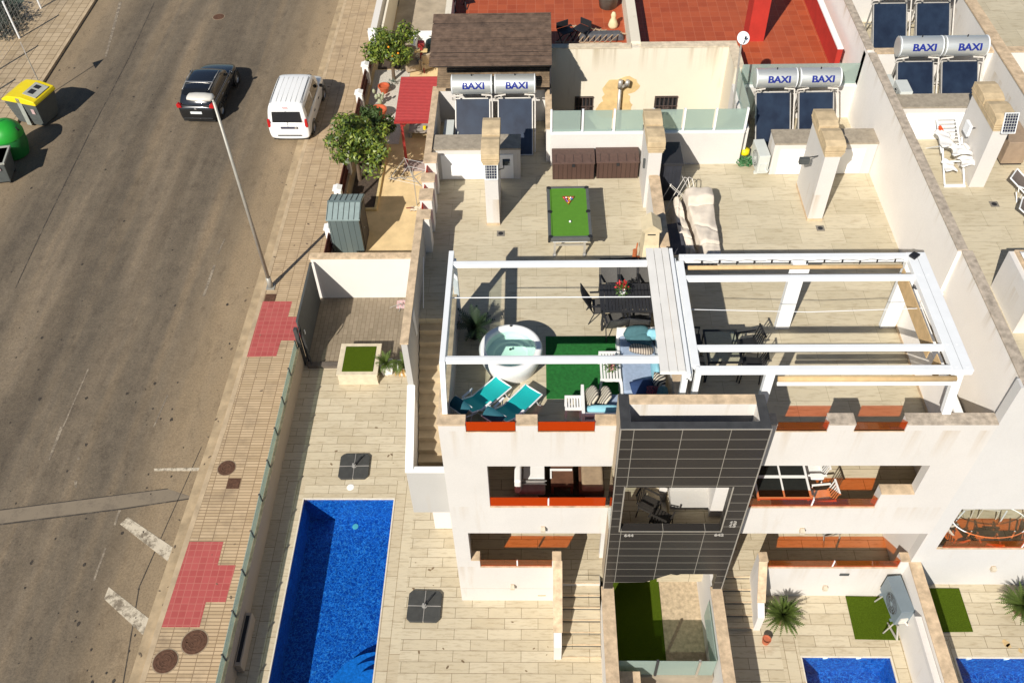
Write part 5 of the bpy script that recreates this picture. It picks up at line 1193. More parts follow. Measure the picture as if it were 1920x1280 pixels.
obj('column', B().cyl((0,0,0),(0,0,.95),.06,n=10).lathe([(0,.1),(.12,.08),(.14,0)], n=14), RU, t); obj('arm', B().bar((0,0,.7),(.5,.02,.7),.05,.03).bar((0,0,.6),(.06,.1,1.1),.03,.03).tube([(-.3,-.02,.62),(0,0,.62)], .012), RU, t)
t = thing('stone_chimney_cap', 'curved stone cap block on the low party wall, right of the barbecue', 'chimney cap', (3.5, 16.3, FZ), world=True)
obj('block', B().prism([(16.2,FZ+.84),(17.1,FZ+.84),(17.1,FZ+1.0),(16.9,FZ+1.15),(16.5,FZ+1.12),(16.2,FZ+.95)], 3.12, 3.62, 'x'), STONE, t, bevel=.02)
obj('support', B().box(3.34,3.58,16.3,17.0,FZ,FZ+.84), SB, t)
# umbrella bases on deck
SLAB = mat('black_resin_slab', (.055,.055,.05), .6, .2, 6)
def umb_base(loc, lab, first=None):
    if first: return dup(first, loc, R(-1), lab)
    t = thing('parasol_base', lab, 'parasol base', loc, R(1), 'black parasol bases')
    for sx in (-1,1):
        for sy in (-1,1):
            q = .47; pts = [(.012*sx,.012*sy),(q*sx,.012*sy),(q*sx,(q-.1)*sy),((q-.1)*sx,q*sy),(.012*sx,q*sy)]
            obj('slab', B().prism(pts, .01, .075), SLAB, t, bevel=.012)
    obj('cross_frame', B().box(-.46,.46,-.010,.010,.03,.085).box(-.010,.010,-.46,.46,.03,.085), STEEL, t)
    obj('socket', B().lathe([(0,.16),(.05,.16),(.055,.08),(.08,.08)], n=18).bar((0,0,.1),(-.02,.0,.20),.05,.05), mat('grey_plastic', (.30,.29,.27), .5), t)
    obj('lever', B().bar((.02,.02,.10),(.22,.30,.17),.04,.03), BLK, t)
    return t
u0 = umb_base((-5.75, 16.15, 0), 'black four slab parasol base beyond the pool, near its round lid')
umb_base((-3.17, 11.48, 0), 'black four slab parasol base between the pool and the left house', u0)
# planter with turf, white pots
t = thing('raised_planter', 'square stone planter topped with turf at the end of the deck', 'planter', (-6.05, 20.1, 0), world=True)
obj('box', B().wall(-6.70,-5.38,0,.5,19.52,19.66).box(-6.70,-5.38,20.7,20.84,0,.5).box(-6.70,-6.56,19.66,20.7,0,.5).box(-5.52,-5.38,19.66,20.7,0,.5), COPE if False else mat('travertine', (.62,.53,.38), .8, .12, 5), t)
obj('rim', B().box(-6.74,-5.34,19.48,19.68,.5,.54).box(-6.74,-5.34,20.68,20.88,.5,.54).box(-6.74,-6.54,19.68,20.68,.5,.54).box(-5.54,-5.34,19.68,20.68,.5,.54).box(-6.72,-5.36,19.5,19.52,0,.06), MATS['travertine'], t, bevel=.004)
obj('turf', B().box(-6.56,-5.5,19.62,20.74,.45,.562), TURF, t, bevel=.02)
def pot_palm(loc, lab, leafm, seed):
    t = thing('potted_plant', lab, 'plant', loc, R(8), 'white pots beside the planter')
    obj('pot', B().loft([[Vector((sx*w_, sy*w_, z)) for sx, sy in ((-1,-1),(1,-1),(1,1),(-1,1))] for z, w_ in ((0,.15),(.42,.22),(.42,.19),(.36,.18))]), WPAINT, t, bevel=.008)
    b = B(); palm_head(b, (0,0,.40), 26, .52, .10, 1.3, seed, (10,80)); obj('fronds', b, leafm, t); return t
pot_palm((-5.12, 20.06, 0), 'spiky green plant in a white square pot touching the turf planter', PALM, 3)
pp_ = pot_palm((-4.52, 20.05, 0), 'yellowing green plant in a white square pot nearest the house stair wall', PALM, 9)
b = B(); palm_head(b, (-.08,-.12,.40), 14, .42, .07, 2.2, 21, (-10,25)); obj('dry_fronds', b, mat('dry_orange_leaves', (.48,.25,.04), .7, .2), pp_)
# pile of cloth and shoes on patio
t = thing('floor_cloth', 'crumpled pink and grey cloth dropped in the corner of the paved patio', 'cloth', (-4.9, 23.2, .03))
b = B().grid(lambda u,v_: Vector((-.22+.44*u, -.2+.4*v_, .03+.07*abs(math.sin(u*9+v_*5))*math.sin(u*3.1)*math.sin(v_*3.1)+.05*math.sin(v_*8)*math.sin(u*3.1))), 16, 16); obj('cloth', b, stripes('pink_grey_cloth', (.55,.28,.27), (.35,.33,.32), 5, dist=8), t, smooth=True)
obj('stick', B().tube([(-.45,-.15,.02),(.0,.02,.1)], .012).tube([(-.1,-.35,.02),(.0,0,.1)], .012), STEEL, t)
# cycads
def cycad(loc, lab, seed, L=.62):
    t = thing('cycad', lab, 'plant', loc, 0, 'cycads on the decks')
    obj('trunk', B().lathe([(0,0),(.14,0),(.17,.15),(.12,.32),(0,.36)], n=14), mat('cycad_trunk', (.16,.10,.06), .9, .3, 12, bmp=1), t)
    b = B(); palm_head(b, (0,0,.34), 110, L, .06, .45, seed, (-10,84)); obj('fronds', b, PALM, t); return t
cycad((6.55, 10.95, .36), 'large cycad on the middle deck against the step wall', 4)
cycad((12.62, 10.92, 1.05), 'cycad on the rightmost deck, cut by the photo edge', 11)
q = obj('clay_pot', B().lathe([(0,0),(.09,0),(.12,.2),(.1,.2),(.09,.16),(0,.16)], n=18), mat('terracotta', (.45,.13,.06), .8, .15)); q.location = (6.05,10.35,.36); tag(q, 'small clay pot at the foot of the middle house steps', 'pot')

# ================================================================ middle roof furniture
COVER = mat('beige_cover_fabric', (.62,.545,.45), .9, .1, 5, bmp=.4)
def covered(q, prof, lab, seed):
    """a cloth cover over a lounger: q = four floor corners (far left, far right, near right, near left), prof = (position, height)"""
    rnd = random.Random(seed); TL, TR, BR, BL = [Vector((x, y, 0)) for x, y in q]; ph = [rnd.uniform(0,6) for _ in range(6)]
    def hgt(v_):
        for (a, h0), (c, h1) in zip(prof, prof[1:]):
            if v_ <= c: k = (v_-a)/(c-a); k = k*k*(3-2*k); return h0+(h1-h0)*k
        return prof[-1][1]
    def fn(u, v_):
        U = (u-.14)/.72; V = (v_-.08)/.84; uc = min(1, max(0, U)); vc = min(1, max(0, V))
        p = (TL.lerp(TR, uc)).lerp(BL.lerp(BR, uc), vc); o = Vector((0,0,0))
        hz_ = .07*math.exp(-((vc-.2)/.012)**2)+.06*math.exp(-((vc-.8)/.012)**2)+.03*math.exp(-((vc-.55-.15*(uc-.5))/.02)**2)
        ed = max(-U, U-1, (-V)*1.3, (V-1)*1.3, 0)
        h = hgt(vc)*(1-.12*(abs(uc-.5)*2)**3)+.018*math.sin(uc*7+vc*5+ph[0])+.022*math.sin(vc*17+uc*4+ph[1])*math.sin(uc*9+ph[2])-.03*math.sin(uc*math.pi)*abs(math.sin(vc*9))
        h -= hz_
        if ed > 0:
            dr = min(1, ed/.1); h = h*(1-dr)**1.0+.04*dr
            o = ((TR-TL).normalized()*(.05*dr*(1 if U > 1 else -1 if U < 0 else 0)))+((BL-TL).normalized()*(.05*dr*(1 if V > 1 else -1 if V < 0 else 0)))+Vector((.02*math.sin(vc*30+ph[3]), .02*math.sin(uc*24+ph[4]), 0))*dr
        return p+o+Vector((0,0,FZ+max(.03, h)))
    b = B().grid(fn, 40, 130); o = recenter(obj('covered_lounger', b, COVER, smooth=True)); return tag(o, lab, 'covered lounger', 'covered loungers')
covered([(4.14,20.15),(4.90,20.18),(4.88,17.8),(4.44,17.8)], [(0,.72),(.14,.74),(.22,.52),(.5,.44),(.78,.42),(.84,.34),(1,.30)], 'big beige covered lounger on the middle roof, right of a narrower one', 3)
covered([(3.80,19.85),(3.98,19.75),(4.22,18.1),(3.82,18.25)], [(0,.66),(.2,.6),(.35,.42),(.7,.44),(1,.30)], 'narrow beige covered lounger beside the party wall', 6)
t = thing('folding_rack', 'folded grey tubular drying rack leaning by the covered loungers', 'drying rack', (4.1, 20.2, FZ))
b = B()
for k in range(2): b.tube([(-.55+.12*k,-.35,.02),(.05+.12*k,.35,.75),(.15+.12*k,.32,.72),(.35+.12*k,-.25,.02)], .012); b.tube([(-.35,.25-.1*k,.6),(.5,-.3-.1*k,.1)], .01)
obj('tubes', b.tube([(-.7,-.3,.02),(.6,.0,.5)], .01).tube([(-.7,-.1,.02),(-.1,.45,.9),(.5,-.3,.02)], .011), STEEL, t)
t = thing('tool_cabinet', 'tall black slatted cabinet in the shade of the party wall', 'cabinet', (3.72, 20.9, FZ))
obj('body', B().box(-.3,.3,-.45,.45,0,1.25), mat('black_boards', (.03,.032,.04), .6, .2, 4), t); obj('lid', B().box(-.33,.33,-.5,.5,1.25,1.33), DKM, t, bevel=.01)
b = B()
for k in range(5): b.box(-.24+k*.1, -.235+k*.1, -.455,-.45,.05,1.2)
obj('seams', b, DARK, t)
tag(obj('folded_sheet', B().loft([[Vector((-.28,-.6,0)),Vector((.3,-.6,0)),Vector((.3,.9,0)),Vector((-.28,.9,0))],[Vector((-.25,-.55,.35)),Vector((.27,-.55,.38)),Vector((.25,.85,.42)),Vector((-.25,.85,.33))]]), mat('dark_grey_cover', (.06,.06,.07), .9, .2, 6), bevel=.04), 'low dark covered furniture between party wall and the beige covers', 'covered furniture').location = (3.68, 18.2, FZ)
# black table & chairs under middle pergola
t = thing('dining_table', 'black tubular table with glass top in the shade of the middle pergola', 'table', (4.35, 14.27, FZ))
obj('top', B().box(-.36,.36,-.48,.48,.72,.735), CLEARG, t)
obj('frame', B().box(-.40,-.36,-.52,.52,.70,.74).box(.36,.40,-.52,.52,.70,.74).box(-.36,.36,-.52,-.48,.70,.74).box(-.36,.36,.48,.52,.70,.74).box(-.36,.36,-.02,.02,.69,.72), BLK, t)
for sx in (-.37,.37):
    for sy in (-.49,.49): obj('leg', B().tube([(sx,sy,.7),(sx,sy,0)], .018), BLK, t)
def tube_chair(loc, rz, lab, first=None, m=BLK, group='black chairs under the middle pergola', slats=True):
    if first: return dup(first, loc, rz, lab, group)
    t = thing('garden_chair', lab, 'chair', loc, rz, group)
    obj('seat', B().box(-.22,.22,-.22,.22,.42,.45), m, t, bevel=.01)
    b = B()
    for k in range(6): b.bar((-.19+k*.076,.22,.48),(-.19+k*.076,.30+.02*math.sin(k),.88),.028,.012)
    b.bar((-.22,.30,.90),(.22,.30,.90),.04,.03).bar((-.22,.22,.47),(.22,.22,.47),.03,.03)
    obj('backrest', b, m, t)
    for sx in (-.21,.21):
        for sy in (-.2,.2): obj('leg', B().tube([(sx,sy,.43),(sx*1.1,sy*1.15,0)], .016), m, t)
        obj('armrest', B().bar((sx*1.15,-.2,.64),(sx*1.15,.26,.66),.045,.02).tube([(sx*1.15,-.18,.64),(sx*1.05,-.18,.43)], .012), m, t)
    return t
k0 = tube_chair((3.72, 14.7, FZ), R(90), 'black chair far left at the shaded table under the middle pergola')
tube_chair((3.72, 14.0, FZ), R(90), 'black chair at the near left of the shaded table under the middle pergola', k0)
tube_chair((5.02, 14.55, FZ), R(-80), 'black chair at the right of the shaded glass table, in half sun', k0)
tube_chair((5.02, 13.95, FZ), R(-95), 'black chair at the near right corner of the shaded glass table', k0)
q = thing('wicker_bench', 'low dark bench with woven tan seat behind the tower coping', 'bench', (4.0, 12.7, FZ)); obj('body', B().box(-.32,.32,-.2,.2,0,.36), BLK, q, bevel=.02); obj('woven_seat', B().box(-.28,.28,-.15,.17,.36,.40), stripes('woven_tan', (.42,.33,.22), (.15,.11,.07), 14), q, bevel=.01)

# ================================================================ right roof furniture
t = thing('drying_rack', 'white folding rack heaped with white clothes in front of the white doors', 'drying rack', (11.2, 20.6, 8.2))
b = B()
for sx in (-.26,.26): b.bar((sx,.75,.95),(sx,-.2,.5),.04,.03).bar((sx,-1.0,.02),(sx,.1,.8),.04,.03).bar((sx,.7,0),(sx,-.2,.75),.03,.03)
for k in range(9): b.bar((-.26,.75-k*.1,.95-k*.047),(.26,.75-k*.1,.95-k*.047),.02,.015)
b.bar((-.28,-1.0,.03),(.28,-1.0,.03),.08,.05).bar((-.26,-.45,.42),(.26,-.45,.42),.03,.03)
obj('frame', b, WMET, t)
CL = mat('white_laundry', (.78,.76,.72), .9, .06, 5, bmp=.6)
def laundry(c, sx, sy, h, seed, lab, m=CL):
    rnd = random.Random(seed); f1, f2 = rnd.uniform(5,10), rnd.uniform(5,9)
    o = obj('laundry', B().grid(lambda u,v_: Vector(((u-.5)*sx*(1+.15*math.sin(v_*f2)), (v_-.5)*sy*(1+.2*math.sin(u*f1)), h*(.5+.25*math.sin(u*f1+v_*3)*math.cos(v_*f2))-h*.5*(abs(u-.5)*2)**2)), 14, 14), m, smooth=True); o.location = c
    md = o.modifiers.new('t', 'SOLIDIFY'); md.thickness = .01
    return tag(o, lab, 'clothes', 'laundry on the white rack')
laundry((11.0,20.6,9.0), .35,.7,.14, 1, 'white cloth hanging left over the white drying rack')
laundry((11.3,20.15,8.95), .5,.45,.16, 2, 'white shirt spread over the lower end of the white rack')
laundry((11.55,19.9,8.75), .55,.4,.18, 5, 'white towel drooping to the right of the white rack')
laundry((11.05,19.95,8.6), .3,.45,.12, 8, 'crumpled white garment low on the left of the rack')
laundry((10.95,20.95,9.1), .10,.18,.1, 4, 'small orange red cloth clipped on the left side of the rack', mat('orange_cloth', (.75,.10,.02), .8))
BR = mat('taupe_mesh', (.13,.105,.09), .8, .12, 20)
p = at(1905, 345, 8.6)
l3 = lounger((p.x+.25, p.y-.1, 8.2), R(-128), 'taupe mesh lounger with white corners at the right edge of the photo', BR, WMET, group='taupe loungers', canopy=False)
p = at(1915, 395, 8.6)
lounger((p.x+.3, p.y-.15, 8.2), R(-118), 'second taupe lounger below the first at the right photo edge', BR, WMET, first=l3)
p = at(1900, 210, 8.3)
t = thing('sun_umbrella', 'folded brown parasol box half visible beside the right roof chimney', 'box', (13.0, 21.0, 8.2)); obj('box', B().box(-.3,.3,-.5,.5,.05,.75), mat('tan_cabinet', (.30,.22,.15), .7), t, bevel=.02); obj('base', B().box(-.28,.28,-.48,.48,0,.05), DARK, t)
# chimney stack low block at right edge (its top with a crumpled cloth)
t = thing('low_chimney', 'low white chimney block at the right edge carrying a crumpled cloth', 'chimney', (12.3, 15.5, 8.2), world=True)
pA = at(1893, 468, 9.4)
obj('block', B().box(pA.x, pA.x+.8, 14.3, pA.y, 8.2, 9.35), WHITE, t); obj('coping', B().box(pA.x+.12, pA.x+.8, 14.3, pA.y, 9.35, 9.39), COPE, t)
o = obj('cloth', B().grid(lambda u,v_: Vector(((u-.5)*.4, (v_-.5)*.5, .06+.06*math.sin(u*9)*math.cos(v_*8))), 14, 14), CL, smooth=True); o.location = (pA.x+.35, pA.y-.4, 9.42); tag(o, 'crumpled white cloth on the low chimney block at the right edge', 'cloth')

# ================================================================ balcony furniture
# left first floor
t = thing('balcony_armchair', 'grey armchair with white throw inside the left first floor balcony', 'chair', (-.15, 12.75, 4.1))
GRF = mat('grey_fabric', (.30,.27,.25), .9, .12, 8)
obj('seat', B().box(-.35,.35,-.35,.35,.2,.42), GRF, t, bevel=.05, seg=3); obj('backrest', B().box(-.42,-.25,-.35,.35,.3,.85), WPAINT, t, bevel=.05, seg=3); obj('throw', B().box(-.2,.33,.0,.4,.42,.45), WPAINT, t, bevel=.01)
obj('frame', B().tube([(-.3,-.1,.5),(.38,-.1,.5)], .015).tube([(-.3,-.18,.46),(.38,-.18,.46)], .015), CHR, t)
t = thing('low_table', 'dark wooden low table with a white tray inside the left balcony', 'table', (.62, 12.85, 4.1))
WD = mat('dark_brown_wood', (.12,.055,.03), .6, .25, 6)
obj('top', B().box(-.28,.28,-.3,.35,.38,.42), WD, t); [obj('leg', B().box(sx-.03,sx+.03,sy-.03,sy+.03,0,.38), WD, t) for sx in (-.24,.24) for sy in (-.25,.3)]
o = obj('tray', B().box(-.28,.28,-.02,.02,0,.04).box(-.28,-.24,-.25,-.02,0,.03), WPAINT); o.location = (.60,13.02,4.52); tag(o, 'white tray edge on the dark low table in the left balcony', 'tray')
o = obj('rug', B().lathe([(0,.012),(.72,.012),(.74,0)], n=40), mat('dark_round_rug', (.055,.045,.025), .95, .3, 10)); o.location = (.62,12.95,4.1); tag(o, 'dark round rug under the low table in the left balcony', 'rug')
t = thing('day_bed', 'brown padded seat beside the tower inside the left balcony', 'seat', (1.38, 12.9, 4.1)); obj('mattress', B().box(-.27,.27,-.45,.6,.3,.5), mat('brown_velour', (.33,.24,.15), .9, .2, 5), t, bevel=.06, seg=3); obj('frame', B().box(-.33,.3,-.4,.6,0,.3), WD, t)
# middle first floor: white frame table and slat chairs
t = thing('balcony_table', 'white framed balcony table with black top panels behind orange glass', 'table', (5.98, 12.75, 4.1))
obj('top', B().box(-.62,.62,-.72,.55,.70,.715), mat('black_glass_top', (.02,.022,.02), .15, .1, bmp=0), t)
obj('frame', B().box(-.66,-.61,-.76,.6,.69,.735).box(.61,.66,-.76,.6,.69,.735).box(-.61,.61,-.76,-.71,.69,.735).box(-.61,.61,-.16,-.09,.69,.735).box(-.61,.61,.53,.6,.69,.735).box(-.02,.02,-.71,.53,.69,.734), WPAINT, t)
for sx in (-.6,.6):
    for sy in (-.7,.55): obj('leg', B().box(sx-.025,sx+.025,sy-.025,sy+.025,0,.69), WPAINT, t)
w0 = tube_chair((6.9, 12.95, 4.1), R(-92), 'white slatted chair right of the balcony table, the farther one', None, WPAINT, 'white chairs at the balcony table')
tube_chair((6.95, 12.2, 4.1), R(-86), 'white slatted chair right of the balcony table, nearest the orange glass', w0, group='white chairs at the balcony table')
tube_chair((5.05, 12.35, 4.1), R(95), 'white slatted chair left of the balcony table by the tower', w0, group='white chairs at the balcony table')
# middle ground floor chair
t = sling_chair((8.05, 13.2, 1.05), R(200), 'grey sling chair alone on the middle ground floor terrace', None, mat('light_grey_sling', (.36,.34,.31), .8), STEEL, 'single terrace chair')
# rightmost: oval glass table with wicker orange lit chairs
t = thing('oval_table', 'oval glass table with pale rim on the rightmost terrace', 'table', (11.75, 12.55, 2.15))
obj('top', B().lathe([(0,.72),(1,.72),(1,.735)], n=48, M=Matrix.Diagonal((.95,.5,1,1))), CLEARG, t)
obj('rim', B().lathe([(1.0,.715),(1.03,.73),(1.0,.745)], n=48, M=Matrix.Diagonal((.95,.5,1,1))), WMET, t)
for sx in (-.55,.55):
    for sy in (-.3,.3): obj('leg', B().tube([(sx,sy,.71),(sx*1.1,sy*1.1,0)], .02), WMET, t)
PL = mat('pale_chair_metal', (.62,.56,.46), .5)
r0 = tube_chair((10.85, 12.2, 2.15), R(110), 'pale chair at the left end of the oval glass table', None, PL, 'pale chairs at the oval table')
tube_chair((11.4, 13.25, 2.15), R(10), 'pale chair behind the oval glass table, left one', r0, group='pale chairs at the oval table')
tube_chair((12.1, 13.25, 2.15), R(-8), 'pale chair behind the oval glass table, right one', r0, group='pale chairs at the oval table')
tube_chair((11.6, 12.05, 2.15), R(175), 'pale chair between the oval glass table and the red glass', r0, group='pale chairs at the oval table')
tube_chair((12.8, 12.2, 2.15), R(-120), 'pale chair at the right end of the oval glass table', r0, group='pale chairs at the oval table')
# dark folding chairs in the tower opening
d0 = tube_chair((2.75, 12.0, 4.1), R(60), 'dark folded chair standing open in the tower opening, left one', None, mat('brown_black_metal', (.03,.026,.022), .5), 'chairs in the tower opening')
tube_chair((3.0, 11.62, 4.1), R(150), 'dark chair close to the sill of the tower opening, right one', d0, group='chairs in the tower opening')
o = laundry((3.25, 12.0, 6.35), .35,.2,.1, 3, 'pale striped cloth hanging from the top of the tower opening', STR); o['group'] = 'hanging cloth'
# ================================================================ street lamp
base = at(508, 538, 0)
t = thing('street_lamp', 'tall grey street lamp on the pavement with a pale oval head over the dark car', 'street lamp', base)
POLE = mat('lamp_pole', (.38,.36,.31), .5, .1, 3, metal=.3)
obj('pole', B().cyl((0,0,0),(0,0,.5),.10,.09,n=20).cyl((0,0,.5),(0,0,8.05),.07,.045,n=20), POLE, t, smooth=True)
obj('base_plate', B().box(-.16,.16,-.16,.16,0,.03), POLE, t, bevel=.005)
M = Matrix.Translation((-.40,.12,8.15)) @ Matrix.Rotation(R(-6), 4, 'Z')
b = B(); secs = []
for x, wy, h in ((-.44,.10,.03),(-.41,.17,.06),(-.2,.20,.09),(.1,.20,.10),(.33,.17,.09),(.40,.08,.05)):
    secs.append([Vector((x, wy*math.cos(a*math.pi/8), h*math.sin(a*math.pi/8))) for a in range(16)])
obj('head', b.loft(secs, M=M), mat('lamp_head', (.60,.57,.50), .5, .05), t, smooth=True)
obj('arm', B().tube([(0,0,7.95),(-.02,.02,8.12),(-.15,.08,8.14)], .035, 12), POLE, t, smooth=True)

# ================================================================ cars
def car(name, label, loc, rz, L, W, H, paint, van=False, glassroof=False):
    """nose towards +y, tail at y=0; sections lofted along the length"""
    t = thing(name, label, 'van' if van else 'car', loc, rz)
    CAR = paint; GL = mat('car_glass', (.012,.014,.018), .06, .05, 2, bmp=0, spec=.6, coat=.5)
    def ring(y, w, zt, zb=.24, crown=.03, tuck=.88):
        hw = w/2
        half = [(hw*tuck, zb), (hw*.97, zb+.10), (hw, zb+.28), (hw, zt-.22), (hw*.985, zt-.08), (hw*.93, zt), (hw*.5, zt+crown), (0, zt+crown*1.25)]
        pts = [(x, z) for x, z in half]+[(-x, z) for x, z in half[-2::-1]]
        return [Vector((x, y, z)) for x, z in pts]
    if van: st = [(0,.82,.86),(.03,.94,1.0),(.12,.985,1.06),(.35,1,1.08),(L*.55,1,1.08),(L*.72,1,1.07),(L*.78,.985,1.05),(L*.88,.95,.98),(L*.955,.88,.86),(L*.99,.76,.70),(L,.62,.58)]
    else: st = [(0,.74,.72),(.04,.88,.86),(.12,.955,.95),(.35,.99,.99),(L*.35,1,1.0),(L*.6,1,.99),(L*.70,.985,.97),(L*.82,.95,.90),(L*.93,.86,.78),(L*.98,.72,.64),(L,.58,.54)]
    bd = obj('body', B().loft([ring(y, W*w_, z) for y, w_, z in st]), CAR, t, smooth=True)
    md = bd.modifiers.new('s', 'SUBSURF'); md.levels = md.render_levels = 2
    # greenhouse
    if van: gh = [(.05,.94,1.02,.92),(.16,.93,H-.10,.80),(.30,.93,H-.01,.80),(L*.4,.93,H,.82),(L*.58,.92,H-.01,.82),(L*.66,.90,H-.09,.80),(L*.80,.92,1.05,.90)]
    else: gh = [(.10,.90,.94,.85),(.42,.90,H-.16,.72),(.62,.90,H-.02,.72),(L*.38,.91,H,.74),(L*.52,.91,H-.03,.73),(L*.585,.90,H-.10,.72),(L*.73,.92,.98,.88)]
    def gring(y, wb, zt, wt):
        zb = .90 if not van else .98
        hb, ht = W*wb/2, W*wt/2
        z2 = max(zt, zb+.02)
        half = [(hb, zb), (hb*.99, zb+(z2-zb)*.35), ((hb*.35+ht*.65)*.99, zb+(z2-zb)*.85), (ht*.97, z2-.005), (ht*.5, z2+.02), (0, z2+.028)]
        pts = half+[(-x, z) for x, z in half[-2::-1]]
        return [Vector((x, y, z)) for x, z in pts]
    ghm = CAR if van else GL
    g = obj('cabin', B().loft([gring(*q) for q in gh]), ghm, t, smooth=True)
    md = g.modifiers.new('s', 'SUBSURF'); md.levels = md.render_levels = 2
    e = .012
    def gp(y0, y1, z0, z1, s, m, nm='side_window'):
        # side window panel following the leaning cabin side
        def X(z):
            zb = .98 if van else .90; f = (z-zb)/(H-zb); wb, wt = (.93, .80) if van else (.91, .73)
            return (W/2)*(wb+(wt-wb)*max(0,f)**1.2)+e
        b = B().quad(Vector((s*X(z0), y0[0], z0)), Vector((s*X(z0), y1[0], z0)), Vector((s*X(z1), y1[1], z1)), Vector((s*X(z1), y0[1], z1)))
        o = obj(nm, b, m, t); md = o.modifiers.new('t', 'SOLIDIFY'); md.thickness = .012; return o
    if van:
        for s in (-1, 1):
            gp((.38,.42),(L*.36,L*.36),1.12,H-.24,s,GL); gp((L*.385,L*.385),(L*.66,L*.60),1.10,H-.22,s,GL)
        # rear doors glass, plate, lights
        zz = H-.14
        b = B().quad(Vector((-.64,.015,1.10)),Vector((.64,.015,1.10)),Vector((.60,.098,zz-.14)),Vector((-.60,.098,zz-.14)))
        o = obj('rear_window', b, GL, t); md = o.modifiers.new('t','SOLIDIFY'); md.thickness=.02; md.offset = 0
        obj('door_seam', B().box(-.006,.006,.005,.02,.5,1.12).bar((0,.012,1.1),(0,.10,zz-.1),.014,.01), GATE, t)
        obj('number_plate', B().box(-.32,.42,-.045,-.02,.80,.90), mat('dark_trim_strip', (.05,.05,.08), .4), t, bevel=.01)
        obj('emblem', B().cyl((.35,-.05,.85),(.35,-.03,.85),.055,n=18), CHR, t)
        obj('bumper_slot', B().box(-.52,.52,-.05,-.02,.44,.475), BLK, t)
        obj('brake_light', B().box(-.12,.12,.11,.14,zz+.02,zz+.045), mat('red_lamp', (.45,.01,.012), .25, .05, coat=.5), t)
        for s in (-1, 1):
            obj('tail_light', B().prism([(.73*s,.80),(.88*s,.84),(.87*s,1.22),(.77*s,1.22)], .02, .12, 'y'), MATS['red_lamp'], t, bevel=.015)
            obj('roof_rail', B().tube([(s*.66,.35,H+.0),(s*.66,L*.56,H+.0)], .012), BLK, t)
            for k in (.14, .30): b = B()
        b = B()
        for x in (-.42,-.21,0,.21,.42): b.box(x-.006, x+.006, .4, L*.55, H+.018-abs(x)*.02, H+.026-abs(x)*.02)
        obj('roof_ribs', b, mat('rib_grey', (.55,.55,.52), .5), t)  # ribs in a greyer tone than the van paint
        b = B().quad(Vector((-.68,L*.80+.01,1.04)),Vector((.68,L*.80+.01,1.04)),Vector((.62,L*.69,H-.26)),Vector((-.62,L*.69,H-.26)))
        o = obj('windscreen', b, GL, t); md = o.modifiers.new('t','SOLIDIFY'); md.thickness=.03; md.offset = 1
    else:
        for s in (-1, 1):
            gp((.5,.66),(L*.66,L*.52),.985,H-.13,s,mat('side_car_glass', (.03,.03,.03), .08, .05, bmp=0, coat=.5))
            obj('window_trim', B().tube([(s*(W/2*.915),.35,.97),(s*(W/2*.925),L*.5,.975),(s*(W/2*.91),L*.72,.97)], .011, 6), CHR, t)
            obj('roof_rail', B().tube([(s*.60,.62,H-.03),(s*.63,L*.35,H+.02),(s*.62,L*.53,H-.03)], .018, 8), CHR, t, smooth=True)
            obj('tail_light', B().prism([(.62*s,.88),(.84*s,.86),(.86*s,1.02),(.78*s,1.10),(.66*s,1.02)], .045, .2, 'y'), mat('red_lamp', (.45,.01,.012), .25, .05, coat=.5), t, bevel=.02)
        obj('roof_divider', B().box(-.62,.62,L*.27,L*.285,H+.016,H+.03), CHR, t)
        obj('spoiler', B().prism([(.36,H-.12),(.62,H-.005),(.64,H+.012),(.30,H-.07)], -.56, .56, 'x'), CAR, t, bevel=.02)
        obj('tailgate_line', B().tube([(-.72,.10,.98),(0,.075,.95),(.72,.10,.98)], .01, 6), BLK, t)
        obj('number_plate', B().box(-.26,.26,-.03,.0,.62,.73), mat('plate_white', (.75,.78,.76), .4), t, bevel=.004)
        obj('emblem', B().cyl((0,-.0,.86),(0,.03,.87),.05,n=16), CHR, t)
        obj('bumper_trim', B().box(-.70,.70,-.02,.05,.34,.39), BLK, t, bevel=.01)
    # wheels
    for s in (-1, 1):
        for y in (L*.185, L*.80):
            w_ = obj('wheel', B().lathe([(.18,-.1),(.29,-.1),(.32,-.07),(.32,.07),(.29,.1),(.18,.1)], n=32, M=Matrix.Translation((s*(W/2-.10), y, .32)) @ Matrix.Rotation(R(90), 4, 'Y')), BLK, t, smooth=True)
            b = B().lathe([(0,.07),(.05,.08),(.19,.06),(.2,.09)], n=24, M=Matrix.Translation((s*(W/2-.10), y, .32)) @ Matrix.Rotation(R(90*s), 4, 'Y'))
            obj('rim', b, CHR, w_)
            obj('wheel_arch', B().lathe([(.33,.105),(.385,.11),(.39,.09)], n=32, M=Matrix.Translation((s*(W/2-.10), y, .32)) @ Matrix.Rotation(R(90*s), 4, 'Y')), BLK if not van else GATE, t)
        mr = obj('mirror', B().lathe([(0,-.09),(.07,-.07),(.09,0),(.07,.07),(0,.09)], n=12, M=Matrix.Translation((s*(W/2+.09), L*.66, 1.02 if not van else 1.15)) @ Matrix.Rotation(R(90), 4, 'Y') @ Matrix.Diagonal((1,.6,1,1))), CAR if not van else BLK, t, smooth=True)
        obj('door_handle', B().box(s*(W/2-.005), s*(W/2+.02), L*.30, L*.34, .80, .83).box(s*(W/2-.005), s*(W/2+.02), L*.53, L*.57, .80, .83), CHR if not van else BLK, t)
    obj('underbody', B().box(-W*.42, W*.42, .1, L-.15, .16, .34), BLK, t)
    return t
car('car', 'dark grey car with glass roof in the middle of the road, seen from behind', (-15.22, 34.75, -.12), R(-3), 4.15, 1.74, 1.50, mat('dark_car_paint', (.020,.021,.022), .22, .05, 2, metal=.4, bmp=0, coat=.8))
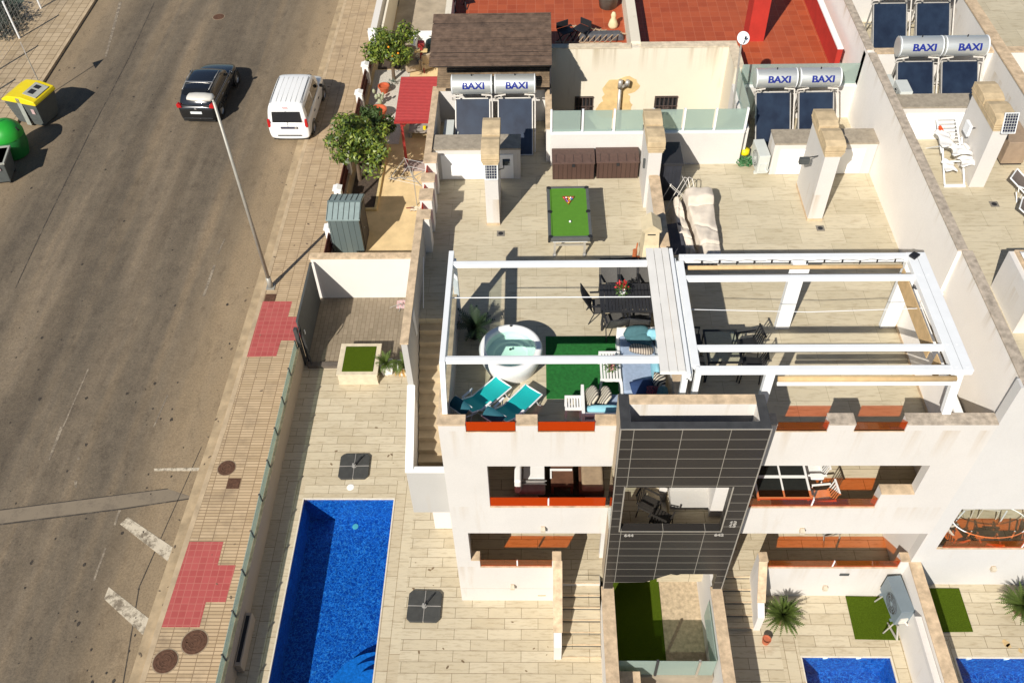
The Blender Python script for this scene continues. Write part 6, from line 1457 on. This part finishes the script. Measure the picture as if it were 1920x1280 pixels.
car('van', 'white van with dark rear window parked beside the paved sidewalk', (-10.78, 33.3, -.12), R(-1), 4.25, 1.84, 1.86, mat('white_car_paint', (.82,.82,.80), .25, .02, 2, bmp=0, coat=.6), van=True)

# ================================================================ recycling bins
GREYB = mat('bin_grey', (.085,.095,.09), .6, .12, 4); YEL = mat('bin_yellow', (.75,.58,.01), .45, .05, 3); GRN = mat('bin_green', (.02,.32,.03), .45, .1, 2)
t = thing('recycling_container', 'large grey recycling container with yellow lid at the far kerb', 'container', (-22.85, 35.45, -.12), R(-17))
W, D, H = .86, .60, 1.25
def cbox(w0, d0, z0, w1, d1, z1): return B().loft([[Vector((sx*w0, sy*d0, z0)) for sx, sy in ((-1,-1),(1,-1),(1,1),(-1,1))], [Vector((sx*w1, sy*d1, z1)) for sx, sy in ((-1,-1),(1,-1),(1,1),(-1,1))]])
obj('body', cbox(.68,.55,.06,.86,.68,1.25), GREYB, t, bevel=.03)
b = B()
for k in range(6): z = .3+k*.16; w_ = .68+.18*(z/1.25)+.012; d = .55+.13*(z/1.25)+.012; b.box(-w_, w_, -d, -d+.01, z, z+.02)
obj('ribs', b, GREYB, t)
obj('lid', B().prism([(-.90,1.24),(-.93,1.32),(-.55,1.52),(.2,1.58),(.86,1.44),(.92,1.30),(.90,1.24)], -.72, .72, 'y'), YEL, t, bevel=.05, seg=3)
obj('flap', B().prism([(.15,1.60),(.80,1.475),(.80,1.50),(.15,1.625)], -.45, .5, 'y'), mat('grey_flap', (.40,.40,.34), .5), t, bevel=.01)
obj('slot', B().prism([(.3,1.605),(.55,1.56),(.55,1.57),(.3,1.615)], -.3, .0, 'y').prism([(.3,1.605),(.55,1.56),(.55,1.57),(.3,1.615)], .12, .35, 'y'), DARK, t)
obj('side_band', B().box(-.12,.12,-.70,-.68,.1,1.4).box(-.10,.10,-.72,-.66,1.25,1.5), mat('bin_band', (.30,.32,.28), .5), t)
obj('sticker', B().box(.45,.62,-.672,-.664,.75,1.0), mat('faded_sticker', (.5,.35,.33), .7), t)
obj('foot', B().box(-.6,-.45,-.4,.4,0,.08).box(.45,.6,-.4,.4,0,.08), BLK, t)
t = thing('bottle_bank', 'bright green rounded bottle bank cut by the left edge of the photo', 'container', (-22.95, 32.75, -.12), R(20))
obj('body', B().lathe([(.58,.05),(.70,.5),(.72,1.05),(.66,1.12)], n=40), mat('bin_dark_green', (.012,.15,.03), .5, .15, 2), t, smooth=True)
obj('dome', B().lathe([(.73,1.02),(.73,1.12),(.66,1.36),(.48,1.56),(.25,1.66),(0,1.68)], n=40), GRN, t, smooth=True)
for s in (-1,1): obj('opening', B().lathe([(0,.01),(.10,.01),(.12,-.02)], n=20, M=Matrix.Translation((s*.60,-.22,1.34)) @ Matrix.Rotation(R(s*62), 4, 'Y')), DARK, t)
obj('hook', B().tube([(0,0,1.66),(0,0,1.78),(.06,0,1.8)], .02), STEEL, t)
t = thing('waste_container', 'dark grey waste container with open lid below the green bottle bank', 'container', (-22.95, 31.05, -.12), R(10))
obj('body', cbox(.55,.50,.12,.68,.60,1.10), GREYB, t, bevel=.03)
obj('rim', B().box(-.72,-.64,-.64,.64,1.08,1.16).box(.64,.72,-.64,.64,1.08,1.16).box(-.64,.64,-.64,-.57,1.08,1.16).box(-.64,.64,.57,.64,1.08,1.16), mat('bin_rim_grey', (.35,.35,.30), .5), t, bevel=.01)
obj('inside', B().box(-.64,.64,-.57,.57,1.08,1.1), DARK, t)
for sx in (-.5,.5):
    for sy in (-.4,.4): obj('wheel', B().cyl((sx-.03,sy,.08),(sx+.03,sy,.08),.08,n=14), BLK, t)
obj('sticker', B().box(.2,.45,-.625,-.61,.8,.95), MATS['faded_sticker'], t)
# sign post behind the yellow container (its sign faces away from us)
q = at(84, 178, 0); top = Vector((q.x, q.y, 2.1))
t = thing('sign_post', 'thin grey sign post rising behind the yellow lidded container', 'sign', (q.x, q.y, 0))
obj('post', B().tube([(0,0,0),(0,0,2.3)], .025), STEEL, t); obj('sign', B().prism([(-.3,2.25),(.3,2.25),(0,2.75)], -.012, .012, 'y', M=Matrix.Rotation(R(121.7),4,'Z')), STEEL, t)
# court fence
t = thing('court_fence', 'white post and wire mesh fence of the sports court at the top left corner', 'fence', (-27.7, 45, 0), world=True)
f0 = at(37, 72, 0); b = B()
for k in range(-4, 4):
    y = f0.y+k*3.05; obj('post', B().cyl((f0.x,y,0),(f0.x,y,2.0),.05,n=10), WMET, t)
for k in range(60):
    y = f0.y-12.2+k*.35; b.tube([(f0.x,y,.05),(f0.x,y,1.95)], .004, 4)
for k in range(11): b.tube([(f0.x,f0.y-12.2,.1+k*.18),(f0.x,f0.y+9.2,.1+k*.18)], .004, 4)
obj('wire_mesh', b, STEEL, t)
def shrub(loc, lab, n, r, seed, m):
    t = thing('shrub', lab, 'plant', loc, 0, 'dark shrubs inside the court fence'); b = B(); leafy(b, (0,0,.2), n, r, .16, .5, seed); obj('foliage', b, m, t)
    obj('stem', B().cyl((0,0,0),(0,0,.3),.04,n=8), mat('bark', (.12,.085,.055), .9, .3, 10), t); return t
SHR = mat('dusty_dark_leaves', (.05,.055,.045), .8, .4, 8)
for i, (px, py) in enumerate(((14,28),(5,70),(30,45))):
    shrub(at(px, py, 0), ['dusty dark shrub behind the wire mesh at the photo corner', 'dusty shrub low at the left photo edge behind the mesh', 'shrub touching the leaning white mesh post'][i], 420, .8, i+3, SHR)

# ================================================================ garden of the northern neighbour
struct('garden_ground', B().box(-8.06, -3.12, 23.86, 45, -.3, .02), SAND)
struct('gravel_bed', B().box(-7.7, -6.0, 33.0, 38.9, .02, .035), mat('pale_gravel', (.52,.48,.41), .95, .35, 40, obj=False, bmp=1))
SOIL = mat('dark_soil', (.07,.05,.035), .95, .4, 12, obj=False, bmp=1)
struct('flower_bed', B().box(-7.6, -6.55, 28.6, 32.9, .02, .06).box(-7.6,-6.5,39.0,41.5,.02,.06), SOIL)
obj_ = B().box(-6.55,-6.45,28.5,32.95,.02,.14).box(-7.6,-6.55,28.5,28.6,.02,.14)
tag(recenter(obj('bed_edging', obj_, mat('yellow_edging', (.60,.46,.22), .8))), 'low cream edging around the garden beds by the pavement fence', 'edging')
REDWD = mat('red_brown_slats', (.11,.032,.022), .7, .25, 5)
t = thing('garden_fence', 'row of small white posts with dark red brown slats beside the pavement', 'fence', (-7.9, 32, 0), world=True)
ys = [26.4, 28.75, 31.0, 33.25, 35.5, 37.8]
for i, y in enumerate(ys):
    pt = obj('post', B().box(-8.07,-7.79,y-.14,y+.14,0,1.0), WPAINT, t); obj('cap', B().box(-8.11,-7.75,y-.18,y+.18,1.0,1.05).prism([(-8.09,1.05),(-7.77,1.05),(-7.93,1.12)], y-.16, y+.16, 'y'), WPAINT, pt)
for ya, yb in zip([23.9]+ys, ys+[40.0]):
    b = B(); n = max(2, int((yb-ya)/.11))
    for k in range(n): y = ya+.14+(yb-ya-.28)*k/n; b.box(-7.95,-7.92,y,y+.08,.12,.88)
    obj('slat_panel', b.box(-7.92,-7.88,ya+.14,yb-.14,.25,.31).box(-7.92,-7.88,ya+.14,yb-.14,.68,.74), REDWD, t)
obj('plinth', B().box(-8.0,-7.84,23.9,40,-.05,.12), mat('beige_plinth', (.45,.36,.26), .85), t)
t = thing('street_wall', 'white street wall with gate north of the orange tree', 'wall', (-7.8, 44, 0), world=True)
obj('wall', B().box(-7.95,-7.65,40.2,60,0,1.35), WHITE2, t); obj('inner_wall', B().box(-7.35,-7.25,40.2,60,0,1.6), MATS['cream_render'], t); obj('pillar', B().box(-8.0,-7.6,39.9,40.2,0,1.5), WPAINT, t)
struct('north_yard', B().box(-7.2,-3.1,39.3,60,.02,.05), CONC)
t = thing('low_wall', 'white low wall corner on the grey yard behind the orange tree', 'wall', (-5, 40, 0), world=True)
q0, q1 = at(775, 62, .7), at(790, 100, .7)
obj('wall', B().box(q0.x,-3.1,q0.y-.1,q0.y+.1,.05,.75).box(q0.x,q0.x+.2,q1.y,q0.y-.1,.05,.75), WPAINT, t)
# shed
t = thing('garden_shed', 'small grey green boarded shed with a pale roof next to the lamp shadow', 'shed', (-7.15, 26.55, 0), world=True)
SH = tile_mat('shed_boards', (.115,.145,.14), (.10,.128,.125), (.02,.025,.025), .22, 4, .008, off=0, dirt=.15, dirtc=(.16,.18,.17), streakdir=False, plane='XZ')
SHY = tile_mat('shed_side_boards', (.055,.05,.05), (.05,.045,.045), (.015,.015,.015), .22, 4, .008, off=0, dirt=.1, streakdir=False, plane='YZ')
x0, x1, y0, y1 = -7.78, -6.62, 25.95, 27.35
obj('walls', B().box(x0, x1, y0, y0+.04, .02, 1.75), SH, t); obj('side_walls', B().box(x0, x0+.04, y0+.04, y1, .02, 1.75).box(x1-.04, x1, y0+.04, y1, .02, 1.75).box(x0,x1,y1-.04,y1,.02,1.75), SHY, t)
ym = (y0+y1)/2
SRF = mat('shed_roof', (.24,.30,.29), .6, .1, 4)
rf = obj('roof', B().prism([(y0-.06,1.76),(ym,2.02),(y1+.06,1.76),(y1+.06,1.80),(ym,2.06),(y0-.06,1.80)], x0-.05, x1+.06, 'x'), SRF, t)
b = B()
for k in range(7):
    x = x0-.02+k*(x1-x0+.06)/6; b.bar((x,y0-.05,1.815),(x,ym,2.075),.014,.012).bar((x,ym,2.075),(x,y1+.05,1.815),.014,.012)
obj('roof_seams', b, DKM, rf); obj('ridge', B().bar((x0-.05,ym,2.075),(x1+.06,ym,2.075),.09,.03), mat('shed_ridge', (.13,.17,.17), .6), rf)
obj('door', B().box(x1,x1+.02,y0+.25,y1-.25,.05,1.7), SHY, t); obj('handle', B().cyl((x1+.02,26.5,.9),(x1+.06,26.5,.9),.03,n=10), CHR, t)
# red pergola
RP = mat('red_corrugated', (.32,.03,.028), .5, .1, 6); 
t = thing('red_canopy', 'red corrugated canopy on red posts beside the left roof heaters', 'canopy', (-4.9, 33, 0), world=True)
b = B(); n = 30
for i in range(n):
    y = 31.25+i*(2.95/n); z = 2.42+i*.006; b.prism([(y,z),(y+.025,z+.02),(y+.07,z+.02),(y+.098,z),(y+.098,z-.015),(y,z-.015)], -5.72, -3.9, 'x')
obj('roof', b, RP, t)
obj('gutter', B().box(-5.74,-3.9,31.17,31.25,2.34,2.44), RP, t)
for x, y in ((-5.5,31.5),(-4.0,31.5),(-5.5,34.0),(-4.0,34.0)): obj('post', B().box(x-.05,x+.05,y-.05,y+.05,.02,2.4), RP, t)
obj('brace', B().bar((-5.5,31.5,1.95),(-5.05,31.5,2.36),.05,.05), RP, t)
# wicker chairs, red figure
WK = stripes('wicker', (.44,.36,.26), (.30,.235,.16), 16)
def wicker(loc, rz, lab, first=None):
    if first: return dup(first, loc, rz, lab, 'wicker armchairs')
    t = thing('wicker_armchair', lab, 'chair', loc, rz, 'wicker armchairs')
    obj('seat', B().box(-.3,.3,-.3,.3,.1,.42), WK, t, bevel=.05, seg=3)
    obj('backrest', B().grid(lambda u,v_: Vector(((u-.5)*(.62+.1*v_), .3+.25*v_-.18*(abs(u-.5)*2)**2, .4+.65*v_-.08*(abs(u-.5)*2)**2)), 10, 8), WK, t, smooth=True).modifiers.new('t','SOLIDIFY').thickness = .04
    obj('armrest', B().box(-.36,-.28,-.3,.3,.1,.64).box(.28,.36,-.3,.3,.1,.64), WK, t, bevel=.03); return t
w1 = wicker(at(774,132,.0), R(20), 'wicker armchair between the orange tree and the red canopy')
wicker(at(800,128,.0), R(-150), 'wicker armchair partly under the timber shelter', w1)
t = thing('wooden_stand', 'red wooden stand with a cream tray top behind the wicker armchair', 'stand', at(793,130,0)); obj('column', B().bar((-.05,0,0),(.02,0,1.1),.12,.10).bar((.1,-.4,0),(.05,0,.8),.05,.04), RP, t); obj('tray', B().box(-.3,.3,-.12,.12,.95,1.02), MATS['yellow_edging'], t); obj('top', B().box(-.16,.16,.05,.4,1.1,1.3), RP, t, bevel=.03)
q = obj('water_tank', B().lathe([(0,0),(.3,0),(.32,.5),(.3,.6),(0,.62)], n=20), mat('dark_teal_plastic', (.04,.075,.07), .5)); q.location = at(812,98,0); tag(q, 'dark teal drum half hidden by the timber shelter', 'drum')
TC = mat('terracotta_pot', (.48,.105,.04), .75, .12, 4)
def big_pot(loc, lab, s):
    b = B().lathe([(0,0),(.17*s,0),(.27*s,.32*s),(.30*s,.33*s),(.30*s,.40*s),(.25*s,.40*s),(.23*s,.30*s),(0,.28*s)], n=28); o = obj('plant_pot', b, TC, smooth=False); o.location = loc; tag(o, lab, 'pot', 'terracotta pots on the gravel'); return o
big_pot(at(721,173,.04), 'smaller terracotta pot, upper one on the pale gravel', .9)
big_pot(at(712,222,.04), 'larger terracotta pot, lower one on the pale gravel', 1.25)
t = thing('cactus', 'pale green cactus between the two terracotta pots', 'plant', at(713,198,.04))
CA = mat('cactus_green', (.32,.34,.22), .8, .2, 10)
b = B()
for x, y, z, s in ((0,0,0,1),(.12,.05,.2,.8),(-.12,.0,.28,.8),(.2,-.02,.42,.6),(-.2,.03,.55,.7),(.02,.0,.35,.7)):
    b.lathe([(0,-.16*s),(.09*s,-.1*s),(.11*s,.03*s),(.07*s,.14*s),(0,.18*s)], (x,y,z+.18), n=12, M=None)
obj('pads', b, CA, t, smooth=True)
t = thing('small_plant', 'grey green plant beside the upper terracotta pot', 'plant', at(736,160,.04)); b = B(); leafy(b,(0,0,.1),60,.25,.1,.5,2); obj('leaves', b, mat('grey_green_leaf', (.12,.15,.12), .7), t)
# rotary clothes airer
t = thing('rotary_airer', 'rotary clothes airer with bare arms beside the left roof edge wall', 'clothes airer', at(782,385,.02))
obj('pole', B().tube([(0,0,0),(0,0,1.75)], .022, 10), STEEL, t)
for k in range(4):
    a = R(25+90*k); obj('arm', B().bar((0,0,1.45),(1.0*math.cos(a),1.0*math.sin(a),1.70),.03,.025).tube([(0,0,1.2),(.5*math.cos(a),.5*math.sin(a),1.57)], .009), STEEL, t)
b = B()
for r in (.55,.95):
    pts = [(r*math.cos(R(25+90*k)), r*math.sin(R(25+90*k)), 1.45+.25*r) for k in range(5)]; b.tube(pts, .005, 4)
obj('lines', b, WMET, t)
t = thing('garden_bucket', 'white and red brown cloth lying at the foot of the clothes airer', 'cloth', at(779,393,.02)); obj('cloth', B().grid(lambda u,v_: Vector(((u-.5)*.4,(v_-.5)*.3,.02+.06*abs(math.sin(u*8)*math.cos(v_*7)))), 10, 10), mat('beige_cloth', (.62,.52,.38), .9), t, smooth=True); obj('shoe', B().loft([[Vector((-.35+.05*math.cos(a),.1+.04*math.sin(a),.0)) for a in range(6)],[Vector((-.12+.05*math.cos(a),.05+.04*math.sin(a),.07)) for a in range(6)]]), mat('red_brown_leather', (.22,.06,.04), .6), t)
q = obj('floor_mat', B().box(-.55,.55,-.38,.38,0,.012), stripes('striped_mat', (.42,.33,.29), (.34,.26,.23), 12)); q.location = at(782,311,.02); tag(q, 'pinkish striped mat on the sandy ground above the clothes airer', 'mat')
t = thing('boarded_bench', 'grey boarded low bench with yellow item beneath the red canopy', 'bench', at(790,250,.02)); obj('top', B().box(-.5,.4,-.4,.4,.3,.36), mat('grey_boards', (.28,.25,.22), .8, .2), t); obj('leg', B().box(-.45,-.38,-.35,.35,0,.3).box(.3,.37,-.35,.35,0,.3), MATS['grey_boards'], t); obj('yellow_can', B().lathe([(0,.36),(.07,.36),(.07,.5),(0,.52)], (.2,-.2,0), n=12), YEL, t)

# ================================================================ citrus trees
def citrus(loc, lab, R_, H, seed, fruit=0, leafm=None):
    rnd = random.Random(seed); t = thing('orange_tree' if fruit else 'citrus_tree', lab, 'tree', loc, 0, 'trees along the pavement')
    BK = mat('bark', (.12,.085,.055), .9, .3, 10); b = B()
    b.cyl((0,0,0),(0.03,0,H*.35),.09,.07,n=10)
    cl = []
    for i in range(30):
        a = rnd.uniform(0,6.28); e = rnd.uniform(-.25,1.35); rr = R_*rnd.uniform(.35,.98)
        c = Vector((rr*math.cos(a)*math.cos(e), rr*math.sin(a)*math.cos(e), H*.58+rr*.82*math.sin(e))); cl.append(c)
        mid = Vector((c.x*.35, c.y*.35, H*.42)); b.cyl((0.02,0,H*.32), mid, .04, .028, n=6).cyl(mid, c, .025, .008, n=5)
    obj('trunk', b, BK, t)
    b = B(); fr = B()
    for c in cl:
        s = R_*rnd.uniform(.17,.34); n = int(95*(s/.4)**1.5)+26
        for k in range(n):
            d = Vector((rnd.gauss(0,1), rnd.gauss(0,1), rnd.gauss(0,1))).normalized(); p = c+d*s*rnd.uniform(.45,1.08)
            nrm = (d+Vector((rnd.gauss(0,.5), rnd.gauss(0,.5), rnd.gauss(0,.5)+.5))).normalized(); u = nrm.orthogonal().normalized(); w_ = nrm.cross(u); ang = rnd.uniform(0,6.28)
            x = u*math.cos(ang)+w_*math.sin(ang); y = w_*math.cos(ang)-u*math.sin(ang); q = rnd.uniform(.07,.13)
            b.quad(p-x*q*.45, p+y*q-x*q*.12, p+y*q*1.6, p+x*q*.45+y*q*.3, p-y*q*.3)
        if fruit and rnd.random() < fruit:
            for k in range(rnd.randint(1,3)):
                d = Vector((rnd.gauss(0,1), rnd.gauss(0,1)-.6, rnd.gauss(0,1)+.6)).normalized(); p = c+d*s*1.02
                fr.lathe([(0,-.05),(.035,-.035),(.05,0),(.035,.035),(0,.05)], p, n=10)
    obj('crown', b, leafm, t)
    if fruit: obj('fruit', fr, mat('orange_fruit', (.75,.27,.01), .5, .1), t, smooth=True)
    return t
m, nt, b_ = base_mat('citrus_leaves'); g = _n(nt, 'ShaderNodeNewGeometry'); nt.links.new(ramp(nt, g.outputs['Random Per Island'], [(0,(.03,.06,.008)),(.5,(.085,.13,.016)),(1,(.22,.26,.03))]), b_.inputs['Base Color']); b_.inputs['Roughness'].default_value = .45; CIT = m
p = at(678, 348, 0)
citrus((p.x-.1, p.y+.3, 0), 'green citrus tree leaning over the fence, above the grey shed', 1.45, 3.0, 5, 0, CIT)
citrus((p.x+.45, p.y+2.2, 0), 'small darker tree just behind the bigger citrus tree', .85, 2.4, 15, 0, mat('dark_leaf', (.04,.07,.015), .6, .4, 6))
p = at(742, 155, 0)
citrus((p.x-.1, p.y+.2, 0), 'orange tree bearing fruit beside the wicker armchairs', 1.3, 3.0, 9, .14, CIT)
